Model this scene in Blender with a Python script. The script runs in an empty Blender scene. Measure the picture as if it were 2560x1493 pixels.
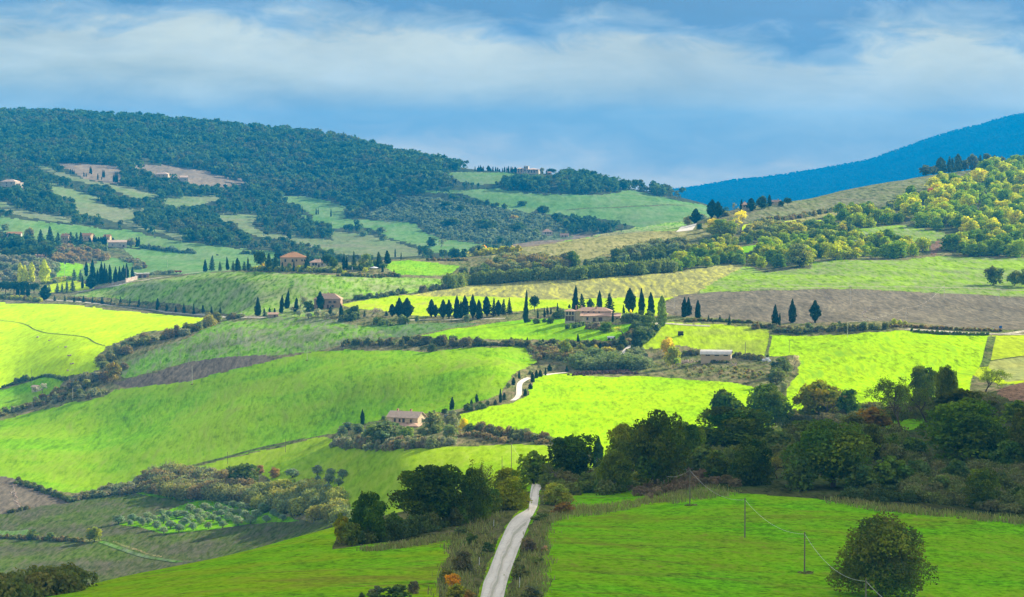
import bpy, math, random
import numpy as np
from mathutils import Vector
random.seed(7); RNG = np.random.default_rng(11)
PI = math.pi
C = bpy.context.scene.collection
scene = bpy.context.scene

# ------------------------------------------------------------------ survey of the valley
# All plan positions below were surveyed from the photograph: a sight line (x, y on the
# 2560 px wide picture, or on one of nine enlarged sheets of it) is followed to the ground.
F = 6100.0
HOR = 427.0
TILT = math.atan((746.5 - HOR) / F)
CT, ST = math.cos(TILT), math.sin(TILT)
SHEET = {'A': (0, 250), 'B': (850, 250), 'C': (1700, 250), 'D': (0, 600), 'E': (850, 600),
         'F': (1700, 600), 'G': (0, 993), 'H': (850, 993), 'I': (1700, 993)}
ZS = 2.9302

def P(L, x, y):
    o = SHEET[L]
    return (o[0] + x / ZS, o[1] + y / ZS)

def PL(L, pts):
    """list of sheet points; a string switches the sheet"""
    out = []
    for p in pts:
        if isinstance(p, str): L = p
        else: out.append(P(L, *p))
    return out

def sight(U, V):
    u = (U - 1280.0) / F; v = (746.5 - V) / F
    yd = CT + v * ST
    return u / yd, (-ST + v * CT) / yd

def unsight(a, e):
    v = (e * CT + ST) / (CT - e * ST)
    return 1280.0 + F * a * (CT + v * ST), 746.5 - F * v

# ------------------------------------------------------------------ helpers
def pchip_slopes(x, y):
    h = np.diff(x); d = np.diff(y) / h
    m = np.zeros_like(x)
    w1 = 2 * h[1:] + h[:-1]; w2 = h[1:] + 2 * h[:-1]
    with np.errstate(divide='ignore', invalid='ignore'):
        mm = (w1 + w2) / (w1 / d[:-1] + w2 / d[1:])
    ok = (d[:-1] * d[1:]) > 0
    m[1:-1] = np.where(ok, mm, 0)
    m[0] = d[0]; m[-1] = d[-1]
    return m

def pchip(x, y, xi):
    x = np.asarray(x, float); y = np.asarray(y, float); xi = np.asarray(xi, float)
    m = pchip_slopes(x, y)
    i = np.clip(np.searchsorted(x, xi) - 1, 0, len(x) - 2)
    h = x[i + 1] - x[i]; t = np.clip((xi - x[i]) / h, 0, 1)
    t2 = t * t; t3 = t2 * t
    return ((2*t3 - 3*t2 + 1) * y[i] + (t3 - 2*t2 + t) * h * m[i]
            + (-2*t3 + 3*t2) * y[i+1] + (t3 - t2) * h * m[i+1])

_lat = np.random.default_rng(5).random((256, 256))
def vnoise(x, y):
    xi = np.floor(x).astype(int); yi = np.floor(y).astype(int)
    fx = x - xi; fy = y - yi
    fx = fx * fx * (3 - 2 * fx); fy = fy * fy * (3 - 2 * fy)
    a = _lat[xi & 255, yi & 255]; b = _lat[(xi+1) & 255, yi & 255]
    c = _lat[xi & 255, (yi+1) & 255]; d = _lat[(xi+1) & 255, (yi+1) & 255]
    return (a*(1-fx) + b*fx) * (1-fy) + (c*(1-fx) + d*fx) * fy

def fbm(x, y, oct=4):
    s = 0; amp = 0.5; tot = 0
    for k in range(oct):
        s = s + amp * vnoise(x * 2**k + 17.3*k, y * 2**k + 5.1*k); tot += amp; amp *= 0.5
    return s / tot

def inpoly(poly, X, Y):
    poly = np.asarray(poly); n = len(poly)
    r = np.zeros(X.shape, bool)
    x0, y0 = poly.min(0); x1, y1 = poly.max(0)
    bb = (X >= x0) & (X <= x1) & (Y >= y0) & (Y <= y1)
    xs = X[bb]; ys = Y[bb]; c = np.zeros(xs.shape, bool)
    j = n - 1
    for i in range(n):
        xi, yi = poly[i]; xj, yj = poly[j]
        if yi != yj:
            c ^= ((yi > ys) != (yj > ys)) & (xs < (xj - xi) * (ys - yi) / (yj - yi) + xi)
        j = i
    r[bb] = c
    return r

def mesh_from(name, verts, faces, mats=(), smooth=False, tint=None, midx=None):
    """verts (n,3) array, faces (m,k) array or list"""
    me = bpy.data.meshes.new(name)
    verts = np.asarray(verts, np.float32)
    if isinstance(faces, np.ndarray):
        m, k = faces.shape
        me.vertices.add(len(verts)); me.vertices.foreach_set('co', verts.ravel())
        me.loops.add(m * k); me.loops.foreach_set('vertex_index', faces.astype(np.int32).ravel())
        me.polygons.add(m); me.polygons.foreach_set('loop_start', np.arange(0, m*k, k, dtype=np.int32))
        me.update(calc_edges=True)
    else:
        me.from_pydata([tuple(map(float, v)) for v in verts], [], [tuple(int(i) for i in f) for f in faces])
        me.update()
    n = len(me.polygons)
    me.polygons.foreach_set('use_smooth', np.full(n, smooth))
    for m_ in mats: me.materials.append(m_)
    if midx is not None:
        me.polygons.foreach_set('material_index', np.asarray(midx, np.int32))
    if tint is not None:
        at = me.attributes.new('tint', 'FLOAT_COLOR', 'POINT')
        t = np.ones((len(verts), 4), np.float32); t[:, :3] = tint
        at.data.foreach_set('color', t.ravel())
    me.update()
    return me

def link(name, me, parent=None, loc=None, rot=0.0):
    o = bpy.data.objects.new(name, me); C.objects.link(o)
    if parent is not None: o.parent = parent
    if loc is not None: o.location = loc
    if rot: o.rotation_euler = (0, 0, rot)
    return o

def tag(o, label, cat, group=None, kind=None):
    o['label'] = label; o['category'] = cat
    if group: o['group'] = group
    if kind: o['kind'] = kind
    return o

def struct(o, kind='structure', label=None):
    o['kind'] = kind
    if label: o['label'] = label
    return o

class MB:
    """collects boxes, tubes, prisms into one mesh"""
    def __init__(s): s.v = []; s.f = []
    def add(s, vs, fs):
        n = len(s.v); s.v += [tuple(v) for v in vs]; s.f += [tuple(i + n for i in f) for f in fs]
    def box(s, x0, x1, y0, y1, z0, z1):
        s.add([(x0,y0,z0),(x1,y0,z0),(x1,y1,z0),(x0,y1,z0),(x0,y0,z1),(x1,y0,z1),(x1,y1,z1),(x0,y1,z1)],
              [(0,3,2,1),(4,5,6,7),(0,1,5,4),(1,2,6,5),(2,3,7,6),(3,0,4,7)])
    def tube(s, pts, radii, n=6, cap=True):
        pts = [Vector(p) for p in pts]; rings = []
        up = Vector((0, 0, 1))
        for i, p in enumerate(pts):
            d = (pts[min(i+1, len(pts)-1)] - pts[max(i-1, 0)])
            if d.length < 1e-9: d = Vector((0,0,1))
            d.normalize()
            a = d.cross(up) if abs(d.z) < 0.95 else d.cross(Vector((1,0,0)))
            a.normalize(); b = d.cross(a)
            r = radii[i] if isinstance(radii, (list, tuple)) else radii
            rings.append([p + (a*math.cos(2*PI*k/n) + b*math.sin(2*PI*k/n)) * r for k in range(n)])
        vs = [v for r in rings for v in r]; fs = []
        for i in range(len(pts)-1):
            for k in range(n):
                fs.append((i*n+k, i*n+(k+1)%n, (i+1)*n+(k+1)%n, (i+1)*n+k))
        if cap:
            fs.append(tuple(range(n))); fs.append(tuple((len(pts)-1)*n + k for k in range(n-1, -1, -1)))
        s.add(vs, fs)
    def build(s, name, mat, parent=None, loc=None, rot=0.0, smooth=False):
        me = mesh_from(name, s.v, s.f, [mat], smooth)
        return link(name, me, parent, loc, rot)

# ------------------------------------------------------------------ materials
def srgb(r, g, b):
    f = lambda c: (c/255/12.92) if c/255 <= 0.04045 else ((c/255+0.055)/1.055)**2.4
    return (f(r), f(g), f(b))

class NT:
    def __init__(s, name):
        s.m = bpy.data.materials.new(name); s.m.use_nodes = True
        s.t = s.m.node_tree; s.t.nodes.clear()
        s.out = s.t.nodes.new('ShaderNodeOutputMaterial')
    def n(s, typ, **kw):
        nd = s.t.nodes.new(typ)
        for k, v in kw.items(): setattr(nd, k, v)
        return nd
    def l(s, a, b): s.t.links.new(a, b)
    def set(s, sock, v):
        if isinstance(v, bpy.types.NodeSocket): s.l(v, sock)
        elif isinstance(v, tuple) and len(v) == 3 and sock.type == 'RGBA': sock.default_value = (*v, 1)
        else: sock.default_value = v
    def math(s, op, a, b=0.0, c=None, clamp=False):
        nd = s.n('ShaderNodeMath', operation=op, use_clamp=clamp)
        s.set(nd.inputs[0], a); s.set(nd.inputs[1], b)
        if c is not None: s.set(nd.inputs[2], c)
        return nd.outputs[0]
    def mix(s, f, a, b, mode='MIX'):
        nd = s.n('ShaderNodeMix', data_type='RGBA', blend_type=mode)
        s.set(nd.inputs[0], f); s.set(nd.inputs[6], a); s.set(nd.inputs[7], b)
        return nd.outputs[2]
    def ramp01(s, v, lo, hi):
        nd = s.n('ShaderNodeMapRange', interpolation_type='SMOOTHSTEP')
        s.set(nd.inputs[0], v); nd.inputs[1].default_value = lo; nd.inputs[2].default_value = hi
        return nd.outputs[0]
    def noise(s, vec, scale, detail=3.0, rough=0.55, dist=0.0):
        nd = s.n('ShaderNodeTexNoise')
        s.l(vec, nd.inputs['Vector']); nd.inputs['Scale'].default_value = scale
        nd.inputs['Detail'].default_value = detail; nd.inputs['Roughness'].default_value = rough
        nd.inputs['Distortion'].default_value = dist
        return nd.outputs[0]
    def mapping(s, vec, rot=0.0, scale=(1,1,1), loc=(0,0,0)):
        nd = s.n('ShaderNodeMapping'); s.l(vec, nd.inputs[0])
        nd.inputs[1].default_value = loc
        nd.inputs[2].default_value = (0, 0, rot); nd.inputs[3].default_value = scale
        return nd.outputs[0]
    def pos(s): return s.n('ShaderNodeNewGeometry').outputs['Position']
    def diffuse(s, col, normal=None, rough=1.0):
        d = s.n('ShaderNodeBsdfDiffuse'); s.set(d.inputs[0], col)
        if normal is not None: s.l(normal, d.inputs['Normal'])
        return d.outputs[0]
    def bump(s, h, strength=0.5, dist=0.3):
        b = s.n('ShaderNodeBump'); b.inputs['Strength'].default_value = strength
        b.inputs['Distance'].default_value = dist; s.l(h, b.inputs['Height'])
        return b.outputs[0]
    def done(s, sh): s.l(sh, s.out.inputs[0]); return s.m

def field_mat(name, a, b, soil=None, cover=0.5, soft=0.12, big=45.0, mid=9.0, fine=1.6, rot=0.0,
              row=3.0, rows=0.5, contrast=0.5, stretch=14.0, bump=0.35, seed=0.0, dry=None, dryamt=0.0, ys=4.0):
    if ys >= 4.0: fine *= 1.5; ys = 6.0
    t = NT(name); p0 = t.pos()
    p = t.mapping(p0, 0, (1,1,1), (seed*97.0, seed*31.0, 0))
    n1 = t.noise(p, 1/big, 3, 0.6, 0.6)
    ps = t.mapping(p, rot * 0.25, (1, 1/ys, 1))
    n2 = t.noise(ps, 1/mid, 4, 0.68, 0.3)
    n3 = t.noise(ps, 1/fine, 3, 0.75)
    warp = t.n('ShaderNodeVectorMath', operation='ADD'); t.l(p, warp.inputs[0])
    w = t.n('ShaderNodeTexNoise'); t.l(p, w.inputs['Vector']); w.inputs['Scale'].default_value = 1/70.0
    w.inputs['Detail'].default_value = 1.0
    ws = t.n('ShaderNodeVectorMath', operation='SCALE'); t.l(w.outputs[1], ws.inputs[0]); ws.inputs[3].default_value = 26.0
    t.l(ws.outputs[0], warp.inputs[1])
    r = t.noise(t.mapping(warp.outputs[0], rot, (1/row, 1/(row*stretch), 0.0)), 1.0, 2, 0.6)
    col = t.mix(t.ramp01(n1, 0.34, 0.66), a, b)
    if dry is not None:
        nd = t.noise(t.mapping(p, rot, (0.3, 1, 1)), 1/(mid*2.2), 5, 0.7, 0.8)
        col = t.mix(t.math('MULTIPLY', t.ramp01(nd, 0.5, 0.68), dryamt), col, dry)
    if soil is not None:
        v = t.math('ADD', t.math('MULTIPLY', n2, 0.35), t.math('MULTIPLY', n1, 0.35))
        v = t.math('ADD', v, t.math('MULTIPLY', r, 0.3 * rows / 0.5))
        v = t.math('ADD', v, t.math('MULTIPLY', t.math('SUBTRACT', n3, 0.5), 0.35))
        off = 0.15 * (rows / 0.5 - 1)
        lo = 0.72 - 0.45 * cover + off
        col = t.mix(t.ramp01(v, lo - soft, lo + soft), col, soil)
    k = t.math('ADD', 1.0, t.math('MULTIPLY', t.math('SUBTRACT', n3, 0.5), contrast * 4.6))
    k = t.math('ADD', k, t.math('MULTIPLY', t.math('SUBTRACT', r, 0.5), contrast * 2.6 * rows))
    k = t.math('ADD', k, t.math('MULTIPLY', t.math('SUBTRACT', n2, 0.5), contrast * 2.4))
    k = t.math('MINIMUM', t.math('MAXIMUM', k, 0.3), 1.6)
    vm = t.n('ShaderNodeVectorMath', operation='SCALE'); t.l(col, vm.inputs[0]); t.l(k, vm.inputs[3])
    h = t.math('ADD', t.math('MULTIPLY', n3, 0.6), t.math('MULTIPLY', r, 0.8 * rows))
    return t.done(t.diffuse(vm.outputs[0], t.bump(h, bump, 0.5)))

def leaf_mat(name, trans=0.4, noise_scale=0.35):
    t = NT(name)
    at = t.n('ShaderNodeAttribute', attribute_name='tint', attribute_type='GEOMETRY')
    oi = t.n('ShaderNodeObjectInfo')
    col = t.mix(1.0, at.outputs['Color'], oi.outputs['Color'], 'MULTIPLY')
    n = t.noise(t.pos(), noise_scale, 3, 0.6)
    k = t.math('ADD', 1.3, t.math('MULTIPLY', n, 1.7))
    vm = t.n('ShaderNodeVectorMath', operation='SCALE'); t.l(col, vm.inputs[0]); t.l(k, vm.inputs[3])
    d = t.diffuse(vm.outputs[0])
    tr = t.n('ShaderNodeBsdfTranslucent')
    warm = t.mix(1.0, vm.outputs[0], (1.1, 1.12, 0.5), 'MULTIPLY'); t.l(warm, tr.inputs[0])
    ms = t.n('ShaderNodeMixShader'); ms.inputs[0].default_value = trans
    t.l(d, ms.inputs[1]); t.l(tr.outputs[0], ms.inputs[2])
    return t.done(ms.outputs[0])

def plain_mat(name, a, b=None, scale=0.6, bump=0.0, rough=None, detail=4):
    t = NT(name); b = b or tuple(x * 0.65 for x in a)
    n = t.noise(t.n('ShaderNodeTexCoord').outputs['Object'], scale, detail, 0.65)
    col = t.mix(t.ramp01(n, 0.3, 0.7), a, b)
    if rough is None:
        return t.done(t.diffuse(col, t.bump(n, bump, 0.2) if bump else None))
    p = t.n('ShaderNodeBsdfPrincipled'); t.set(p.inputs['Base Color'], col)
    p.inputs['Roughness'].default_value = rough
    return t.done(p.outputs[0])

def tile_mat(name, a, b):
    t = NT(name); oc = t.n('ShaderNodeTexCoord').outputs['Object']
    n = t.noise(oc, 0.9, 4, 0.7); n2 = t.noise(t.mapping(oc, 0, (3.2, 0.5, 0.5)), 1.0, 2, 0.6)
    col = t.mix(t.ramp01(n, 0.3, 0.7), a, b)
    k = t.math('ADD', 0.7, t.math('MULTIPLY', n2, 0.6))
    vm = t.n('ShaderNodeVectorMath', operation='SCALE'); t.l(col, vm.inputs[0]); t.l(k, vm.inputs[3])
    return t.done(t.diffuse(vm.outputs[0], t.bump(n2, 0.5, 0.15)))

def stone_mat(name, a, b, scale=1.6):
    t = NT(name); oc = t.n('ShaderNodeTexCoord').outputs['Object']
    br = t.n('ShaderNodeTexVoronoi', feature='F1'); t.l(t.mapping(oc, 0, (1, 1, 1.8)), br.inputs[0])
    br.inputs['Scale'].default_value = scale
    n = t.noise(oc, 0.35, 4, 0.6)
    col = t.mix(t.ramp01(n, 0.35, 0.65), a, b)
    k = t.math('ADD', 0.72, t.math('MULTIPLY', br.outputs['Color'], 0.5))
    vm = t.n('ShaderNodeVectorMath', operation='SCALE'); t.l(col, vm.inputs[0]); t.l(k, vm.inputs[3])
    return t.done(t.diffuse(vm.outputs[0]))
# ------------------------------------------------------------------ terrain
# survey lines across the valley, near to far: (picture x, picture y, distance ahead in m)
LAY = [
 ('near0', [(-400,1900,165),(1280,1850,165),(2960,1850,165)], 3),
 ('near1', [(-400,1700,260),(0,1590,270),(300,1530,290),(700,1493,300),(1280,1493,300),(1900,1493,320),(2560,1500,330),(2960,1500,330)], 1),
 ('near2', [(-400,1660,300),(0,1545,310),(300,1480,340),(700,1400,380),(1000,1360,400),(1280,1330,410),(1400,1300,440),(1625,1265,470),(1829,1235,490),(2032,1245,480),(2285,1270,465),(2560,1312,440),(2960,1370,420)], 1),
 ('crest1', [(-400,1600,330),(0,1510,350),(112,1493,360),(305,1448,385),(569,1394,412),(823,1329,440),(1016,1285,470),(1219,1234,520),(1346,1209,560),(1473,1204,580),(1625,1184,600),(1829,1133,640),(2032,1087,690),(2235,1046,730),(2438,1002,770),(2510,975,790),(2560,962,795),(2960,925,830)], 1),
 ('dip1', [(-400,1660,480),(0,1580,520),(300,1520,560),(569,1455,590),(823,1380,610),(1016,1325,640),(1219,1265,670),(1346,1240,690),(1625,1215,730),(1829,1165,770),(2032,1115,810),(2235,1075,850),(2560,1000,900),(2960,970,930)], 0),
 ('v1', [(-400,1480,930),(0,1460,950),(300,1415,980),(569,1365,990),(823,1300,960),(1016,1255,900),(1219,1205,860),(1346,1180,850),(1625,1150,900),(1829,1100,950),(2032,1050,980),(2235,1010,1000),(2560,955,1020),(2960,915,1030)], 0),
 ('v2', [(-400,1370,1060),(0,1345,1080),(300,1310,1090),(600,1290,1080),(823,1230,1050),(1016,1120,1030),(1219,1110,1000),(1346,1110,980),(1625,1080,1000),(1829,1030,1040),(2032,990,1070),(2235,960,1090),(2560,920,1110),(2960,880,1120)], 1),
 ('v3', [(-400,1200,1230),(0,1192,1230),(200,1204,1225),(400,1170,1230),(640,1130,1220),(823,1095,1200),(1016,1055,1150),(1219,1020,1130),(1346,1010,1130),(1625,1000,1130),(1829,960,1160),(2032,920,1180),(2235,880,1200),(2560,860,1200),(2960,840,1200)], 1),
 ('v4', [(-400,1060,1430),(0,1040,1450),(200,990,1460),(400,960,1440),(640,905,1430),(823,885,1400),(1016,875,1370),(1219,880,1330),(1346,930,1290),(1500,935,1270),(1625,930,1270),(1829,890,1290),(2032,850,1300),(2235,815,1310),(2560,815,1310),(2960,800,1310)], 1),
 ('v5', [(-400,960,1560),(0,940,1590),(200,880,1570),(400,840,1570),(640,800,1580),(823,790,1560),(1016,800,1510),(1219,815,1470),(1346,815,1450),(1455,808,1430),(1625,790,1430),(1829,790,1430),(2032,785,1430),(2235,790,1430),(2560,800,1420),(2960,800,1420)], 1),
 ('v6', [(-400,760,2100),(0,755,2100),(200,760,2040),(400,780,1900),(540,790,1760),(640,775,1660),(823,760,1650),(1016,755,1640),(1346,760,1600),(1625,755,1590),(1829,735,1600),(2032,720,1620),(2235,715,1640),(2560,720,1640),(2960,720,1640)], 1),
 ('v7', [(-400,705,2280),(0,705,2280),(200,715,2220),(400,700,2060),(640,690,1850),(823,690,1760),(1016,705,1760),(1200,715,1740),(1346,690,1780),(1625,670,1800),(1829,665,1830),(2032,648,1860),(2235,638,1880),(2560,640,1880),(2960,640,1880)], 1),
 ('crest2', [(-400,640,2480),(0,645,2480),(200,690,2310),(350,703,2150),(500,682,2030),(735,668,1900),(1000,652,1900),(1150,648,1920),(1290,622,1960),(1500,592,2050),(1700,567,2150),(1800,534,2200),(1870,517,2250),(2000,499,2350),(2100,480,2450),(2294,442,2600),(2400,432,2680),(2560,420,2760),(2960,395,2900)], 1),
 ('dip2', [(-400,620,2560),(0,625,2560),(200,668,2420),(350,690,2290),(500,690,2230),(735,690,2250),(1000,675,2300),(1290,650,2300),(1500,630,2400),(1700,610,2450),(1870,600,2550),(2100,560,2750),(2294,520,2850),(2560,500,2950),(2960,480,3050)], 0),
 ('w1', [(-400,600,2670),(0,600,2660),(200,625,2640),(350,645,2600),(500,655,2560),(735,655,2550),(900,640,2600),(1000,640,2600),(1100,632,2600),(1290,640,2600),(1500,625,2650),(1700,600,2700),(1870,590,2750),(2100,570,2900),(2294,560,3000),(2560,550,3100),(2960,540,3200)], 0),
 ('w2', [(-400,545,2850),(0,545,2840),(200,570,2830),(350,590,2810),(500,605,2760),(735,615,2800),(900,610,2830),(1100,615,2830),(1290,605,2850),(1500,585,2900),(1700,560,2950),(1870,560,3000),(2100,560,3050),(2560,545,3200),(2960,540,3300)], 1),
 ('w3', [(-400,460,3150),(0,470,3120),(200,500,3120),(350,520,3150),(500,530,3200),(735,545,3250),(900,545,3250),(1100,540,3200),(1290,535,3150),(1500,530,3150),(1700,530,3150),(1870,550,3150),(2560,540,3300),(2960,540,3400)], 1),
 ('w4', [(-400,400,3500),(0,410,3480),(200,415,3480),(350,430,3500),(500,455,3520),(735,480,3550),(900,480,3500),(1100,475,3400),(1290,478,3350),(1500,485,3350),(1640,495,3350),(1870,545,3300),(2560,540,3450),(2960,540,3500)], 1),
 ('crest3', [(-400,285,4300),(0,290,4400),(320,300,4400),(640,328,4350),(830,350,4250),(1000,390,4050),(1150,420,3750),(1240,427,3650),(1330,432,3600),(1450,447,3550),(1560,470,3520),(1640,480,3500),(1740,502,3480),(1870,540,3450),(2560,540,3600),(2960,540,3650)], 1),
 ('dip3', [(-400,330,4800),(320,350,4800),(830,400,4650),(1150,460,4200),(1560,510,3950),(1740,545,3900),(2560,560,4000),(2960,560,4000)], 0),
 ('foot', [(-400,510,9000),(1280,520,9000),(2960,530,9000)], 0),
 ('crest4', [(-400,490,12000),(1000,490,12000),(1560,492,12000),(1640,486,12000),(1700,480,12000),(1830,457,12000),(2000,430,12000),(2200,387,12000),(2400,327,12000),(2560,295,12000),(2960,235,12000)], 1),
 ('end', [(-400,520,14000),(2960,520,14000)], 0),
]
NC = 1120
UC = np.linspace(-400, 2960, NC)
AC = (UC - 1280) / F
KY = []; KE = []
for nm, pts, vis in LAY:
    u, v, y = zip(*pts)
    KY.append(pchip(u, y, UC) if len(u) > 2 else np.interp(UC, u, y))
    vv = pchip(u, v, UC) if len(u) > 2 else np.interp(UC, u, v)
    KE.append((HOR - vv) / F)
KY = np.array(KY); KE = np.array(KE)
_k = np.hanning(41); _k /= _k.sum()
def soft(a): return np.convolve(np.pad(a, 20, mode='reflect', reflect_type='odd'), _k, 'valid')
KY = np.array([soft(a) for a in KY]); KE = np.array([soft(a) for a in KE])
for k in range(1, len(KY)):
    KY[k] = np.maximum(KY[k], KY[k-1] + 12)
KZ = KY * KE
rows_t = []; row_lay = []
for k in range(len(LAY) - 1):
    dv = np.abs((KE[k+1] - KE[k]) * F)
    n = int(np.clip(dv[120:980].mean() / 1.9, 8, 110))
    if k == 0: n = 14
    if LAY[k+1][2] == 0: n = max(8, n // 2)
    if LAY[k+1][0] == 'crest4': n = 60
    for i in range(n): rows_t.append(k + i / n); row_lay.append(k)
rows_t.append(len(LAY) - 1.0); row_lay.append(len(LAY) - 2)
rows_t = np.array(rows_t); row_lay = np.array(row_lay); NR = len(rows_t)
GY = np.empty((NR, NC)); GZ = np.empty((NR, NC))
ki = np.minimum(rows_t.astype(int), len(LAY) - 2); kf = rows_t - ki
for j in range(NC):
    GY[:, j] = KY[ki, j] * (1 - kf) + KY[ki + 1, j] * kf
    GZ[:, j] = pchip(KY[:, j], KZ[:, j], GY[:, j])
GX = GY * AC[None, :]
G_E0 = GZ / GY                                         # smooth survey, before the small relief
# small relief: ripples of the ploughed clay hills
am = np.clip((GY - 250) / 500, 0.15, 1)
GZ = GZ + (fbm(GX/85, GY/140, 3) - 0.5) * 3.0 * am * np.where(GY < 2300, 1, 1.6)
GZ = GZ + (fbm(GX/26 + 9, GY/38, 2) - 0.5) * 0.5 * am
GZ = GZ + (fbm(GX/520 + 3, GY/900, 4) - 0.5) * 42.0 * np.clip((GY - 7000) / 3000, 0, 1) * 1.6
big = np.exp(-((GX + 150) / 140)**2 - ((GY - 1320) / 120)**2)
GZ = GZ + big * 2.3 * np.sin(GX / 62 + GY / 27 + 1.7 * np.sin(GX / 48))
GE = GZ / GY
GEMAX = np.maximum.accumulate(GE, axis=0)

def col_of(a):
    t = (a - AC[0]) / (AC[-1] - AC[0]) * (NC - 1)
    t = min(max(t, 0.0), NC - 1.001); j = int(t)
    return j, t - j

def ground(p):
    """the first point of the ground met by a sight line"""
    a, e = sight(*p)
    j, f = col_of(a)
    em = GEMAX[:, j] * (1 - f) + GEMAX[:, j+1] * f
    yy = GY[:, j] * (1 - f) + GY[:, j+1] * f
    i = int(np.searchsorted(em, e))
    if i <= 0: y = yy[0]
    elif i >= NR:
        i = int(np.argmax(em >= em[-1] - 1e-9)); y = yy[i]
    else:
        t = (e - em[i-1]) / max(em[i] - em[i-1], 1e-9); y = yy[i-1] * (1 - t) + yy[i] * t
    x = a * y
    return Vector((x, y, ground_z(x, y)))

def ground_z(x, y):
    j, f = col_of(x / y)
    r = 0.0
    for jj, w in ((j, 1 - f), (j + 1, f)):
        r += w * float(np.interp(y, GY[:, jj], GZ[:, jj]))
    return r

def crest_ground(u, lay, dv=0.0):
    """a point on a named crest line, under picture column u"""
    k = [l[0] for l in LAY].index(lay); a = (u - 1280) / F
    y = float(np.interp(a, AC, KY[k])) + dv
    return Vector((a * y, y, ground_z(a * y, y)))

# ------------------------------------------------------------------ fields: which ground lies where
fU = 0.25 * (UC[None, :-1] + UC[None, 1:]) * 2 + np.zeros((NR-1, 1))
eC = 0.25 * (G_E0[:-1, :-1] + G_E0[1:, :-1] + G_E0[:-1, 1:] + G_E0[1:, 1:])
fV = HOR - F * eC
fY = 0.25 * (GY[:-1, :-1] + GY[1:, :-1] + GY[:-1, 1:] + GY[1:, 1:])
fX = fY * 0.5 * (AC[None, :-1] + AC[None, 1:])
jU = fU + (fbm(fX/9, fY/14, 3) - 0.5) * 14; jV = fV + (fbm(fX/9 + 40, fY/14, 3) - 0.5) * 6
rl = row_lay[:-1][:, None] + np.zeros((1, NC - 1), int)
LN = {l[0]: i for i, l in enumerate(LAY)}
ids = np.zeros((NR-1, NC-1), int)
REG = []          # (object name, material, label)
def region(name, mat, label, mask):
    REG.append((name, mat, label)); ids[mask] = len(REG) - 1

def polyregion(name, mat, label, L, pts, y0=0, y1=1e9, more=()):
    m = inpoly(PL(L, pts), jU, jV)
    for (l2, p2) in more: m |= inpoly(PL(l2, p2), jU, jV)
    region(name, mat, label, m & (fY >= y0) & (fY <= y1))

SOIL = (0.100, 0.086, 0.066); SOILG = (0.13, 0.12, 0.088)
M = {}
M['meadow'] = field_mat('meadow_grass', (0.155,0.45,0.000), (0.25,0.49,0.000), (0.17,0.16,0.02), 0.27, 0.10, 22, 4.0, 1.1, 0.25, 1.1, 0.45, 0.6, 6, 0.35, 1.0, dry=(0.20,0.16,0.02), dryamt=0.55, ys=1.3)
M['meadow2'] = field_mat('meadow_hill_grass', (0.185,0.45,0.000), (0.32,0.50,0.000), (0.17,0.15,0.02), 0.28, 0.12, 20, 5, 1.1, -0.5, 1.4, 0.4, 0.6, 8, 0.3, 2.0, dry=(0.26,0.19,0.03), dryamt=0.75, ys=1.3)
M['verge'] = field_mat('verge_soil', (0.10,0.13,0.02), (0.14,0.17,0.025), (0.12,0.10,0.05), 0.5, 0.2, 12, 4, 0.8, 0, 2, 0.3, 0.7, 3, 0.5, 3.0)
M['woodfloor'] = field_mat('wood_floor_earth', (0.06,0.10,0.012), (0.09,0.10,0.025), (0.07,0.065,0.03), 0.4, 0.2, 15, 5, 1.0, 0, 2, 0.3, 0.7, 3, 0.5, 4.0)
M['brown'] = field_mat('brown_bank', (0.22,0.14,0.09), (0.17,0.105,0.06), None, 0, 0.1, 12, 3, 0.6, 0, 1, 0.3, 0.7, 3, 0.5, 5.0)
M['rough'] = field_mat('rough_pasture', (0.13,0.17,0.035), (0.19,0.19,0.065), (0.17,0.13,0.075), 0.42, 0.16, 25, 7, 1.6, 0, 3, 0.4, 0.8, 3, 0.6, 6.0)
M['lower'] = field_mat('sprouting_clay', (0.085,0.135,0.012), (0.10,0.125,0.03), (0.085,0.08,0.05), 0.45, 0.13, 40, 3.0, 1.0, 0.35, 2.2, 0.5, 0.55, 10, 0.5, 7.0)
M['grove'] = field_mat('grove_grass', (0.11,0.30,0.001), (0.16,0.34,0.002), None, 0, 0.1, 15, 5, 1.2, 0, 2, 0.2, 0.4, 4, 0.3, 8.0)
M['plough'] = field_mat('ploughed_clay', (0.165,0.135,0.092), (0.13,0.108,0.076), None, 0, 0.1, 50, 9, 1.2, 1.35, 2.4, 0.6, 0.5, 20, 0.5, 9.0)
M['green'] = field_mat('wheat_rolling', (0.165,0.38,0.000), (0.27,0.47,0.000), (0.16,0.21,0.03), 0.30, 0.16, 60, 11, 1.5, 1.25, 3.0, 0.7, 0.42, 16, 0.4, 10.0)
M['mid'] = field_mat('wheat_pale', (0.24,0.42,0.002), (0.34,0.50,0.004), (0.24,0.29,0.05), 0.25, 0.2, 45, 9, 1.5, 1.3, 3.0, 0.7, 0.3, 18, 0.3, 11.0)
M['bright'] = field_mat('wheat_bright', (0.285,0.53,0.000), (0.38,0.60,0.000), (0.17,0.38,0.002), 0.20, 0.10, 50, 7, 1.3, 0.1, 2.2, 0.7, 0.4, 10, 0.35, 12.0)
M['bright2'] = field_mat('wheat_combed', (0.33,0.58,0.000), (0.42,0.65,0.000), (0.19,0.36,0.01), 0.32, 0.08, 55, 8, 1.3, -0.55, 3.2, 1.0, 0.45, 14, 0.4, 13.0)
M['bright3'] = field_mat('wheat_edge', (0.42,0.55,0.002), (0.36,0.46,0.015), None, 0, 0.1, 45, 9, 1.5, 1.4, 3.0, 0.6, 0.3, 12, 0.3, 14.0)
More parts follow.
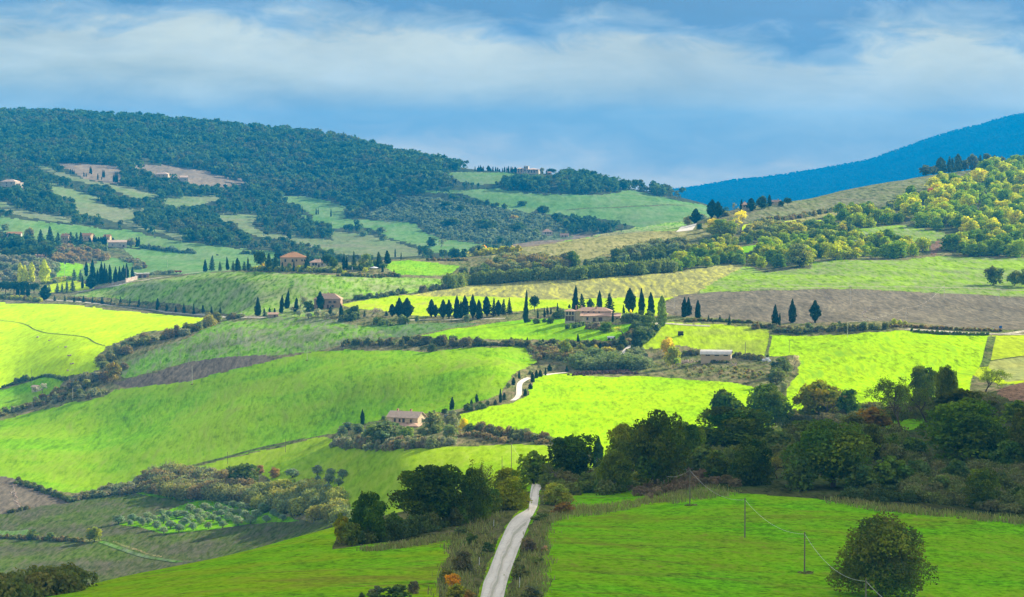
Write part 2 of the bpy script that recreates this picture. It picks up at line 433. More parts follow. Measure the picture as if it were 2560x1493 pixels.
M['tanpatch'] = field_mat('stubble_patch', (0.36,0.36,0.09), (0.30,0.33,0.10), None, 0, 0.1, 45, 9, 1.5, 1.5, 3.0, 0.6, 0.3, 16, 0.3, 15.0)
M['yellow'] = field_mat('rape_yellow', (0.53,0.73,0.000), (0.45,0.69,0.000), (0.40,0.56,0.01), 0.2, 0.2, 60, 13, 1.8, 1.4, 4.0, 0.5, 0.3, 16, 0.3, 16.0)
M['hutgrass'] = field_mat('paddock_grass', (0.18,0.44,0.005), (0.30,0.53,0.01), (0.14,0.22,0.04), 0.25, 0.2, 25, 7, 1.2, 0, 3, 0.3, 0.5, 5, 0.4, 17.0)
M['vine'] = field_mat('vineyard_green', (0.24,0.47,0.015), (0.31,0.48,0.03), (0.22,0.25,0.10), 0.5, 0.12, 60, 6, 2.0, 0.2, 3.0, 0.5, 0.75, 6, 0.6, 18.0)
M['vine2'] = field_mat('vineyard_mixed', (0.19,0.42,0.010), (0.25,0.43,0.02), (0.15,0.17,0.085), 0.52, 0.10, 48, 5, 1.8, 1.15, 2.6, 0.6, 0.75, 8, 0.6, 19.0)
M['cropdark'] = field_mat('young_crop', (0.12,0.27,0.02), (0.15,0.29,0.03), (0.10,0.13,0.07), 0.5, 0.12, 40, 5, 1.6, 1.4, 2.6, 0.6, 0.7, 9, 0.5, 20.0)
M['lawn'] = field_mat('lawn_grass', (0.17,0.41,0.000), (0.27,0.48,0.000), None, 0, 0.1, 28, 9, 1.6, 1.4, 3, 0.3, 0.3, 8, 0.25, 21.0)
M['strip'] = field_mat('bright_strip', (0.38,0.57,0.000), (0.48,0.62,0.002), (0.30,0.30,0.06), 0.28, 0.12, 40, 9, 1.6, 1.5, 2.6, 0.7, 0.3, 18, 0.3, 22.0)
M['tan'] = field_mat('tan_stubble', (0.33,0.32,0.10), (0.27,0.265,0.10), (0.44,0.42,0.05), 0.34, 0.14, 55, 9, 1.8, 1.5, 3.2, 0.9, 0.4, 22, 0.4, 23.0)
M['shed'] = field_mat('sown_pale', (0.37,0.53,0.003), (0.32,0.40,0.04), None, 0, 0.1, 40, 9, 1.5, 1.2, 3, 0.5, 0.35, 12, 0.3, 24.0)
M['dry'] = field_mat('dry_grass_hill', (0.32,0.29,0.10), (0.27,0.28,0.075), (0.20,0.17,0.085), 0.36, 0.14, 45, 8, 2.0, 1.3, 3, 0.4, 0.7, 5, 0.6, 25.0)
M['greenR'] = field_mat('clover_right', (0.28,0.46,0.012), (0.24,0.41,0.02), (0.19,0.23,0.08), 0.48, 0.10, 60, 5.5, 2.0, 0.9, 3.0, 0.6, 0.6, 8, 0.5, 26.0)
M['ploughR'] = field_mat('ploughed_brown', (0.188,0.158,0.103), (0.155,0.133,0.088), (0.222,0.192,0.12), 0.22, 0.15, 70, 12, 1.6, 1.5, 3.0, 0.6, 0.4, 24, 0.5, 27.0)
M['vinegrey'] = field_mat('vineyard_grey', (0.17,0.20,0.055), (0.22,0.23,0.085), (0.16,0.15,0.085), 0.45, 0.14, 50, 7, 2.4, 0.7, 3.5, 0.8, 0.7, 6, 0.6, 28.0)
M['fargreen'] = field_mat('far_green', (0.115,0.24,0.05), (0.17,0.28,0.07), (0.16,0.20,0.10), 0.3, 0.16, 90, 22, 4, 1.45, 7.0, 0.5, 0.3, 14, 0.3, 29.0)
M['fartan'] = field_mat('far_tan', (0.155,0.215,0.065), (0.20,0.225,0.09), (0.17,0.165,0.10), 0.3, 0.16, 90, 22, 4, 1.45, 7.0, 0.5, 0.3, 14, 0.3, 30.0)
M['farbrown'] = field_mat('far_ploughed', (0.24,0.185,0.12), (0.19,0.155,0.105), None, 0.3, 0.16, 90, 22, 4, 1.45, 7.0, 0.5, 0.3, 14, 0.3, 31.0)
M['farolive'] = field_mat('far_grove_earth', (0.13,0.17,0.075), (0.17,0.19,0.09), (0.10,0.12,0.055), 0.4, 0.16, 60, 15, 5, 0, 7.0, 0.3, 0.6, 3, 0.4, 32.0)
M['forestfloor'] = field_mat('forest_floor', (0.05,0.065,0.022), (0.07,0.075,0.03), None, 0.4, 0.16, 80, 20, 6, 0, 7.0, 0.3, 0.6, 3, 0.4, 33.0)
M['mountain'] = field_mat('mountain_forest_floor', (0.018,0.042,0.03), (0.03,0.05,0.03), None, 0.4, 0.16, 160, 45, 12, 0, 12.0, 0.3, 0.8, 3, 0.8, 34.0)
M['scrubfloor'] = field_mat('scrub_floor', (0.10,0.13,0.035), (0.16,0.16,0.06), (0.10,0.09,0.045), 0.45, 0.16, 35, 9, 2.5, 0, 3, 0.3, 0.8, 3, 0.6, 35.0)

# whole-depth defaults
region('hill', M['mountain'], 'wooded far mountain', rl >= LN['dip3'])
region('hill', M['forestfloor'], 'wooded hillside beyond the valley', (rl >= LN['dip2']) & (rl < LN['dip3']))
region('ground', M['rough'], 'rough pasture of the valley', (rl >= LN['dip1']) & (rl < LN['dip2']))
region('ground', M['meadow'], 'grass ground of the near hill', rl < LN['dip1'])
# ---- near hill
near = 860
polyregion('meadow', M['meadow2'], 'grass slope left of the white road', 'H', [(-3000,2600),(1000,2600),(1035,1465),(1050,1370),(1120,1200),(1180,1050),(1240,930),(1300,865),(1380,800),(1390,500),(-3000,500)], 0, 640)
ids[(rl == LN['crest1']) & (fU < 1330)] = len(REG) - 1
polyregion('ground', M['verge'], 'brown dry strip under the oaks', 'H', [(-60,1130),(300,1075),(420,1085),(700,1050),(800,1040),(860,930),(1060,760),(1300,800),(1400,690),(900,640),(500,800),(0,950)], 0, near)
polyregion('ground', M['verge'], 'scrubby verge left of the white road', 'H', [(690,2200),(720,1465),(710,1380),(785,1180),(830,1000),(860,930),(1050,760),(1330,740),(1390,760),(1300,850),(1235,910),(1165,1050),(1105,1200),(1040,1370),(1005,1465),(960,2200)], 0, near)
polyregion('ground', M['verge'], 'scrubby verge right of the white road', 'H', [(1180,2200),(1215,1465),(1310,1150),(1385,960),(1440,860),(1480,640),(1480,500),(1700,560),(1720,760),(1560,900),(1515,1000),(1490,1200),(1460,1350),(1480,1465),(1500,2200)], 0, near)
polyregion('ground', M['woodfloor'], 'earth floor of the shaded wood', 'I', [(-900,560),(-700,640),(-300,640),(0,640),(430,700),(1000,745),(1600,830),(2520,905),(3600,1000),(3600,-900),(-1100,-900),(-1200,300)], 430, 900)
polyregion('ground', M['meadow'], 'small grass clearing in the shaded wood', 'I', [(1500,200),(1560,140),(1800,145),(1790,230),(1650,260),(1520,240)], 430, 900)
polyregion('bank', M['brown'], 'bare brown earth bank at the wood edge', 'F', [(2330,1105),(2420,1065),(2520,1058),(2900,1040),(2900,1180),(2520,1175),(2430,1165),(2340,1130)], 430, 950)
# ---- lower left fields
FAR1 = 700
polyregion('field', M['lower'], 'dark sprouting field below the hedge', 'G', [(-1400,1060),(0,1035),(180,1040),(420,1060),(700,1075),(780,1065),(900,1120),(1100,1180),(1400,1225),(1600,1300),(1600,1500),(-1400,1600)], FAR1)
polyregion('field', M['lower'], 'dark sprouting field around the olive grove', 'G', [(-1400,980),(0,870),(300,800),(480,780),(600,735),(1040,710),(1250,745),(1400,775),(1700,790),(1850,830),(2080,880),(2250,905),(2480,950),(2480,1300),(1400,1215),(1100,1170),(900,1105),(740,1055),(420,1045),(0,1025),(-1400,1050)], FAR1)
polyregion('meadow', M['grove'], 'bright grass under the olive grove', 'G', [(815,940),(900,925),(1000,920),(1370,780),(1700,760),(1850,830),(2020,860),(2190,905),(2050,920),(1650,960),(1400,1000),(1240,1015),(1130,1000),(950,960)], FAR1)
polyregion('meadow', M['grove'], 'green field margin', 'G', [(980,712),(1060,702),(1180,730),(1420,765),(1560,772),(1420,780),(1200,752)], FAR1)
polyregion('meadow', M['cropdark'], 'green field margin', 'G', [(-1400,995),(0,990),(180,985),(190,1025),(0,1020),(-1400,1025)], FAR1)
polyregion('ploughed_field', M['plough'], 'ploughed grey field at the left edge', 'G', [(-1400,540),(0,572),(110,600),(250,650),(400,710),(500,770),(480,785),(320,800),(0,870),(-1400,980)], FAR1)
polyregion('field', M['green'], 'large rolling green wheat field', 'D', [(-1400,1500),(-400,1370),(0,1318),(340,1240),(560,1190),(740,1150),(830,1100),(1000,1078),(1200,1065),(1400,1042),(1900,910),(2060,866),(2300,815),(2520,800),'E',(0,795),(300,790),(640,810),(1000,785),(1350,790),(1440,900),(1330,970),(1250,1020),(1180,1120),(1000,1185),(880,1235),(600,1270),(400,1290),(200,1345),(0,1365),'G',(2460,270),(2370,285),(2050,350),(1700,430),(1300,530),(1150,560),(1050,600),(900,640),(620,700),(560,705),(420,690),(110,600),(0,572),(-1400,520)], FAR1)
polyregion('field', M['mid'], 'pale green field below the stone farmhouse', 'H', [(-1400,590),(-1200,540),(-800,440),(-450,365),(-120,300),(0,345),(200,368),(400,378),(700,370),(1100,345),(1230,335),(1500,350),(1700,420),(1900,500),(1500,700),(1300,760),(900,1000),(300,1000),(0,870),(-250,870),(-300,780),(-700,500),(-1000,560)], FAR1)
polyregion('field', M['bright'], 'brilliant yellow green wheat field in mid valley', 'E', [(880,1270),(1000,1235),(1250,1190),(1380,1140),(1420,1050),(1450,1020),(1550,985),(1700,985),(1800,1000),(2000,1005),(2130,1000),(2300,1000),(2520,1022),'F',(400,1045),(520,1080),(700,1150),(700,1500),'H',(2520,500),(2000,450),(1650,345),(1440,295),(1200,245),(1000,205),(880,178)], FAR1)
polyregion('field', M['bright2'], 'brilliant combed wheat field with dark drill lines', 'F', [(660,690),(900,700),(1230,690),(1500,672),(1640,655),(1900,690),(2280,705),(2240,900),(2150,1000),(2100,1300),(780,1300),(790,1120),(800,1060),(870,1000),(880,900),(860,850),(640,850)], FAR1)
polyregion('field', M['bright3'], 'yellow field at the right edge', 'F', [(2288,705),(2520,700),(3700,690),(3700,1060),(2350,1058),(2150,1000),(2248,890)], FAR1)
polyregion('field', M['tanpatch'], 'pale stubble patch at the right edge', 'F', [(2260,905),(2400,870),(2520,855),(3700,840),(3700,1040),(2400,1040),(2300,960)], FAR1)
polyregion('field', M['shed'], 'pale sown field above the long shed', 'F', [(-200,800),(-100,700),(-50,610),(0,625),(300,620),(660,655),(638,850),(400,842),(150,800),(0,770)], FAR1)
polyregion('field', M['shed'], 'pale grass beside the farm drive', 'E', [(2190,800),(2300,690),(2400,605),(2520,610),(2520,800),(2350,770),(2250,800)], FAR1)
polyregion('meadow', M['rough'], 'rough yard grass around the long shed', 'F', [(-300,830),(0,775),(150,805),(400,850),(640,860),(625,1050),(400,1042),(0,1020),(-250,1000)], FAR1)
polyregion('ploughed_field', M['ploughR'], 'large ploughed brown field at right', 'F', [(-130,470),(-60,440),(0,410),(240,385),(600,375),(1050,365),(1300,370),(1800,395),(2200,410),(2520,425),(3700,440),(3700,665),(2350,655),(2000,640),(1650,600),(1200,600),(700,600),(330,580),(0,560),(-110,545)], 1250)
polyregion('field', M['greenR'], 'green clover field under the right hand wood', 'F', [(140,385),(250,300),(480,178),(620,230),(960,205),(985,160),(1200,148),(1600,153),(1900,120),(2300,135),(3700,140),(3700,440),(2520,420),(2200,405),(1800,390),(1300,365),(1050,360),(600,370)], 1250)
polyregion('field', M['tan'], 'striped tan stubble field', 'E', [(480,405),(800,355),(1000,325),(1500,295),(1900,275),(2300,245),(2520,220),(2660,175),(2980,178),(2750,300),(2620,385),(2520,405),(2370,440),(2100,420),(1700,430),(1300,420),(900,415),(560,412)], 1250)
polyregion('field', M['strip'], 'bright strip field behind the cypresses', 'E', [(20,480),(250,430),(480,404),(900,415),(1300,420),(1700,432),(2100,422),(2440,430),(2370,450),(2400,550),(2200,565),(1900,560),(1600,490),(1300,520),(600,560),(300,520),(60,500)], 1250)
polyregion('field', M['cropdark'], 'young crop field left of the lawn', 'E', [(0,640),(500,612),(900,605),(1050,612),(600,690),(400,712),(0,770)], 1250)
polyregion('lawn', M['lawn'], 'mown lawn in front of the long villa', 'E', [(590,702),(900,650),(1200,602),(1350,580),(1500,575),(1650,582),(1700,600),(1900,630),(2160,610),(2160,645),(2060,705),(2000,748),(1600,745),(1200,740),(800,728)], 1250)
polyregion('field', M['vine'], 'vineyard slope above the cypress road', 'D', [(490,415),(700,365),(950,320),(1500,242),(2000,235),(2520,268),'E',(0,270),(400,285),(850,290),(820,330),(560,385),(300,410),(0,440),'D',(2300,560),(1850,557),(1650,548),(1300,465),(1000,440),(600,415)], 1250)
polyregion('meadow', M['hutgrass'], 'green knoll beside the hilltop villa garden', 'E', [(300,205),(400,155),(600,160),(700,170),(880,200),(800,260),(620,270),(450,265),(390,240)], 1250)
polyregion('field', M['vine2'], 'mottled vineyard between hedge and strip', 'D', [(875,900),(1050,830),(1300,740),(1640,600),(1850,580),(2050,560),(2520,580),'E',(0,600),(200,640),(400,700),(0,765),'D',(2520,765),(2300,815),(1950,860),(1700,870),(1400,890),(1100,960),(960,1005),(895,1015)], 1100)
polyregion('ploughed_field', M['plough'], 'ploughed grey strip below the vineyard', 'D', [(800,1055),(1000,1000),(1400,890),(1650,862),(1950,860),(2050,867),(1700,962),(1400,1042),(1200,1067),(1000,1082),(870,1078)], 1100)
polyregion('field', M['yellow'], 'brilliant yellow field at left', 'D', [(-1400,450),(0,460),(300,470),(600,480),(1000,530),(1520,578),(1350,640),(1050,680),(760,780),(725,850),(725,945),(640,985),(480,1003),(330,995),(150,1045),(0,1085),(-1400,1150)], 1100)
polyregion('meadow', M['hutgrass'], 'small green paddock by the stone hut', 'D', [(-1400,1170),(0,1100),(200,1045),(330,1005),(470,1035),(430,1085),(380,1120),(200,1200),(100,1232),(0,1255),(-1400,1420)], 1100)
ids[(rl == LN['dip1']) & (fU < 830)] = [i for i, r_ in enumerate(REG) if r_[1] is M['lower']][0]
# ---- hillside at right
polyregion('hill', M['scrubfloor'], 'scrub ground of the right hill', 'C', [(-990,1312),(-1000,1240),(-300,1180),(0,1050),(200,960),(500,900),(1000,850),(1600,760),(1700,690),(2000,560),(3700,400),(3700,1160),(2300,1140),(1900,1120),(1600,1155),(1200,1150),(985,1160),(960,1230),(620,1240),(470,1190),(250,1215),(0,1240),(-70,1246),(-330,1278),(-600,1290)], 1500, 3000)
polyregion('meadow', M['dry'], 'dry tan grass hillside', 'B', [(1100,1150),(1300,1080),(1700,1028),(2000,975),(2300,955),(2520,940),(2620,915),(2760,900),(2760,985),(2560,1040),(2450,1060),(2000,1110),(1750,1180),(1300,1235),(1130,1190)], 1500, 3000)
polyregion('field', M['vine'], 'green vineyard strip on the hill brow', 'B', [(1480,1060),(1900,1000),(2300,900),(2540,870),(2540,955),(2300,960),(2000,978),(1700,1032)], 1500, 3000)
polyregion('ploughed_field', M['farbrown'], 'brown field on the hill brow', 'B', [(1200,1080),(1500,990),(1690,985),(1900,990),(1520,1058),(1350,1082)], 1500, 3000)
polyregion('field', M['vinegrey'], 'grey green vineyard on the right hill', 'C', [(480,850),(820,720),(1160,660),(1740,540),(2010,520),(1900,625),(1680,690),(1600,772),(1200,795),(760,872),(500,908)], 1500, 3000)
polyregion('ground', M['dry'], 'dry bank under the hill vineyard', 'C', [(500,908),(800,870),(1250,790),(1310,800),(1000,880),(700,910)], 1500, 3000)
polyregion('meadow', M['strip'], 'bright grass strip among the trees', 'C', [(470,912),(800,895),(1060,883),(1180,915),(1000,928),(700,945),(460,955)], 1500, 3000)
polyregion('field', M['greenR'], 'small field enclosed by the wood', 'C', [(1270,945),(1640,915),(1900,965),(2110,1000),(1900,1030),(1650,1050),(1500,1035),(1300,970)], 1500, 3000)
polyregion('ground', M['brown'], 'bare earth gap in the wood', 'C', [(1840,1060),(2000,1010),(2090,1000),(1960,1050),(1880,1135),(1825,1135)], 1500, 3000)
polyregion('meadow', M['lawn'], 'grass lane in the wood', 'C', [(395,1085),(700,1030),(690,1055),(550,1085),(500,1115),(405,1120)], 1500, 3000)
polyregion('meadow', M['lawn'], 'grass lane above the long hedge', 'B', [(1650,1250),(1900,1195),(2200,1162),(2420,1145),(2300,1185),(2000,1215),(1750,1252)], 1500, 3000)
# ---- left valley and far hillside
polyregion('field', M['fargreen'], 'green field behind the cypress avenue', 'A', [(740,1135),(850,1092),(1000,1090),(1440,1120),(1700,1130),(1900,1100),(2100,1120),(1900,1230),(1480,1270),(1350,1275),(1100,1255),(1000,1170)], 1900)
polyregion('field', M['fargreen'], 'long green field behind the hamlet', 'A', [(-1400,840),(0,850),(200,880),(500,915),(1000,960),(1100,1000),(1400,1050),(1700,1080),(2050,1105),(1900,1135),(1440,1120),(1000,1085),(600,1075),(400,1050),(0,970),(-1400,960)], 1900)
polyregion('meadow', M['strip'], 'yellow grass among the young cypresses', 'A', [(280,1410),(340,1360),(520,1305),(700,1385),(520,1412),(380,1415)], 1700)
polyregion('meadow', M['hutgrass'], 'green meadow behind the poplars', 'A', [(350,1340),(360,1230),(450,1190),(640,1190),(760,1230),(820,1300),(560,1320)], 1900)
polyregion('ground', M['scrubfloor'], 'scrubby slope below the hamlet', 'A', [(380,1180),(420,1075),(640,1055),(780,1085),(900,1092),(1000,1170),(760,1140),(700,1195)], 1900)
polyregion('meadow', M['fargreen'], 'meadow behind the cypress avenue', 'A', [(600,1195),(700,1190),(760,1140),(1000,1170),(1110,1262),(1000,1325),(700,1335),(590,1310)], 1900)
polyregion('field', M['fartan'], 'narrow sloping field in the far woods', 'A', [(240,460),(330,485),(450,535),(700,598),(850,622),(1150,688),(1200,702),(1000,732),(900,690),(800,640),(600,605),(450,565),(300,505)], 2300)
polyregion('ploughed_field', M['farbrown'], 'brown far field below the forest', 'A', [(395,458),(700,472),(880,500),(890,605),(780,605),(600,565),(520,520)], 2300)
polyregion('ploughed_field', M['farbrown'], 'curved brown far field below the forest', 'A', [(970,470),(1200,475),(1450,508),(1700,578),(1815,590),(1780,625),(1600,635),(1400,610),(1300,570),(1100,550),(1010,505)], 2300)
polyregion('field', M['fartan'], 'far field beside the leaning tree', 'A', [(365,610),(500,655),(620,678),(745,712),(700,745),(540,725),(400,695)], 2300)
polyregion('field', M['fartan'], 'wide tan far field', 'A', [(540,728),(740,748),(900,795),(1050,798),(1045,840),(960,870),(1000,920),(1330,985),(1345,1035),(1200,985),(1000,935),(860,905),(720,855),(560,835),(550,760)], 2300)
polyregion('field', M['fartan'], 'tan far field at the left edge', 'A', [(-900,700),(0,728),(130,788),(550,878),(525,905),(300,875),(100,825),(0,795),(-900,760)], 2300)
polyregion('field', M['fartan'], 'little far field above the thicket', 'A', [(1190,722),(1580,698),(1605,722),(1490,765),(1280,795),(1210,762)], 2300)
polyregion('field', M['fartan'], 'winding tan far field', 'A', [(1570,838),(1900,853),(1850,900),(1860,940),(1950,978),(2300,1015),(2520,1035),(2520,1115),(2300,1085),(2100,1025),(1850,995),(1750,945),(1700,905),(1600,885)], 2300)
polyregion('field', M['fargreen'], 'green far field at the forest foot', 'A', [(2075,698),(2250,702),(2520,772),(2520,935),(2400,915),(2180,838),(2300,852),(2200,790),(2080,742)], 2300)
polyregion('field', M['fargreen'], 'pale green far field with a lone tree', 'B', [(-60,855),(150,878),(400,888),(550,908),(620,968),(750,1018),(1060,1062),(1010,1090),(900,1110),(700,1120),(640,1085),(350,1015),(300,965),(130,915),(-60,945)], 2300)
polyregion('field', M['fartan'], 'tan far field with small bushes', 'B', [(-60,960),(200,988),(400,1038),(560,1088),(620,1140),(450,1160),(0,1140),(-60,1120)], 2300)
polyregion('field', M['fargreen'], 'broad green field below the castle', 'B', [(545,655),(800,672),(1000,662),(1150,648),(1400,690),(1900,702),(2130,655),(2250,680),(2520,750),(2800,790),(2800,1000),(2520,885),(2300,905),(2200,935),(2000,885),(1700,845),(1530,835),(1440,795),(1380,835),(1250,805),(900,695),(700,692)], 2300, 3560)
polyregion('meadow', M['fargreen'], 'green garden slope below the castle', 'B', [(790,528),(900,523),(1300,538),(1130,622),(940,612),(800,582)], 2300)
polyregion('field', M['farolive'], 'olive grove earth on the far slope', 'B', [(180,845),(500,700),(800,738),(1230,800),(1500,850),(1720,1010),(1400,1040),(1140,1068),(800,1022),(620,962),(590,902),(300,882)], 2300)

# ---- cut the sheet into its fields
vid = np.arange(NR * NC).reshape(NR, NC)
quads = np.stack([vid[:-1, :-1], vid[:-1, 1:], vid[1:, 1:], vid[1:, :-1]], -1).reshape(-1, 4)
GV = np.stack([GX, GY, GZ], -1).reshape(-1, 3)
flat = ids.ravel()
for r, (nm, mt, lb) in enumerate(REG):
    q = quads[flat == r]
    if not len(q): continue
    u, inv = np.unique(q, return_inverse=True)
    o = link(nm, mesh_from(nm, GV[u], inv.reshape(-1, 4), [mt], True))
    struct(o, label=lb)
# ------------------------------------------------------------------ foliage
LEAF = leaf_mat('leaves', 0.30)
DENSE = leaf_mat('dense_needles', 0.12)
BARK = plain_mat('bark', (0.10, 0.075, 0.05), (0.16, 0.125, 0.09), 3.0)
BARKPALE = plain_mat('pale_bark', (0.26, 0.22, 0.17), (0.17, 0.14, 0.10), 3.0)

def leaf_quads(pts, nrm, size, rng, aspect=1.0, up=None):
    """square leaf sprays: centres, facing, half-size -> verts, quads"""
    n = len(pts)
    nrm = nrm / np.maximum(np.linalg.norm(nrm, axis=1, keepdims=True), 1e-9)
    ref = rng.normal(size=(n, 3)) if up is None else up + rng.normal(size=(n, 3)) * 0.25
    t1 = np.cross(nrm, ref); t1 /= np.maximum(np.linalg.norm(t1, axis=1, keepdims=True), 1e-9)
    t2 = np.cross(nrm, t1)
    s = (np.asarray(size) * rng.uniform(0.65, 1.3, n))[:, None]
    a = t1 * s; b = t2 * s * aspect
    j = rng.uniform(0.55, 1.15, (n, 4, 1))
    v = np.stack([pts - a*j[:, 0] - b*0.6, pts + a*0.6 - b*j[:, 1], pts + a*j[:, 2] + b*0.6, pts - a*0.6 + b*j[:, 3]], 1)
    return v.reshape(-1, 3), np.arange(n * 4).reshape(n, 4)

def lobe_foliage(lobes, n, size, rng, inner=0.3, flat=0.0, jit=0.55, aspect=1.0, rough=0.16, updir=0.0):
    """lobes: (cx,cy,cz,rx,ry,rz,tint3)"""
    L = np.array([l[:6] for l in lobes], float); T = np.array([l[6] for l in lobes], float)
    w = (L[:, 3] * L[:, 4] + L[:, 3] * L[:, 5] + L[:, 4] * L[:, 5]); w /= w.sum()
    k = rng.choice(len(L), n, p=w)
    d = rng.normal(size=(n, 3)); d /= np.linalg.norm(d, axis=1, keepdims=True)
    low = (d[:, 2] < -0.35) & (rng.random(n) < 0.6); d[low, 2] *= -1
    ph = rng.uniform(0, 6.28, (len(L), 3))[k]
    bumpy = 1 + rough * (np.sin(d[:, 0]*5 + ph[:, 0]) + np.sin(d[:, 1]*6 + ph[:, 1]) + np.sin(d[:, 2]*6 + ph[:, 2])) / 1.6
    rad = np.where(rng.random(n) < inner, rng.uniform(0.35, 0.9, n), rng.uniform(0.86, 1.1, n)) * bumpy
    p = L[k, :3] + d * L[k, 3:6] * rad[:, None]
    nr = d / np.maximum(L[k, 3:6], 1e-6); nr /= np.linalg.norm(nr, axis=1, keepdims=True)
    nr = nr * (1 - jit) + rng.normal(size=(n, 3)) * jit; nr[:, 2] += flat
    up = None
    if updir: up = np.tile([0, 0, updir], (n, 1))
    v, q = leaf_quads(p, nr, np.full(n, size), rng, aspect, up)
    tint = T[k] * rng.uniform(0.78, 1.22, (n, 1)) * (1 + rng.normal(size=(n, 3)) * 0.05)
    return v, q, np.repeat(np.clip(tint, 0, 3), 4, 0)

def vary(rng, s=0.16):
    g = rng.normal() * s
    return (1 + g + rng.normal()*0.07, 1 + g*0.8 + rng.normal()*0.05, 1 - abs(rng.normal())*0.1)

def bake(name, parts, mats):
    """parts: list of (verts, faces(np quads), tint or None, material index)"""
    V, Q, T, MI = [], [], [], []; off = 0
    for v, q, t, mi in parts:
        v = np.asarray(v, float)
        V.append(v); Q.append(np.asarray(q) + off); off += len(v)
        T.append(np.ones((len(v), 3)) if t is None else t); MI.append(np.full(len(q), mi))
    return mesh_from(name, np.concatenate(V), np.concatenate(Q), mats, False, np.concatenate(T), np.concatenate(MI))

def tubes(paths, n=5):
    V, Q = [], []; off = 0
    for pts, rad in paths:
        b = MB(); b.tube(pts, rad, n, False)
        V.append(np.array(b.v)); Q.append(np.array(b.f) + off); off += len(b.v)
    return np.concatenate(V), np.concatenate(Q)

def limb_paths(rng, lobes, h0, trunk_r, lean=0.0):
    top = Vector((lean, 0, h0))
    paths = [([(0, 0, -0.04), (lean*0.4 + 0.01, 0.01, h0*0.5), tuple(top)], [trunk_r*1.35, trunk_r, trunk_r*0.85])]
    for l in lobes:
        c = Vector(l[:3]); mid = top.lerp(c, 0.5) + Vector((rng.normal()*0.02, rng.normal()*0.02, -0.03))
        paths.append(([tuple(top - Vector((0,0,h0*0.25))), tuple(mid), tuple(c)], [trunk_r*0.65, trunk_r*0.38, trunk_r*0.12]))
    return paths

def proto_broad(seed, n, size, lod, kind='round'):
    """unit tree: height 1, crown width 1"""
    rng = np.random.default_rng(seed); lobes = []
    if kind == 'round':
        base, nl = 0.06, 24 if lod == 0 else 17 if lod < 2 else 7
    elif kind == 'bush':
        base, nl = 0.0, 26 if lod == 0 else 17 if lod < 2 else 7
    elif kind == 'dome':
        base, nl = -0.03, 46
    else:
        base, nl = 0.22, 14 if lod < 2 else 7
    for i in range(nl):
        t = (i + 0.5) / nl; z = base + (0.05 if kind == 'bush' else 0.12) + (0.86 - base - (0.03 if kind == 'bush' else 0.10)) * t + rng.normal() * 0.025
        env = math.sin(PI * min(max((z - base + (0.25 if kind == 'bush' else 0.05)) / (1.05 - base + (0.2 if kind == 'bush' else 0)), 0), 1)) ** 0.6
        if kind == 'bush':
            env = math.sqrt(max(1 - ((z - 0.30) / 0.66)**2, 0.02)) if z > 0.30 else 0.86 + 0.14 * z / 0.30
        if kind == 'dome':
            env = math.sqrt(max(1 - (max(z - 0.25, 0) / 0.72)**2.6, 0.05))
        a = i * 2.4 + rng.uniform(-0.5, 0.5); r = (0.37 * env) * rng.uniform(0.55, 1.05)
        if t > 0.9: r *= 0.6
        s = rng.uniform(0.10, 0.18) * (0.7 + 0.35 * env) * (1.25 if lod == 3 else 1)
        lobes.append((r*math.cos(a), r*math.sin(a), z, s*1.15, s*1.15, s*0.88, vary(rng, 0.26 if lod == 0 else 0.18)))
    lobes.append((0, 0, 0.45*(1+base), 0.27, 0.27, 0.33, vary(rng, 0.05)))
    parts_c = [(*lobe_foliage(lobes, n, size, rng, 0.25, rough=0.16), 0)]
    tv, tq = tubes(limb_paths(rng, lobes[:8] if lod < 2 else lobes[:3], base + 0.16, 0.028, rng.normal()*0.02), 6 if lod == 0 else 4)
    nm = 'crown'
    if lod == 3:
        return bake('tree', [parts_c[0], (tv, tq, None, 1)], [LEAF, BARK])
    return mesh_from('trunk', tv, tq, [BARK], True), bake(nm, parts_c, [LEAF])

def grow(rng, p, d, ln, r, depth, paths, tips, spread=0.55):
    pts = [tuple(p)]; q = Vector(p); dd = Vector(d)
    for i in range(3):
        dd = (dd + Vector((rng.normal()*0.16, rng.normal()*0.16, 0.05))).normalized()
        q = q + dd * ln / 3; pts.append(tuple(q))
    paths.append((pts, [r, r*0.85, r*0.7, r*0.5]))
    if depth == 0:
        tips.append((q, dd)); return
    for k in range(int(rng.integers(2, 4)) + (1 if depth > 2 else 0)):
        nd = (dd + Vector(rng.normal(size=3)) * spread + Vector((0, 0, 0.12))).normalized()
        st = Vector(pts[int(rng.integers(2, 4))])
        grow(rng, st, nd, ln * rng.uniform(0.62, 0.82), r * 0.55, depth - 1, paths, tips, spread)

def proto_bare(seed, leafn, size, tint, depth=4, lean=0.2, trunk=0.3, bark=None):
    rng = np.random.default_rng(seed); paths = []; tips = []
    grow(rng, Vector((-lean*0.5, 0, -0.03)), Vector((lean, 0, 1)).normalized(), trunk, 0.032, depth, paths, tips, 0.6)
    allp = np.array([p for pts, _ in paths for p in pts])
    h = allp[:, 2].max(); w = max(np.ptp(allp[:, 0]), np.ptp(allp[:, 1]))
    sc = np.array([1/w, 1/w, 1/h]); 
    paths = [([tuple(np.array(p)*sc) for p in pts], [max(r/w, 0.0022) for r in rad]) for pts, rad in paths]
    tv, tq = tubes(paths, 4)
    tp = np.array([np.array(t[0])*sc for t in tips])
    k = rng.integers(0, len(tp), leafn)
    pp = tp[k] + rng.normal(size=(leafn, 3)) * np.array([0.035, 0.035, 0.03])
    v, q = leaf_quads(pp, rng.normal(size=(leafn, 3)), np.full(leafn, size), rng)
    ti = np.repeat(np.array(tint)[None] * rng.uniform(0.7, 1.3, (leafn, 1)), 4, 0)
    return mesh_from('trunk', tv, tq, [bark or BARKPALE], True), bake('crown', [(v, q, ti, 0)], [LEAF])

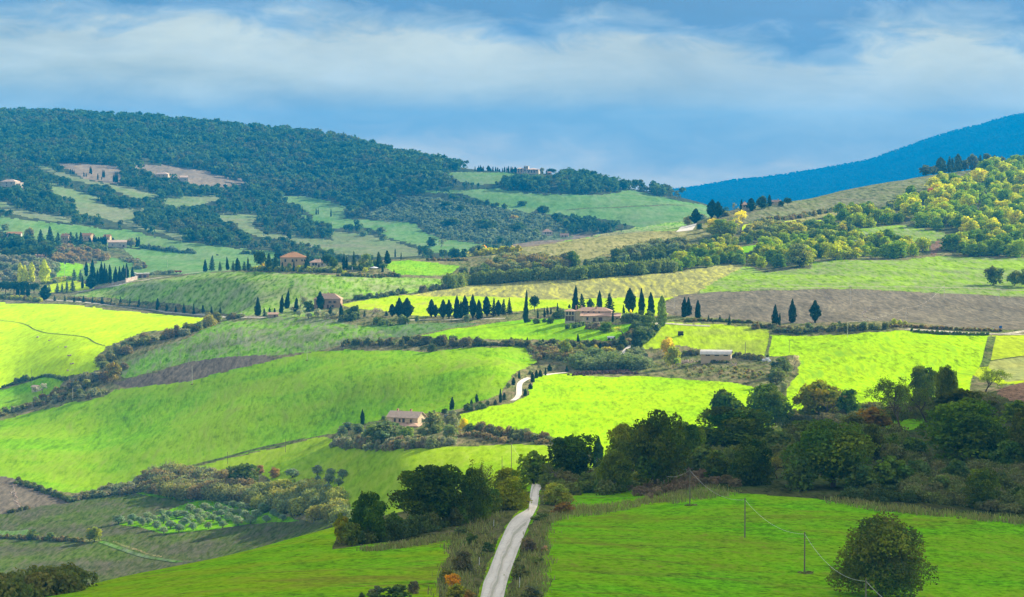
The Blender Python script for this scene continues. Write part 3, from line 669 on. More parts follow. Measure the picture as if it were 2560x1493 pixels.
def proto_cypress(seed, n, size, shape='slim', single=True):
    rng = np.random.default_rng(seed)
    z = rng.beta(1.15, 1.25, n) * 0.97 + 0.03 if shape != 'fir' else rng.beta(1.0, 1.7, n) * 0.93 + 0.06
    a = rng.uniform(0, 2*PI, n)
    t = z
    if shape == 'slim':   r = np.minimum(1, t/0.10)**0.7 * (1 - np.clip((t-0.35)/0.66, 0, 1)**1.7)
    elif shape == 'full': r = np.minimum(1, np.maximum(t-0.1, 0)/0.26)**0.75 * (1 - np.clip((t-0.42)/0.60, 0, 1)**1.6)
    elif shape == 'column': r = np.minimum(1, t/0.14)**0.6 * (1 - np.clip((t-0.6)/0.42, 0, 1)**1.5)
    else:                 r = (1.04 - t)**0.9 * np.minimum(1, t/0.08)
    ph = rng.uniform(0, 6.28, 4)
    lump = 1 + 0.18*np.sin(a*2 + ph[0] + t*8) + 0.14*np.sin(a*3 + ph[1] - t*15) + 0.09*np.sin(t*33 + ph[2])
    if shape == 'fir': lump = lump * (1 + 0.22*np.sin(t*48 + a + ph[3]))
    rr = 0.5 * r * lump * np.where(rng.random(n) < 0.25, rng.uniform(0.4, 0.9, n), rng.uniform(0.88, 1.06, n))
    bk = 0.05 * rng.normal(); bend = bk * t**2
    p = np.stack([rr*np.cos(a) + bend, rr*np.sin(a), t], 1)
    nr = np.stack([np.cos(a), np.sin(a), np.full(n, 0.25)], 1) + rng.normal(size=(n, 3))*0.5
    asp = 2.2 if shape != 'fir' else 1.0
    v, q = leaf_quads(p, nr, np.full(n, size), rng, 1.0)
    # sprays point upward: stretch them in z
    c = np.repeat(p, 4, 0); v = c + (v - c) * np.array([1.0, 1.0, 0.22 * asp * 0.9])
    tint = np.repeat(np.array([[1,1,1]]) * rng.uniform(0.6, 1.35, (n, 1)), 4, 0)
    tv, tq = tubes([([(0,0,-0.05), (0,0,0.1), (bk*0.3,0,0.7)], [0.10, 0.075, 0.02])], 5)
    if single: return bake('cypress', [(v, q, tint, 0), (tv, tq, None, 1)], [DENSE, BARK])
    return mesh_from('trunk', tv, tq, [BARK], True), bake('crown', [(v, q, tint, 0)], [DENSE])

def proto_pine(seed, n, size, single=False):
    rng = np.random.default_rng(seed); lobes = []
    for i in range(11):
        a = i*2.4; r = 0.33*math.sqrt((i+0.3)/11)
        lobes.append((r*math.cos(a), r*math.sin(a), 0.68 - 0.8*r*r + rng.normal()*0.03, 0.21, 0.21, 0.27, vary(rng, 0.1)))
    f = lobe_foliage(lobes, n, size, rng, 0.25, 0.3)
    tv, tq = tubes(limb_paths(rng, lobes[2:9], 0.5, 0.032, 0.03), 5)
    if single: return bake('umbrella_pine', [(*f, 0), (tv, tq, None, 1)], [DENSE, BARK])
    return mesh_from('trunk', tv, tq, [BARK], True), bake('crown', [(*f, 0)], [DENSE])

def proto_olive(seed, n, size, single=False):
    rng = np.random.default_rng(seed); lobes = []
    for i in range(9):
        a = i*2.4 + rng.normal()*0.3; t = (i+0.5)/9; r = 0.30*math.sin(PI*(0.2+0.75*t))
        lobes.append((r*math.cos(a), r*math.sin(a), 0.30 + 0.54*t, 0.25, 0.25, 0.2, vary(rng, 0.1)))
    f = lobe_foliage(lobes, n, size, rng, 0.3)
    tv, tq = tubes(limb_paths(rng, lobes[1:6], 0.3, 0.05, 0.03), 5)
    if single: return bake('olive_tree', [(*f, 0), (tv, tq, None, 1)], [LEAF, BARK])
    return mesh_from('trunk', tv, tq, [BARK], True), bake('crown', [(*f, 0)], [LEAF])

PROTO = {}
PROTO['oak0'] = [proto_broad(100+i, 11000, 0.017, 0) for i in range(5)]
PROTO['bush0'] = [proto_broad(120+i, 11000, 0.017, 0, 'bush') for i in range(4)]
PROTO['dome0'] = [proto_broad(131, 21000, 0.0125, 0, 'dome')]
PROTO['oak1'] = [proto_broad(140+i, 1500, 0.042, 1) for i in range(6)]
PROTO['bush1'] = [proto_broad(160+i, 1300, 0.045, 1, 'bush') for i in range(6)]
PROTO['oak3'] = [proto_broad(180+i, 420, 0.075, 3) for i in range(5)]
PROTO['bush3'] = [proto_broad(190+i, 380, 0.075, 3, 'bush') for i in range(4)]
PROTO['bare0'] = [proto_bare(200, 900, 0.013, (1,1,1)), proto_bare(203, 3200, 0.013, (1,1,1), 5, 0.45, 0.34, BARK)]
PROTO['thin0'] = [proto_bare(205+i, 2200, 0.016, (1,1,1), 4, 0.1, 0.28) for i in range(2)]
for sh in ('slim', 'full', 'column', 'fir'):
    PROTO[sh + '1'] = [proto_cypress(300+i, 1500, 0.085 if sh != 'fir' else 0.07, sh, False) for i in range(6)]
    PROTO[sh + '3'] = [proto_cypress(320+i, 420, 0.15 if sh != 'fir' else 0.11, sh, True) for i in range(6)]
PROTO['pine1'] = [proto_pine(400+i, 1300, 0.045) for i in range(2)]
PROTO['pine3'] = [proto_pine(410+i, 420, 0.075, True) for i in range(2)]
PROTO['olive1'] = [proto_olive(420+i, 900, 0.05) for i in range(4)]
PROTO['olive3'] = [proto_olive(430+i, 320, 0.085, True) for i in range(3)]

G_DARK = (0.050, 0.078, 0.014); G_MID = (0.075, 0.115, 0.018); G_LIGHT = (0.12, 0.17, 0.025)
G_OLIVE = (0.2, 0.24, 0.16); G_YEL = (0.30, 0.30, 0.02); G_GOLD = (0.36, 0.31, 0.008); G_ORANGE = (0.38, 0.19, 0.012)
G_BROWN = (0.165, 0.115, 0.06); G_RED = (0.26, 0.075, 0.04); G_CYP = (0.016, 0.036, 0.016); G_GREY = (0.16, 0.17, 0.11)
G_POP = (0.42, 0.42, 0.015); G_PINE = (0.030, 0.058, 0.020); G_SAGE = (0.12, 0.15, 0.075)

ORD = ['first','second','third','fourth','fifth','sixth','seventh','eighth','ninth','tenth','eleventh','twelfth',
       'thirteenth','fourteenth','fifteenth','sixteenth','seventeenth','eighteenth','nineteenth','twentieth',
       'twenty-first','twenty-second','twenty-third','twenty-fourth','twenty-fifth']
CNT = [0]
SUN_AZ, SUN_EL = math.radians(50), math.radians(25)
NAMES = {'oak': ('broadleaf_tree', 'tree'), 'bush': ('bush', 'bush'), 'dome': ('bush', 'bush'), 'bare': ('bare_tree', 'tree'), 'thin': ('bare_tree', 'tree'),
         'slim': ('cypress_tree', 'cypress'), 'full': ('cypress_tree', 'cypress'), 'column': ('cypress_tree', 'cypress'),
         'fir': ('conifer_tree', 'conifer'), 'pine': ('umbrella_pine', 'pine'), 'olive': ('olive_tree', 'olive tree')}
HASPARTS = {}
def put_tree(kind, p, h, w, tint, label, group=None, name=None, cat=None, var=None, rot=None, single=None, sink=0.15, lean=0.0):
    """one tree: an Empty with trunk and crown, or one mesh where it is only a few pixels tall"""
    CNT[0] += 1; i = CNT[0]
    px = h * F / p.y * 0.4
    near = (kind + '0') in PROTO and (px > 42 or kind + '1' not in PROTO)
    if single is None: single = px < 15 and (kind + '3') in PROTO
    key = kind + ('0' if near else '3' if single else '1')
    pr = PROTO[key]; pick = pr[(i * 7 + 3) % len(pr)] if var is None else pr[var % len(pr)]
    nm, ct = NAMES[kind]; nm = name or nm; ct = cat or ct
    rz = (i * 2.399) % (2*PI) if rot is None else rot
    j = 1 + 0.10 * math.sin(i * 12.9898)
    col = (tint[0]*j, tint[1]*(0.5*j+0.5), tint[2], 1)
    if isinstance(pick, tuple):
        r = bpy.data.objects.new(nm, None); C.objects.link(r); r.empty_display_size = 0.5
        for me in pick:
            o = bpy.data.objects.new(me.name.split('.')[0], me); C.objects.link(o); o.parent = r
            if me.name.startswith('crown'): o.color = col
    else:
        r = bpy.data.objects.new(nm, pick); C.objects.link(r); r.color = col
    if kind in ('slim', 'full', 'column', 'fir') and not lean: lean = 0.035 * math.sin(i * 7.7); w *= 1 + 0.14 * math.sin(i * 3.3)
    r.location = (p.x, p.y, p.z - sink); r.rotation_euler = (0, lean, rz); r.scale = (w, w, h)
    tag(r, label, ct, group)
    return r

def tree(kind, L, x, base, top, w, tint, label, group=None, **kw):
    p = ground(P(L, x, base)); k = p.y / F / ZS
    return put_tree(kind, p, max((base - top) * k, 0.8), max(w * k, 0.5), tint, label, group, **kw)

def trees(kind, L, items, tint, tmpl, group, **kw):
    """a row or group, labelled left to right; items (x, base, top, width[, kind])"""
    items = sorted(items); n = len(items)
    for i, it in enumerate(items):
        k = it[4] if len(it) > 4 else kind
        o = ORD[i] if i < len(ORD) else 'later'
        if n > 2 and i == n - 1: o = 'last'
        tree(k, L, *it[:4], tint, tmpl.replace('{o}', o), group, **kw)

def scatter_px(L, poly, n, dx, dy, seed=1):
    """base points inside a sheet polygon, kept apart"""
    rng = np.random.default_rng(seed); pp = np.array(poly, float); out = []
    x0, y0 = pp.min(0); x1, y1 = pp.max(0); tries = 0
    while len(out) < n and tries < n * 60:
        tries += 1
        x, y = rng.uniform(x0, x1), rng.uniform(y0, y1)
        if not inpoly(pp, np.array([x]), np.array([y]))[0]: continue
        if any(((x-a)/dx)**2 + ((y-b)/dy)**2 < 1 for a, b in out): continue
        out.append((x, y))
    return sorted(out, key=lambda q: q[1])

# ---- loose masses of foliage: hedges, thickets, undergrowth
def blob_mass(name, blobs, leaf, rng, per=5.5, mat=None, inner=0.2):
    """blobs: (x,y,z,rx,rz,tint) in world; returns one mesh object with its origin at the first blob"""
    o0 = np.array(blobs[0][:3]); V, Q, T = [], [], []; off = 0
    for (x, y, z, rx, rz, ti) in blobs:
        area = 2 * PI * rx * rz * 1.3
        n = int(np.clip(per * area / (leaf * leaf * 4), 26, 900))
        lb = [(x-o0[0], y-o0[1], z-o0[2] + rz*0.35, rx, rx, rz*0.75, ti)]
        for k in range(3):
            a = rng.uniform(0, 6.28)
            lb.append((x-o0[0]+math.cos(a)*rx*0.55, y-o0[1]+math.sin(a)*rx*0.55, z-o0[2]+rz*rng.uniform(0.3, 0.8), rx*0.55, rx*0.55, rz*0.5, ti))
        v, q, t = lobe_foliage(lb, n, leaf, rng, inner, 0.1)
        V.append(v); Q.append(q + off); T.append(t); off += len(v)
    me = mesh_from(name, np.concatenate(V), np.concatenate(Q), [mat or LEAF], False, np.concatenate(T))
    o = link(name, me, loc=tuple(o0)); return o

def hedge(L, pts, h, w, tints, label=None, name='hedge', cat='hedge', group=None, seed=1, leafk=1.0, kind=None, hv=0.55, step=0.42, per=5.5):
    """an overgrown hedge along a sight-line polyline; h, w in metres"""
    rng = np.random.default_rng(seed)
    g = [ground(q) for q in PL(L, pts)]
    blobs = []
    for a, b in zip(g[:-1], g[1:]):
        ln = (b - a).length; n = max(1, int(ln / (h * step)))
        for i in range(n):
            t = (i + rng.random()) / n; q = a.lerp(b, t)
            off = rng.normal() * w * 0.28; x = q.x + rng.normal() * w * 0.2; y = q.y + off
            rz = h * rng.uniform(1 - hv, 1 + hv) * 0.62; rx = max(h, w*0.5) * rng.uniform(0.25, 0.62)
            ti = (np.array(tints[rng.integers(len(tints))])*0.65 + np.mean(tints, 0)*0.35) * rng.uniform(0.86, 1.14)
            blobs.append((x, y, ground_z(x, y), rx, rz, ti))
    leaf = max(0.16, 1.5 * 2.5 * g[0].y / F * 0.5) * leafk
    o = blob_mass(name, blobs, leaf, rng, per)
    if kind: struct(o, kind, label)
    else: tag(o, label, cat, group)
    return o

def mass(L, poly, n, h, tints, label=None, name='thicket', cat='thicket', group=None, seed=1, kind=None, leafk=1.0, dx=10, dy=5, wk=0.6, per=5.5, jit=0.0):
    rng = np.random.default_rng(seed); blobs = []
    for (x, y) in scatter_px(L, poly, n, dx, dy, seed):
        p = ground(P(L, x, y)); hh = rng.uniform(*h)
        if jit: p.x += rng.normal() * hh * jit; p.y += rng.normal() * hh * jit; p.z = ground_z(p.x, p.y); hh *= rng.uniform(0.4, 1.1)
        if jit and not off_road(p.x, p.y, hh * wk + 0.35): continue
        ti = (np.array(tints[rng.integers(len(tints))])*0.65 + np.mean(tints, 0)*0.35) * rng.uniform(0.86, 1.14)
        blobs.append((p.x, p.y, p.z, hh * wk * rng.uniform(0.7, 1.2), hh * 0.65, ti))
    leaf = max(0.15, 1.5 * 2.5 * blobs[0][1] / F * 0.5) * leafk
    o = blob_mass(name, blobs, leaf, rng, per)
    if kind: struct(o, kind, label)
    else: tag(o, label, cat, group)
    return o

def grass_mass(L, poly, n, h, tints, name='dry_grass', label=None, seed=1, width=0.10):
    """standing dry stalks: upright blades"""
    rng = np.random.default_rng(seed); pp = np.array(poly, float); P0 = []
    x0, y0 = pp.min(0); x1, y1 = pp.max(0)
    xs = rng.uniform(x0, x1, n*4); ys = rng.uniform(y0, y1, n*4)
    ok = inpoly(pp, xs, ys); xs, ys = xs[ok][:n], ys[ok][:n]
    for x, y in zip(xs, ys):
        g = ground(P(L, x, y)); P0.append((g.x + rng.normal()*0.6, g.y + rng.normal()*0.6, g.z))
    P0 = np.array(P0); n = len(P0); k = 5
    base = np.repeat(P0, k, 0) + np.concatenate([rng.normal(size=(n*k, 2))*0.5, np.zeros((n*k, 1))], 1)
    hh = rng.uniform(*h, n*k)
    a = rng.uniform(0, PI, n*k); d = np.stack([np.cos(a)*width, np.sin(a)*width, np.zeros(n*k)], 1)
    ln = np.concatenate([rng.normal(size=(n*k, 2))*0.25, np.ones((n*k, 1))], 1) * hh[:, None]
    v = np.stack([base - d - [0,0,0.1], base + d - [0,0,0.1], base + ln + d*0.4, base + ln - d*0.4], 1).reshape(-1, 3)
    o0 = P0[0]; q = np.arange(n*k*4).reshape(-1, 4)
    T = np.array(tints)[rng.integers(len(tints), size=n)]; T = np.repeat(np.repeat(T, k, 0) * rng.uniform(0.7, 1.3, (n*k, 1)), 4, 0)
    o = link(name, mesh_from(name, v - o0, q, [LEAF], False, T), loc=tuple(o0))
    return struct(o, 'stuff', label)

EDGES = []
# ---- ribbons: roads, tracks, ditches draped on the ground
def ribbon(name, L, left, right, mat, label, lift=0.12, n=90, across=5):
    def res(pts):
        g = [ground(q) for q in PL(L, pts)]; g = np.array(g)
        s = np.concatenate([[0], np.cumsum(np.linalg.norm(np.diff(g[:, :2], axis=0), axis=1))])
        tt = np.linspace(0, s[-1], n)
        return np.stack([pchip(s, g[:, 0], tt), pchip(s, g[:, 1], tt)], 1)
    a, b = res(left), res(right); V = []; EDGES.append((a, b))
    for i in range(n):
        for k in range(across + 1):
            q = a[i] + (b[i] - a[i]) * k / across
            V.append((q[0], q[1], ground_z(q[0], q[1]) + lift * (1 if 0 < k < across else 0.6)))
    W = across + 1
    Q = np.array([(i*W+k, i*W+k+1, (i+1)*W+k+1, (i+1)*W+k) for i in range(n-1) for k in range(across)])
    return struct(link(name, mesh_from(name, np.array(V), Q, [mat], True)), label=label)

def strip(name, edges, f0, f1, mat, label, lift):
    a, b = edges; V = []; A = 2; n = len(a)
    for i in range(n):
        wob = 0.03 * math.sin(i * 0.31) + 0.02 * math.sin(i * 0.83)
        for k in range(A + 1):
            q = a[i] + (b[i] - a[i]) * (f0 + (f1 - f0) * k / A + wob); V.append((q[0], q[1], ground_z(q[0], q[1]) + lift))
    Q = np.array([(i*3+k, i*3+k+1, (i+1)*3+k+1, (i+1)*3+k) for i in range(n-1) for k in range(A)])
    return struct(link(name, mesh_from(name, np.array(V), Q, [mat], True)), label=label)

def off_road(x, y, r):
    for a, b in EDGES:
        c = (a + b) * 0.5; d = np.hypot(c[:, 0] - x, c[:, 1] - y); i = int(d.argmin())
        if d[i] < r + 0.5 * np.hypot(*(b[i] - a[i])): return False
    return True

def track(name, L, pts, width, mat, label, lift=0.15):
    g = np.array([ground(q) for q in PL(L, pts)])[:, :2]
    s = np.concatenate([[0], np.cumsum(np.linalg.norm(np.diff(g, axis=0), axis=1))])
    n = max(8, int(s[-1] / 6)); tt = np.linspace(0, s[-1], n)
    c = np.stack([pchip(s, g[:, 0], tt), pchip(s, g[:, 1], tt)], 1) if len(g) > 2 else g[0] + (g[1]-g[0]) * (tt/s[-1])[:, None]
    d = np.gradient(c, axis=0); d /= np.linalg.norm(d, axis=1, keepdims=True); nr = np.stack([-d[:, 1], d[:, 0]], 1)
    V = []; A = 3
    for i in range(n):
        for k in range(A + 1):
            q = c[i] + nr[i] * width * (k / A - 0.5)
            V.append((q[0], q[1], ground_z(q[0], q[1]) + lift))
    Q = np.array([(i*4+k, (i+1)*4+k, (i+1)*4+k+1, i*4+k+1) for i in range(n-1) for k in range(A)])
    return struct(link(name, mesh_from(name, np.array(V), Q, [mat], True)), label=label)
# ------------------------------------------------------------------ buildings
STONE = stone_mat('stone_wall', (0.66, 0.53, 0.33), (0.55, 0.43, 0.27))
STONEP = stone_mat('pale_stone_wall', (0.62, 0.52, 0.36), (0.52, 0.43, 0.30))
PLASTER = plain_mat('ochre_plaster', (0.60, 0.43, 0.22), (0.50, 0.36, 0.20), 0.4)
PLASTERW = plain_mat('cream_plaster', (0.60, 0.52, 0.38), (0.50, 0.42, 0.31), 0.4)
BRICK = stone_mat('brick_wall', (0.48, 0.31, 0.2), (0.40, 0.27, 0.18), 3.0)
TILE = tile_mat('roof_tiles', (0.60, 0.38, 0.25), (0.50, 0.32, 0.22))
TILEP = tile_mat('pale_roof_tiles', (0.74, 0.53, 0.38), (0.62, 0.44, 0.31))
TILEO = tile_mat('orange_roof_tiles', (0.52, 0.26, 0.10), (0.42, 0.23, 0.12))
GLASS = plain_mat('dark_window', (0.025, 0.028, 0.035), (0.045, 0.05, 0.06), 1.0, 0, 0.25)
SHUT = plain_mat('shutter_wood', (0.16, 0.10, 0.06), (0.11, 0.07, 0.045), 2.0)
TRIM = plain_mat('stone_trim', (0.42, 0.34, 0.24), (0.36, 0.28, 0.19), 1.5)
POST = plain_mat('weathered_pole_wood', (0.24, 0.20, 0.16), (0.17, 0.14, 0.11), 3.0)
WHITE = plain_mat('white_paint', (0.80, 0.80, 0.76), (0.62, 0.61, 0.57), 2.0)
METAL = plain_mat('pale_sheet_metal', (0.74, 0.68, 0.58), (0.62, 0.56, 0.48), 0.6)
TANW = plain_mat('tan_render', (0.66, 0.49, 0.30), (0.58, 0.43, 0.27), 0.5)
REDP = plain_mat('red_paint', (0.42, 0.05, 0.03), (0.30, 0.05, 0.03), 2.0)
DARK = plain_mat('dark_metal', (0.05, 0.05, 0.055), (0.09, 0.08, 0.08), 2.0)
RUBBER = plain_mat('black_rubber', (0.02, 0.02, 0.02), (0.03, 0.03, 0.03), 2.0)
BLUEP = plain_mat('blue_sign_paint', (0.03, 0.16, 0.50), (0.03, 0.14, 0.45), 2.0)
GRAVEL = field_mat('white_gravel', (0.84, 0.74, 0.58), (0.76, 0.67, 0.52), (0.70, 0.62, 0.49), 0.25, 0.25, 9, 2.2, 0.5, 0, 1, 0.3, 0.12, 6, 0.5, 40.0)
RUT = field_mat('rut_gravel', (0.88,0.78,0.62), (0.82,0.72,0.57), None, 0, 0.2, 7, 2.0, 0.6, 0, 1, 0.3, 0.1, 6, 0.3, 43.0, ys=1.0)
MIDG = field_mat('strip_gravel', (0.60,0.54,0.40), (0.66,0.58,0.44), (0.35,0.36,0.2), 0.3, 0.2, 7, 2.0, 0.6, 0, 1, 0.3, 0.2, 6, 0.3, 44.0, ys=1.0)
DUST = field_mat('dusty_track', (0.52, 0.46, 0.32), (0.44, 0.40, 0.28), None, 0, 0.2, 12, 4, 1.0, 0, 1, 0.2, 0.4, 4, 0.4, 41.0)
DITCH = field_mat('ditch_grass', (0.10, 0.15, 0.03), (0.14, 0.14, 0.05), None, 0, 0.2, 12, 4, 1.0, 0, 1, 0.2, 0.8, 4, 0.6, 42.0)
RUBBLE = stone_mat('rubble_stone', (0.50, 0.42, 0.34), (0.38, 0.27, 0.2), 2.5)

def roof_mesh(b, L, W, z, rh, kind, ov=0.5, th=0.18, ridge_along='x'):
    x0, x1, y0, y1 = -L/2-ov, L/2+ov, -W/2-ov, W/2+ov
    zo = z - ov * rh / (W/2)
    if kind == 'gable':
        v = [(x0,y0,zo),(x1,y0,zo),(x1,0,z+rh),(x0,0,z+rh),(x1,y1,zo),(x0,y1,zo)]
        f = [(0,1,2,3),(3,2,4,5)]
        lo = [(a,b_,c-th) for a,b_,c in v]
        b.add(v + lo, f + [(3+6,2+6,1+6,0+6),(5+6,4+6,2+6,3+6),(0,6,7,1),(1,7,8,2),(2,8,10,4),(4,10,11,5),(5,11,9,3),(3,9,6,0)])
    elif kind == 'hip':
        k = min(L, W) / 2
        r0, r1 = (-L/2 + k, L/2 - k) if L > W else (-0.05, 0.05)
        v = [(x0,y0,zo),(x1,y0,zo),(x1,y1,zo),(x0,y1,zo),(r0,0,z+rh),(r1,0,z+rh)]
        lo = [(a,b_,c-th) for a,b_,c in v[:4]]
        b.add(v + lo, [(0,1,5,4),(1,2,5),(2,3,4,5),(3,0,4),(6,9,8,7),(0,6,7,1),(1,7,8,2),(2,8,9,3),(3,9,6,0)])
    else:  # lean-to, high at the back
        v = [(x0,y0,z),(x1,y0,z),(x1,W/2,z+rh),(x0,W/2,z+rh)]
        lo = [(a,b_,c-th) for a,b_,c in v]
        b.add(v + lo, [(0,1,2,3),(7,6,5,4),(0,4,5,1),(1,5,6,2),(2,6,7,3),(3,7,4,0)])

def block(root, L, W, H, roof, rh, wall, tile, off=(0,0,0), base=1.5, win=(), doors=(), chim=(), gable_end=True, side=(), shut=False, winmat=None):
    """one block of a building: wall, roof, windows, doors, chimneys; front is -y"""
    ox, oy, oz = off
    b = MB(); b.box(-L/2, L/2, -W/2, W/2, -base, H)
    if roof == 'gable':
        n = len(b.v); 
        b.add([(-L/2,-W/2,H+0.001),(-L/2,W/2,H+0.001),(-L/2,0,H+rh-0.02),(L/2,-W/2,H+0.001),(L/2,W/2,H+0.001),(L/2,0,H+rh-0.02)],
              [(1,0,2),(3,4,5),(0,3,5,2),(4,1,2,5)])
    if roof == 'lean':
        b.add([(-L/2,-W/2,H),(-L/2,W/2,H),(-L/2,W/2,H+rh-0.02),(L/2,-W/2,H),(L/2,W/2,H),(L/2,W/2,H+rh-0.02)],
              [(1,0,2),(3,4,5),(4,1,2,5)])
    b.build('wall', wall, root, off)
    b = MB(); roof_mesh(b, L, W, H + 0.14, rh, roof)
    rf = b.build('roof', tile, root, off)
    for (cx, cy, ch) in chim:
        b = MB(); b.box(cx-0.4, cx+0.4, cy-0.35, cy+0.35, H + rh*0.3, H + rh + ch)
        b.box(cx-0.52, cx+0.52, cy-0.47, cy+0.47, H + rh + ch + 0.003, H + rh + ch + 0.2)
        b.build('chimney', BRICK, rf)
    for (wx, wz, ww, wh) in win:
        fr = MB(); y = -W/2
        fr.box(wx-ww/2-0.14, wx-ww/2, y-0.07, y+0.05, wz, wz+wh); fr.box(wx+ww/2, wx+ww/2+0.14, y-0.07, y+0.05, wz, wz+wh)
        fr.box(wx-ww/2-0.14, wx+ww/2+0.14, y-0.09, y+0.05, wz+wh, wz+wh+0.16); fr.box(wx-ww/2-0.2, wx+ww/2+0.2, y-0.14, y+0.05, wz-0.14, wz)
        w_ = fr.build('window', TRIM, root, off)
        pn = MB(); pn.box(wx-ww/2, wx+ww/2, y-0.03, y+0.04, wz, wz+wh); pn.build('pane', winmat or GLASS, w_)
        if shut:
            for sx in (-1, 1):
                sh = MB(); sh.box(wx+sx*(ww/2+0.15+ww*0.25)-ww*0.22, wx+sx*(ww/2+0.15+ww*0.25)+ww*0.22, y-0.13, y-0.075, wz-0.05, wz+wh); sh.build('shutter', SHUT, w_)
    for (wy, wz, ww, wh) in side:      # right-hand end wall
        fr = MB(); x = L/2
        fr.box(x-0.05, x+0.08, wy-ww/2-0.14, wy+ww/2+0.14, wz+wh, wz+wh+0.15); fr.box(x-0.05, x+0.12, wy-ww/2-0.18, wy+ww/2+0.18, wz-0.13, wz)
        fr.box(x-0.05, x+0.07, wy-ww/2-0.14, wy-ww/2, wz-0.02, wz+wh+0.02); fr.box(x-0.05, x+0.07, wy+ww/2, wy+ww/2+0.14, wz-0.02, wz+wh+0.02)
        w_ = fr.build('window', TRIM, root, off)
        pn = MB(); pn.box(x-0.04, x+0.04, wy-ww/2, wy+ww/2, wz, wz+wh); pn.build('pane', GLASS, w_)
    for (dx, dw, dh) in doors:
        fr = MB(); y = -W/2
        fr.box(dx-dw/2-0.14, dx-dw/2, y-0.07, y+0.05, -0.2, dh); fr.box(dx+dw/2, dx+dw/2+0.14, y-0.07, y+0.05, -0.2, dh); fr.box(dx-dw/2-0.14, dx+dw/2+0.14, y-0.08, y+0.05, dh, dh+0.2)
        d_ = fr.build('door_frame', TRIM, root, off)
        pn = MB(); pn.box(dx-dw/2, dx+dw/2, y-0.035, y+0.04, -0.2, dh); pn.build('door', SHUT, d_)
    return rf

def site(L, x, y, name, label, cat, yaw=0.0, group=None, dz=0.0, back=0.0):
    p = ground(P(L, x, y))
    if back:
        d = Vector((p.x, p.y, 0)).normalized(); p = p + d*back; p.z = ground_z(p.x, p.y)
    r = bpy.data.objects.new(name, None); C.objects.link(r); r.empty_display_size = 2
    r.location = (p.x, p.y, p.z + dz); r.rotation_euler = (0, 0, yaw)
    tag(r, label, cat, group); return r, p.y / F / ZS

# 1. farmhouse in the centre: long two-storey block and a porch at the front right
r, k = site('H', 487, 225, 'stone_farmhouse', 'brick farmhouse with pale tiled roof and a pillared porch among grey shrubs', 'house', math.radians(-24), back=6, dz=-1.3)
m = lambda z, _k=k: z * _k
block(r, m(250), 8.5, 4.9, 'gable', 2.3, STONE, TILEP, (0, 0, 1.2), 4,
      [(-m(62),2.6,1.1,1.6),(-m(22),2.6,0.9,1.5),(m(10),2.5,1.2,1.8),(m(70),2.6,0.9,1.4)], [(m(40),1.2,2.3)], [(m(30),1.0,0.9),(-m(80),1.2,0.8)], side=[(0.5,2.6,1.0,1.6)])
block(r, m(180), 4.2, 1.7, 'lean', 0.9, STONE, TILE, (-m(15), -6.36, 0.6), 3)
b = MB(); roof_mesh(b, m(105), 6.5, 2.75, 1.0, 'hip'); b.build('porch_roof', TILE, r, (m(110), -6.0, 0.2))
for px_, py_ in ((-m(48), -3), (0, -3), (m(48), -3), (m(48), 2.5)):
    b = MB(); b.box(px_-0.28, px_+0.28, py_-0.28, py_+0.28, -2.5, 2.75); b.build('porch_pillar', BRICK, r, (m(110), -6.0, 0.2))
b = MB(); roof_mesh(b, m(70), 5, 2.4, 0.9, 'gable'); b.build('porch_roof', TILE, r, (m(40), -11.2, -0.6))
for px_ in (-m(30), 0, m(30)):
    b = MB(); b.box(px_-0.25, px_+0.25, -2.6, -2.1, -2.5, 2.35); b.build('porch_pillar', BRICK, r, (m(40), -11.2, -0.6))

# 2. the long villa on the lawn
r, k = site('E', 1850, 597, 'stone_villa', 'long stone villa with two tiled roof levels above the bright lawn', 'house', math.radians(-6), back=6)
m = lambda z, _k=k: z * _k
H1 = m(70)
block(r, m(265), 9.0, H1, 'hip', m(24), STONE, TILE, (m(5), 3.0, 0), 3,
      [(-m(75),H1*0.62,1.1,1.9),(-m(35),H1*0.62,1.1,1.9),(m(5),H1*0.62,1.1,1.9),(m(45),H1*0.62,1.1,1.9)], [], [(m(20),-1.5,0.6),(-m(130),1,0.8),(-m(90),1.5,0.7)])
block(r, m(72), 8.0, H1*0.98, 'hip', m(14), STONEP, TILE, (-m(165), 1.6, 0), 3,
      [(-m(20),H1*0.6,1.0,1.7),(m(2),H1*0.6,1.0,1.7),(m(22),H1*0.6,1.0,1.7)], [(-m(22),1.4,2.6),(-m(2),1.4,2.6),(m(20),1.4,2.6)], [])
block(r, m(290), 7.0, m(42), 'lean', m(20), STONE, TILE, (m(65), -5.1, -0.4), 3,
      [(-m(95),m(14),1.1,1.6),(m(90),m(14),1.3,1.4),(m(120),m(14),1.2,1.4)], [(m(0),2.2,2.7),(-m(45),1.6,2.4)], [])

# 3. hipped house behind the tall cypress
r, k = site('D', 2405, 500, 'farmhouse', 'stone house with hipped red roof behind the tall dark cypress', 'house', math.radians(-4), back=4)
m = lambda z, _k=k: z * _k
block(r, m(195), 9.5, m(70), 'hip', m(34), BRICK, TILE, (0, 0, 0), 3,
      [(m(20),m(36),1.0,1.5),(m(55),m(36),1.0,1.5),(-m(30),m(36),1.0,1.5),(m(38),m(8),1.0,1.4)], [(m(5),1.2,2.2)], [(0,0.4,0.6)], shut=True)

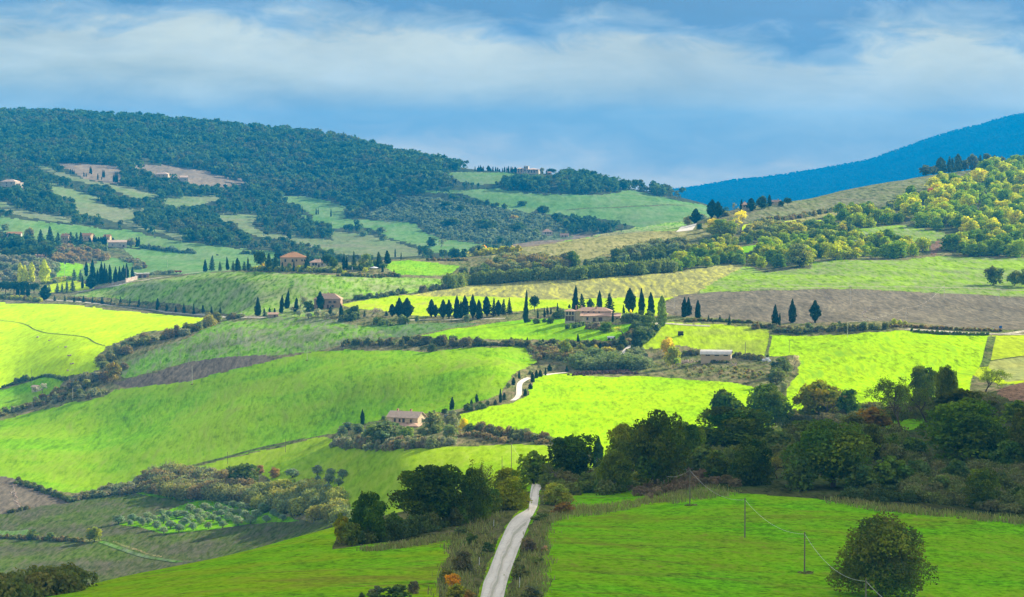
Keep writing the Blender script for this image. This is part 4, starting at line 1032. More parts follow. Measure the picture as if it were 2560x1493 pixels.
# 4. hilltop villa with pyramid roof, and its lower annex
r, k = site('A', 2150, 1226, 'hilltop_villa', 'square ochre villa with orange pyramid roof on the garden hill', 'house', math.radians(7), back=8)
m = lambda z, _k=k: z * _k
block(r, m(188), m(150), m(72), 'hip', m(34), PLASTER, TILEO, (0, 0, 0), 4,
      [(-m(62),m(38),1.2,2.0),(-m(10),m(38),1.2,2.0),(m(60),m(42),1.0,1.4),(m(78),m(42),1.0,1.4),(-m(85),m(20),1.0,1.2),(m(20),m(42),1.0,1.4)], [(m(-30),1.4,2.4)], [(m(4),0.5,0.5),(-m(8),0.3,0.5)])
r, k = site('A', 2330, 1226, 'garden_annex', 'low pinkish annex with hipped roof right of the hilltop villa', 'house', math.radians(6), back=5)
m = lambda z, _k=k: z * _k
block(r, m(118), m(80), m(36), 'hip', m(20), PLASTERW, TILE, (0, 0, 0), 3,
      [(-m(36),m(12),1.6,1.9),(-m(16),m(12),1.6,1.9),(m(28),m(13),1.0,1.5)], [(m(5),1.2,2.2)], [(-m(20),0.3,0.5),(m(15),0.3,0.4)])

# 5. hamlet at left
r, k = site('A', 485, 1052, 'hamlet_house', 'ochre hamlet house with gabled roof at the left end of the hamlet', 'house', math.radians(-14), back=4)
m = lambda z, _k=k: z * _k
block(r, m(58), 9, m(52), 'gable', m(17), PLASTER, TILEO, (0, 0, 0), 3, [(-m(8),m(28),1.0,1.4),(m(12),m(28),1.0,1.4),(m(4),m(6),1.0,1.4)], [], [(-m(6),1,0.8)])
r, k = site('A', 640, 1058, 'hamlet_house', 'tall ochre hamlet house with red roof right of the dark conifers', 'house', math.radians(-18), back=4)
m = lambda z, _k=k: z * _k
block(r, m(86), 10, m(62), 'gable', m(16), PLASTER, TILEO, (0, 0, 0), 3, [(m(0),m(38),1.1,1.7),(m(26),m(38),1.1,1.7),(-m(28),m(38),1.1,1.7)], [(m(2),1.4,2.4)], [(m(20),1,0.8)])
r, k = site('A', 860, 1080, 'stone_barn', 'long low stone barn with pale roof at the right of the hamlet', 'barn', math.radians(8), back=4)
m = lambda z, _k=k: z * _k
block(r, m(135), 10, m(36), 'gable', m(14), STONEP, TILEP, (0, 0, 0), 3, [(-m(35),m(12),0.9,1.2),(m(20),m(12),0.9,1.2)], [(m(45),2.0,2.4)], [])
r, k = site('A', 788, 1050, 'hamlet_house', 'small pinkish hamlet house half hidden by the row of dark cypresses', 'house', math.radians(-6), back=12)
m = lambda z, _k=k: z * _k
block(r, m(46), 8, m(40), 'gable', m(14), PLASTER, TILEO, (0, 0, 0), 3, [(m(6),m(22),0.9,1.2)], [], [])
r, k = site('A', 105, 1010, 'farm_shed', 'low farm shed with long red roof at the left edge of the hamlet', 'shed', math.radians(2), back=6)
m = lambda z, _k=k: z * _k
block(r, m(105), 10, m(24), 'gable', m(14), PLASTERW, TILEO, (0, 0, 0), 3, [(-m(22),m(6),1.2,1.2),(m(12),m(6),1.2,1.2)], [], [])
# 6. far stone houses
r, k = site('A', 75, 640, 'stone_house', 'stone house with flat eaves below the forest at the left edge', 'house', math.radians(-20), back=4)
m = lambda z, _k=k: z * _k
block(r, m(125), 12, m(40), 'hip', m(14), STONEP, TILEP, (0, 0, 0), 4, [(-m(10),m(24),1.3,1.7),(-m(10),m(6),1.3,1.7),(m(30),m(24),1.3,1.7)], [], [(m(10),1,0.8)])
block(r, m(30), 8, m(24), 'lean', m(8), STONEP, TILEP, (m(77), 2, 0), 4)
r, k = site('A', 1192, 570, 'stone_house', 'grey stone house with hipped roof on the curved brown far field', 'house', math.radians(-4), back=3)
m = lambda z, _k=k: z * _k
block(r, m(90), 12, m(24), 'hip', m(16), STONE, TILEP, (0, 0, 0), 3, [(-m(20),m(9),1.2,1.7),(m(12),m(9),1.2,1.7)], [], [(0,0.4,0.6)])
r, k = site('A', 1345, 597, 'stone_barn', 'small stone barn with pale mono roof right of the grey far house', 'barn', math.radians(14), back=3)
m = lambda z, _k=k: z * _k
block(r, m(58), 9, m(28), 'gable', m(12), STONEP, TILEP, (0, 0, 0), 3, [(m(10),m(8),1.0,1.5)], [], [])
# 7. castle villa on the far ridge
r, k = site('B', 1380, 541, 'castle_villa', 'pale castle villa with crenellated tower on the far ridge', 'villa', math.radians(-6), back=4, dz=0.5)
m = lambda z, _k=k: z * _k
block(r, m(48), 16, m(34), 'hip', m(6), PLASTER, TILEP, (-m(56), 0, 0), 6, [(-m(12),m(20),1.6,2.2),(m(8),m(20),1.6,2.2),(-m(12),m(6),1.6,2.2),(m(8),m(6),1.6,2.2)])
block(r, m(92), 18, m(28), 'hip', m(8), PLASTERW, TILEP, (m(33), 0, 0), 6, [(-m(32)+i*m(13),m(16),1.5,2.2) for i in range(6)] + [(-m(26)+i*m(20),m(4),1.8,2.6) for i in range(3)])
b = MB(); b.box(-m(17), m(17), -7, 7, -6, m(50)); b.build('tower', PLASTERW, r, (-m(14), 0, 0))
b = MB()
for i in range(5):
    x = -m(17) + m(34) * (i + 0.1) / 5; b.box(x, x + m(4), -7.02, -6.0, m(50)+0.004, m(55)); b.box(x, x + m(4), 6.0, 7.02, m(50)+0.004, m(55))
b.build('battlement', PLASTERW, r, (-m(14), 0, 0))
for wx, wz in ((-m(8), m(34)), (m(8), m(34)), (-m(8), m(16)), (m(8), m(16))):
    b = MB(); b.box(wx-0.9, wx+0.9, -7.06, -6.9, wz, wz+2.6); b.build('window', GLASS, r, (-m(14), 0, 0))
r, k = site('B', 1528, 546, 'gatehouse', 'low brick gatehouse beside the umbrella pine on the far ridge', 'house', 0.1, back=3)
m = lambda z, _k=k: z * _k
block(r, m(34), 10, m(14), 'gable', m(6), BRICK, TILE, (0, 0, 0), 4, [(m(4),m(3),1.4,1.8)])
# 8. houses in the far olive grove
r, k = site('B', 1518, 996, 'farmhouse', 'pink farmhouse with pyramid roof among the far olive trees', 'house', math.radians(10), back=3)
m = lambda z, _k=k: z * _k
block(r, m(68), m(50), m(30), 'hip', m(18), PLASTERW, TILE, (0, 0, 0), 4, [(-m(18),m(14),1.3,1.6),(m(0),m(14),1.3,1.6),(m(18),m(14),1.3,1.6)])
r, k = site('B', 1645, 1006, 'cottage', 'low cottage with pinkish roof right of the olive grove farmhouse', 'house', math.radians(-4), back=3)
m = lambda z, _k=k: z * _k
block(r, m(62), m(30), m(14), 'gable', m(12), PLASTERW, TILE, (0, 0, 0), 4, [(-m(14),m(3),1.3,1.4),(m(8),m(3),1.3,1.4)])
# 9. farm on the right-hand hill brow
r, k = site('C', 472, 812, 'hill_farmhouse', 'square stone farmhouse with pyramid roof on the right hill brow', 'house', math.radians(14), back=4)
m = lambda z, _k=k: z * _k
block(r, m(52), m(48), m(44), 'hip', m(17), STONE, TILE, (0, 0, 0), 6, [(-m(10),m(24),1.0,1.5),(m(10),m(24),1.0,1.5)], [], [(m(4),0.4,0.5)])
r, k = site('C', 690, 775, 'stone_barn', 'low stone barn with tiled roof beside the right hill vineyard', 'barn', math.radians(-10), back=8, dz=1.0)
m = lambda z, _k=k: z * _k
block(r, m(92), m(36), m(17), 'gable', m(11), STONE, TILE, (0, 0, 0), 6, [(-m(8),m(5),1.0,1.3)], [], [(m(28),0.3,0.9)])
# 10. long tan shed
r, k = site('F', 266, 893, 'farm_shed', 'long tan farm shed with pale arched sheet roof in the rough yard', 'shed', math.radians(-9), back=3)
m = lambda z, _k=k: z * _k
LS, HS, WS = m(218), m(56), 9.0
b = MB(); b.box(-LS/2, LS/2, -WS/2, WS/2, -1.5, HS); b.build('wall', TANW, r)
b = MB(); N = 10; top = []
for i in range(N + 1):
    a = PI * (0.12 + 0.76 * i / N); top.append((-math.cos(a) * (WS/2 + 0.6) / math.cos(0.12*PI), HS - 1.0 + (math.sin(a) - math.sin(0.12*PI)) * 3.2 + 1.0))
vs = []
for x in (-LS/2 - 0.5, LS/2 + 0.5):
    vs += [(x, yy, zz) for yy, zz in top] + [(x, yy, zz - 0.15) for yy, zz in top]
n1 = N + 1; fs = []
for i in range(N):
    fs += [(i, i+1, i+1+2*n1, i+2*n1), (i+n1, i+n1+2*n1, i+1+3*n1, i+1+n1), (i, i+n1, i+1+n1, i+1), (i+2*n1, i+1+2*n1, i+1+3*n1, i+3*n1)]
fs += [(0, 2*n1, 3*n1, n1), (N, N+n1, N+3*n1, N+2*n1)]
b.add(vs, fs); b.build('roof', METAL, r)
b = MB(); gv = [(LS/2+0.004, yy*0.93, zz-0.16) for yy, zz in top] ; b.add(gv + [(LS/2+0.004, WS/2, HS-0.2), (LS/2+0.004, -WS/2, HS-0.2)], [tuple(range(len(gv)+2))])
gv2 = [(-LS/2-0.004, yy*0.93, zz-0.16) for yy, zz in top]; b.add(gv2 + [(-LS/2-0.004, WS/2, HS-0.2), (-LS/2-0.004, -WS/2, HS-0.2)], [tuple(reversed(range(len(gv2)+2)))])
b.build('gable_end', TANW, r)
for wx in (-LS*0.34, -LS*0.04, LS*0.26):
    b = MB(); b.box(wx, wx + LS*0.15, -WS/2-0.05, -WS/2+0.04, HS*0.78, HS*0.93); b.build('window', GLASS, r)
b = MB(); b.box(LS/2-0.05, LS/2+0.06, -1.8, 1.8, -0.2, HS*0.72); b.build('door', METAL, r)
# 11. huts
r, k = site('D', 262, 1112, 'stone_hut', 'tiny pinkish stone hut in the green paddock at left', 'hut', math.radians(-32), back=2)
m = lambda z, _k=k: z * _k
block(r, m(44), m(40), m(34), 'gable', m(9), STONEP, TILEP, (0, 0, 0), 2, [(-m(6),m(10),0.6,0.9)], [(m(12),0.7,1.7)], [])
b = MB(); b.box(-m(42)/2, m(42)/2, -m(38)/2, m(38)/2, -1, m(20)); b.build('side_wall', STONEP, r, (m(44), 0, 0))
r, k = site('D', 2000, 566, 'stone_hut', 'low rubble hut with red tiled top beside the field track', 'hut', math.radians(10), back=1)
m = lambda z, _k=k: z * _k
block(r, m(70), m(50), m(22), 'gable', m(11), RUBBLE, TILE, (0, 0, 0), 2, [], [(m(10),1.0,1.6)], [])
# 12. garages by the avenue
r, k = site('A', 1035, 1304, 'garage_block', 'low garage block with flat roof slabs at the end of the avenue', 'garage', math.radians(8), back=3)
m = lambda z, _k=k: z * _k
b = MB(); b.box(-m(55), m(55), -4, 4, -2, m(30)); b.build('wall', BRICK, r)
b = MB(); b.box(-m(62), m(12), -4.8, 4.5, m(30)+0.004, m(34)); b.box(m(16), m(60), -4.5, 4.2, m(30)+0.004, m(35)); b.build('roof', METAL, r)
for wx in (-m(40), -m(8), m(26)):
    b = MB(); b.box(wx-m(10), wx+m(10), -4.06, -3.95, 0, m(22)); b.build('door', METAL if wx < -m(20) else SHUT, r)
r, k = site('A', 980, 1309, 'white_outbuilding', 'white rendered outbuilding with a dark window beside the avenue', 'outbuilding', math.radians(8), back=2)
m = lambda z, _k=k: z * _k
b = MB(); b.box(-m(14), m(14), -3, 3, -2, m(40)); b.build('wall', WHITE, r)
b = MB(); b.box(-m(17), m(17), -3.4, 3.4, m(40)+0.003, m(44)); b.build('roof', METAL, r)
b = MB(); b.box(-m(8), m(8), -3.06, -2.95, m(14), m(30)); b.build('window', GLASS, r)
# grey retaining wall along the avenue
g = [ground(q) for q in PL('A', [(690,1385),(800,1366),(920,1338),(1005,1316)])]
b = MB(); o0 = g[0]
for i, p in enumerate(g[:-1]):
    q = g[i+1]; d = (q - p); nrm = Vector((-d.y, d.x, 0)).normalized() * 0.25; h0 = 1.6 + 0.9*i
    vs = [p-nrm-o0, q-nrm-o0, q+nrm-o0, p+nrm-o0]; b.add([v + Vector((0,0,-1)) for v in vs] + [v + Vector((0,0,h0)) for v in vs], [(0,3,2,1),(4,5,6,7),(0,1,5,4),(1,2,6,5),(2,3,7,6),(3,0,4,7)])
tag(b.build('retaining_wall', RUBBLE, loc=tuple(o0)), 'pale grey retaining wall under the dense cypress avenue', 'wall')

# ------------------------------------------------------------------ roads and tracks
ribbon('road', 'H', [(965,1720),(1000,1560),(1030,1465),(1050,1370),(1085,1290),(1120,1200),(1150,1120),(1180,1050),(1208,985),(1240,925),(1275,885),(1310,860),(1360,832),(1392,805),(1405,770),(1408,730),(1398,690),(1403,655),(1415,635)],
       [(1165,1720),(1182,1560),(1202,1465),(1215,1400),(1240,1310),(1270,1225),(1290,1170),(1318,1095),(1340,1040),(1362,985),(1385,930),(1402,890),(1428,842),(1446,805),(1452,770),(1457,730),(1458,700),(1474,665),(1470,637)], GRAVEL, 'white gravel road winding down between scrubby verges', 0.22, 150, 6)
strip('wheel_rut', EDGES[0], 0.14, 0.36, RUT, 'pale worn wheel rut of the white road', 0.26)
strip('wheel_rut', EDGES[0], 0.64, 0.86, RUT, 'pale worn wheel rut of the white road', 0.26)
strip('grass_strip', EDGES[0], 0.46, 0.55, MIDG, 'thin greyish strip between the wheel ruts', 0.26)
track('track', 'E', [(1265,1178),(1295,1158),(1312,1128),(1312,1090),(1316,1058),(1345,1030),(1392,1010)], 2.8, GRAVEL, 'white gravel track curving up between small cypresses')
track('track', 'E', [(1500,992),(1560,982),(1660,972)], 3.0, GRAVEL, 'white gravel track beside the bright field')
track('road', 'E', [(2055,862),(2080,835),(2110,800),(2140,775)], 4.2, GRAVEL, 'pale gravel drive climbing to the long villa')
track('road', 'E', [(2285,660),(2300,625),(2312,600),(2318,578)], 5.5, GRAVEL, 'pale gravel lane between the poplar and the trees')
track('road', 'A', [(560,1408),(700,1382),(920,1345),(1100,1313),(1210,1297),(1340,1278),(1480,1262)], 6.0, DUST, 'pale farm road along the dense cypress avenue')
track('road', 'D', [(230,432),(400,443),(700,466),(1000,494),(1300,536),(1500,552),(1650,566),(1790,568),(1930,572)], 5.0, DUST, 'pale farm road beside the row of young cypresses')
track('road', 'F', [(-240,610),(-100,612),(0,620),(120,628),(220,632)], 4.0, DUST, 'farm road behind the long shed')
track('road', 'F', [(1655,654),(1800,664),(2000,676),(2200,686),(2340,692),(2520,693),(2800,700)], 6.0, DUST, 'pale road at the right edge below the ploughed field')
track('road', 'F', [(2340,692),(2440,683),(2520,670),(2700,655)], 6.0, DUST, 'pale side road at the right edge')
track('road', 'E', [(470,590),(700,586),(900,582),(1100,578),(1210,575)], 4.0, DUST, 'farm track in front of the cypress group')
track('track', 'C', [(32,962),(50,940),(66,918)], 14.0, GRAVEL, 'white track climbing the right hill')
track('track', 'F', [(500,362),(900,352),(1300,345),(1900,350),(2200,358),(2520,372)], 2.2, DUST, 'pale track crossing the clover field')
track('ditch', 'D', [(0,590),(160,612),(260,660),(480,695),(620,712),(690,750),(770,776)], 0.9, DITCH, 'narrow grassy ditch crossing the yellow field')
track('ditch', 'F', [(665,705),(655,760),(640,815),(630,850)], 1.6, DITCH, 'narrow furrow beside the pale sown field')
track('ditch', 'F', [(2286,708),(2262,800),(2246,880),(2225,930)], 4.0, DITCH, 'ditch between the two right hand fields')
track('ditch', 'F', [(2260,888),(2400,868),(2520,852),(2700,838)], 2.0, DITCH, 'field boundary at the right edge')
track('ditch', 'G', [(740,1060),(900,1118),(1100,1178),(1220,1196),(1320,1208)], 3.0, M['cropdark'], 'green ditch between the two dark fields')
track('ditch', 'G', [(1240,545),(1420,500),(1700,430),(1900,375),(2050,345),(2230,305)], 4.0, DITCH, 'grassy bank between the two wheat fields')
track('ditch', 'B', [(1650,808),(1800,795),(2000,790),(2200,778),(2520,775)], 9.0, DITCH, 'dark field boundary on the far green field')

# ------------------------------------------------------------------ poles, wires and small things
def pole(L, x, base, top, label, group='wooden utility poles', rad=0.1, cross=False, mat=None, lamp=False, name='utility_pole', cat='utility pole', mound=False):
    p = ground(P(L, x, base)); h = max((base - top) * p.y / F / ZS, 2.0)
    b = MB(); b.tube([(0,0,-0.6),(0,0,h*0.5),(0,0,h)], [rad*1.15, rad, rad*0.85], 8)
    r = bpy.data.objects.new(name, None); C.objects.link(r); r.location = p; tag(r, label, cat, group)
    b.build('post', mat or POST, r)
    b = MB()
    if cross:
        b.box(-0.8, 0.8, -0.07, 0.07, h-0.75, h-0.6); b.box(-0.55, 0.55, -0.06, 0.06, h-1.35, h-1.22); b.build('crossarm', POST, r)
        for sx in (-0.7, 0.0, 0.7):
            b = MB(); b.tube([(sx,0,h-0.6),(sx,0,h-0.35)], [0.11, 0.07], 6); b.build('insulator', WHITE, r)
    else:
        b.tube([(0,-rad*1.3,h-0.42),(0,-rad*1.3,h-0.22)], [0.06, 0.05], 6); b.build('insulator', WHITE if lamp else DARK, r)
    if mound:
        bb = [(p.x+dx, p.y+dy, p.z-0.1, 0.5, 0.3, np.array((0.15,0.15,0.05))*(0.8+0.3*abs(dx))) for dx, dy in ((0.3,0.2),(-0.5,0),(0.8,-0.2),(0,-0.7))]
        struct(blob_mass('dry_grass', bb, 0.16, np.random.default_rng(int(x)), 4), 'stuff', 'tuft of dry weeds at a pole foot')
    return Vector((p.x, p.y, p.z + h - 0.3))
NEARP = []
NEARP.append(pole('H', 1256, 560, 335, 'wooden pole standing behind the olive green oak left of the road bend'))
pole('H', 1187, 540, 430, 'short wooden pole left of the taller one behind the oaks')
NEARP.append(pole('H', 1883, 640, 440, 'wooden pole in front of the thin dark cypress in the wood'))
NEARP.append(pole('H', 2225, 615, 430, 'wooden pole at the foot of the big oak group'))
NEARP.append(pole('I', 72, 795, 520, 'wooden pole on the dry mound at the left end of the right meadow', mound=True))
NEARP.append(pole('I', 475, 1030, 735, 'wooden pole in the upper right meadow left of the big bush'))
NEARP.append(pole('I', 912, 1290, 983, 'wooden pole closest left of the big bush', mound=True))
NEARP.append(pole('I', 1360, 1640, 1325, 'wooden pole in front of the big bush at the lower edge'))
def wire(pts, label, sag=0.028, rad=0.022, mat=None):
    path = []
    for a, b_ in zip(pts[:-1], pts[1:]):
        for i in range(14):
            t = i / 14; q = a.lerp(b_, t); q.z -= 4*sag*t*(1-t)*(b_-a).length; path.append(q)
    path.append(pts[-1]); o0 = path[0]
    b = MB(); b.tube([q - o0 for q in path], rad, 5)
    return tag(b.build('power_cable', mat or METAL, loc=tuple(o0)), label, 'cable')
end = NEARP[-1] + (NEARP[-1] - NEARP[-2]) * 0.9; end.z = ground_z(end.x, end.y) + 4.5
wire(NEARP + [end], 'sagging pale cable strung along the wooden poles of the right meadow')
FP = [pole('F', 1247, 475, 335, 'tall pole with crossarms on the ploughed brown field', 'pale poles on the far fields', cross=True, mat=METAL)]
q1 = pole('F', 1655, 595, 490, 'thin pole at the lower edge of the ploughed brown field', 'pale poles on the far fields', mat=METAL)
q2 = pole('F', 1935, 438, 325, 'pale pole at the top of the ploughed brown field', 'pale poles on the far fields', mat=METAL)
pole('F', 2338, 455, 365, 'pale pole near the right edge of the ploughed field', 'pale poles on the far fields', mat=METAL)
q3 = pole('F', 1228, 715, 595, 'pale pole at the top edge of the combed field', 'pale poles on the far fields', mat=METAL)
pole('F', 478, 855, 750, 'grey post standing right of the long shed', 'pale poles on the far fields', 0.16)
pole('F', 800, 828, 730, 'thin pole at the left end of the combed field', 'pale poles on the far fields')
wire([q3, q1, q2], 'faint thin wire crossing the ploughed brown field', 0.02, 0.03)
pole('D', 1408, 1058, 922, 'pole with a white cap at the ploughed strip', 'pale poles on the far fields', mat=METAL, lamp=True, mound=True)
pole('D', 2250, 882, 755, 'pole with a white cap at the top of the green field', 'pale poles on the far fields', mat=METAL, lamp=True, mound=True)
pole('D', 533, 1175, 1080, 'pole with a white cap in the hedge below the hut', 'pale poles on the far fields', mat=METAL, lamp=True)
pole('D', 230, 1085, 940, 'tall dark pole left above the stone hut', 'pale poles on the far fields')
pole('G', 2092, 403, 305, 'thin dark pole on the bank near the farmhouse shrubs', 'dark poles along the grassy bank', 0.1)
pole('G', 1668, 490, 400, 'thin dark pole midway along the grassy bank', 'dark poles along the grassy bank', 0.1)
pole('G', 1214, 545, 470, 'thin leaning pole at the lower end of the grassy bank', 'dark poles along the grassy bank', 0.1)
pole('A', 473, 1315, 1170, 'pale pole in the meadow right of the poplars', 'pale poles on the far fields', mat=METAL)
pole('A', 925, 1352, 1225, 'pale pole at the end of the cypress avenue wall', 'pale poles on the far fields', mat=METAL)
pole('E', 2448, 505, 355, 'pole with white cap at the corner of the ploughed brown field', 'pale poles on the far fields', mat=METAL, lamp=True)
pole('E', 490, 632, 600, 'short white capped post at the cypress group', 'pale poles on the far fields', mat=METAL, lamp=True)
pole('A', 1228, 1225, 1175, 'thin pole in the green field behind the avenue', 'pale poles on the far fields', 0.1, mat=METAL)
# road marker stakes
for (x, ba, to, lb) in ((1126,945,890,'white marker stake in the scrub left of the upper road'), (1020,1240,1165,'white marker stake leaning in the left verge'), (1315,1400,1310,'white marker stake in the right verge')):
    p = ground(P('H', x, ba)); h = (ba-to)*p.y/F/ZS
    b = MB(); b.tube([(0,0,-0.3),(0.03,0,h*0.9)], [0.06, 0.05], 6); r = bpy.data.objects.new('marker_stake', None); C.objects.link(r); r.location = p
    b.build('stake', WHITE, r); tag(r, lb, 'stake', 'white marker stakes'); b = MB(); b.tube([(0.03,0,h*0.9+0.002),(0.032,0,h)], [0.052,0.045], 6); b.build('cap', DARK, r)
# white wagon on the lawn
r, k = site('E', 1985, 736, 'trailer', 'white topped farm trailer with two round wheels on the lawn edge', 'trailer')
b = MB(); b.box(-2.2, 2.2, -0.9, 0.9, 1.0, 1.15); b.build('deck', WHITE, r)
b = MB()
for i in range(9):
    pass
b.tube([(-2.1,0,1.55),(2.1,0,1.55)], [0.75, 0.75], 12); b.build('cover', WHITE, r)
for sx in (-1.2, 1.2):
    for sy in (-0.98, 0.98):
        b = MB(); b.tube([(sx,sy-0.12,0.72),(sx,sy+0.12,0.72)], [0.72,0.72], 14); w_ = b.build('wheel', RUBBER, r)
        b = MB(); b.tube([(sx,sy-0.135,0.72),(sx,sy+0.135,0.72)], [0.3,0.3], 10); b.build('rim', DARK, w_)
b = MB(); b.tube([(-2.2,0,1.0),(-3.5,0,0.5)], [0.06,0.06], 6); b.build('drawbar', DARK, r)
# red trailer on the hill road
r, k = site('A', 1306, 1268, 'red_trailer', 'small red farm trailer parked by the hill road', 'trailer', 0.1)
b = MB(); b.box(-3.2, 3.2, -1.1, 1.1, 1.0, 2.3); b.build('body', REDP, r)
for sx in (-1.8, 1.8):
    for sy in (-1.2, 1.2):
        b = MB(); b.tube([(sx,sy-0.1,0.55),(sx,sy+0.1,0.55)], [0.55,0.55], 12); b.build('wheel', RUBBER, r)
# tractor-like wagon above the shed
r, k = site('F', 5, 702, 'dark_wagon', 'dark wagon parked on the pale grass by the drive', 'wagon', 0.3)
b = MB(); b.box(-1.3, 1.3, -0.9, 0.9, 0.9, 2.4); b.build('body', DARK, r)
for sx in (-0.8, 0.8):
    for sy in (-1.02, 1.02):
        b = MB(); b.tube([(sx,sy-0.1,0.6),(sx,sy+0.1,0.6)], [0.6,0.6], 12); b.build('wheel', RUBBER, r)
b = MB(); b.box(-1.4, 1.4, -1.0, 1.0, 2.404, 2.5); b.build('roof', SHUT, r)
# wrapped bales
for i, (x, y, s_) in enumerate(((612,892,0.75),(640,888,0.95),(655,896,0.7))):
    p = ground(P('F', x, y)); b = MB()
    b.tube([(-s_,0,s_*0.9),(-s_*0.92,0,s_*0.9),(s_*0.92,0,s_*0.9),(s_,0,s_*0.9)], [s_*0.8,s_,s_,s_*0.8], 14)
    o = b.build('wrapped_bale', WHITE, loc=(p.x,p.y,p.z), rot=0.3*i); tag(o, ['white wrapped bale at the left of the heap by the grey shrub','tallest white wrapped bale of the heap by the grey shrub','small white wrapped bale next to the grey shrub'][i], 'bale', 'white wrapped bales')
# parasol, statue, play frame, sign
r, k = site('B', 250, 1256, 'parasol', 'white garden parasol on the hilltop villa terrace', 'parasol')
b = MB(); b.tube([(0,0,0),(0,0,3.2)], [0.08,0.06], 6); b.build('pole', WHITE, r)
b = MB(); n = 8; rr = 3.6; vs = [(rr*math.cos(2*PI*i/n), rr*math.sin(2*PI*i/n), 2.6) for i in range(n)] + [(0,0,3.7)]
b.add(vs, [(i,(i+1)%n,n) for i in range(n)]); b.build('canopy', WHITE, r)
r, k = site('B', 90, 1258, 'statue', 'slender white garden statue beside the hilltop villa', 'statue')
b = MB(); b.box(-0.45,0.45,-0.45,0.45,-0.2,1.1); b.build('pedestal', TRIM, r)
b = MB(); b.tube([(0,0,1.1),(0.02,0,2.0),(0,0,2.7),(0.03,0,3.0),(0,0,3.3),(0,0,3.7)], [0.32,0.36,0.42,0.16,0.24,0.1], 8); b.build('figure', WHITE, r)
r, k = site('E', 1420, 694, 'play_frame', 'low green play frame standing on the lawn', 'play frame')
for sx in (-2.2, 0, 2.2):
    b = MB(); b.tube([(sx,-0.5,0),(sx,0,1.5),(sx,0.5,0)], [0.06,0.06,0.06], 5); b.build('leg', DARK, r)
b = MB(); b.tube([(-2.3,0,1.52),(2.3,0,1.52)], [0.07,0.07], 6); b.build('beam', DARK, r)
r, k = site('F', 2348, 672, 'road_sign', 'small blue square road sign at the right edge', 'road sign')
b = MB(); b.tube([(0,0,-0.2),(0,0,2.6)], [0.05,0.05], 6); b.build('post', METAL, r)
b = MB(); b.box(-0.75,0.75,-0.11,-0.06,1.7,3.1); b.build('panel', BLUEP, r)
r, k = site('F', 2299, 668, 'marker_post', 'thin white post left of the blue road sign', 'post')
b = MB(); b.box(-0.12,0.12,-0.12,0.12,-0.2,2.2); b.build('post', WHITE, r); b = MB(); b.box(-0.13,0.13,-0.13,0.13,2.203,2.5); b.build('cap', DARK, r)
# rubble rows and heaps
def stones(L, pts, n, s, spread, label, name='rubble', seed=1, mat=None):
    rng = np.random.default_rng(seed); g = [ground(q) for q in PL(L, pts)]; o0 = g[0]; b = MB()
    for i in range(n):
        t = rng.random() * (len(g) - 1.001); j = int(t); q = g[j].lerp(g[j+1], t - j) + Vector((rng.normal()*spread, rng.normal()*spread, 0))
        q.z = ground_z(q.x, q.y); c = q - o0; e = s * rng.uniform(0.5, 1.3)
        vs = [(c.x + e*math.cos(2*PI*k/5)*rng.uniform(0.7,1.2), c.y + e*math.sin(2*PI*k/5)*rng.uniform(0.7,1.2), c.z - 0.1) for k in range(5)]
        vs += [(c.x + e*0.6*math.cos(2*PI*k/5+0.4), c.y + e*0.6*math.sin(2*PI*k/5+0.4), c.z + e*rng.uniform(0.5,1.1)) for k in range(5)]
        b.add(vs, [(4,3,2,1,0),(5,6,7,8,9)] + [(k,(k+1)%5,5+(k+1)%5,5+k) for k in range(5)])
    return struct(b.build(name, mat or RUBBLE, loc=tuple(o0)), 'stuff', label)
stones('G', [(100,640),(100,700),(115,760),(140,810)], 45, 0.5, 0.7, 'row of pale stones on the ploughed field', 'stones', 1)
stones('F', [(1395,490),(1350,530),(1330,552),(1370,570),(1460,590)], 60, 0.35, 0.5, 'pale stones along a furrow', 'stones', 2)
stones('F', [(1070,385),(1060,405),(1100,430),(1190,470)], 40, 0.3, 0.5, 'pale stones along a furrow', 'stones', 3)
stones('E', [(1740,990),(1850,980),(1960,975),(2050,968),(2120,985)], 420, 1.1, 2.2, 'long heap of dark clods above the bright field', 'earth_heap', 4, plain_mat('dark_clods', (0.13,0.085,0.065), (0.09,0.06,0.05), 1.0))
stones('A', [(255,1150),(285,1140),(310,1155)], 60, 1.4, 3.5, 'heap of reddish rubble below the hamlet', 'rubble', 5, BRICK)
stones('F', [(0,905),(40,890),(80,900)], 60, 0.6, 2.0, 'rubble heap left of the long shed', 'rubble', 6)
stones('F', [(380,905),(410,920)], 30, 0.5, 1.5, 'rubble heap at the shed corner', 'rubble', 7)
stones('E', [(1390,800),(1440,840),(1450,880)], 50, 0.5, 2.5, 'eroded stony bank', 'rubble', 8, plain_mat('bank_earth', (0.34,0.26,0.16), (0.26,0.19,0.12), 1.0))
for (x, y, lb) in ((285,713,'first'),(370,738,'second'),(490,785,'third'),(518,848,'fourth'),(532,908,'fifth'),(508,958,'last')):
    p = ground(P('D', x, y)); b = MB(); rng = np.random.default_rng(x)
    for i in range(7):
        c = Vector((rng.normal()*1.6, rng.normal()*0.6, 0)); e = rng.uniform(0.35, 0.8)
        b.tube([(c.x,c.y,-0.2),(c.x,c.y,e*0.6),(c.x+0.1,c.y,e)], [e, e*0.85, e*0.35], 6)
    tag(b.build('stone_pile', RUBBLE, loc=tuple(p)), 'grey stone pile in the yellow field, %s of six from the top' % lb, 'stone pile', 'stone piles in the yellow field')
# ------------------------------------------------------------------ cypresses and other single trees
DC = (1.0, 1.0, 1.0)
def row(kind, L, items, tint, tmpl, group, **kw): trees(kind, L, items, tint, tmpl, group, **kw)

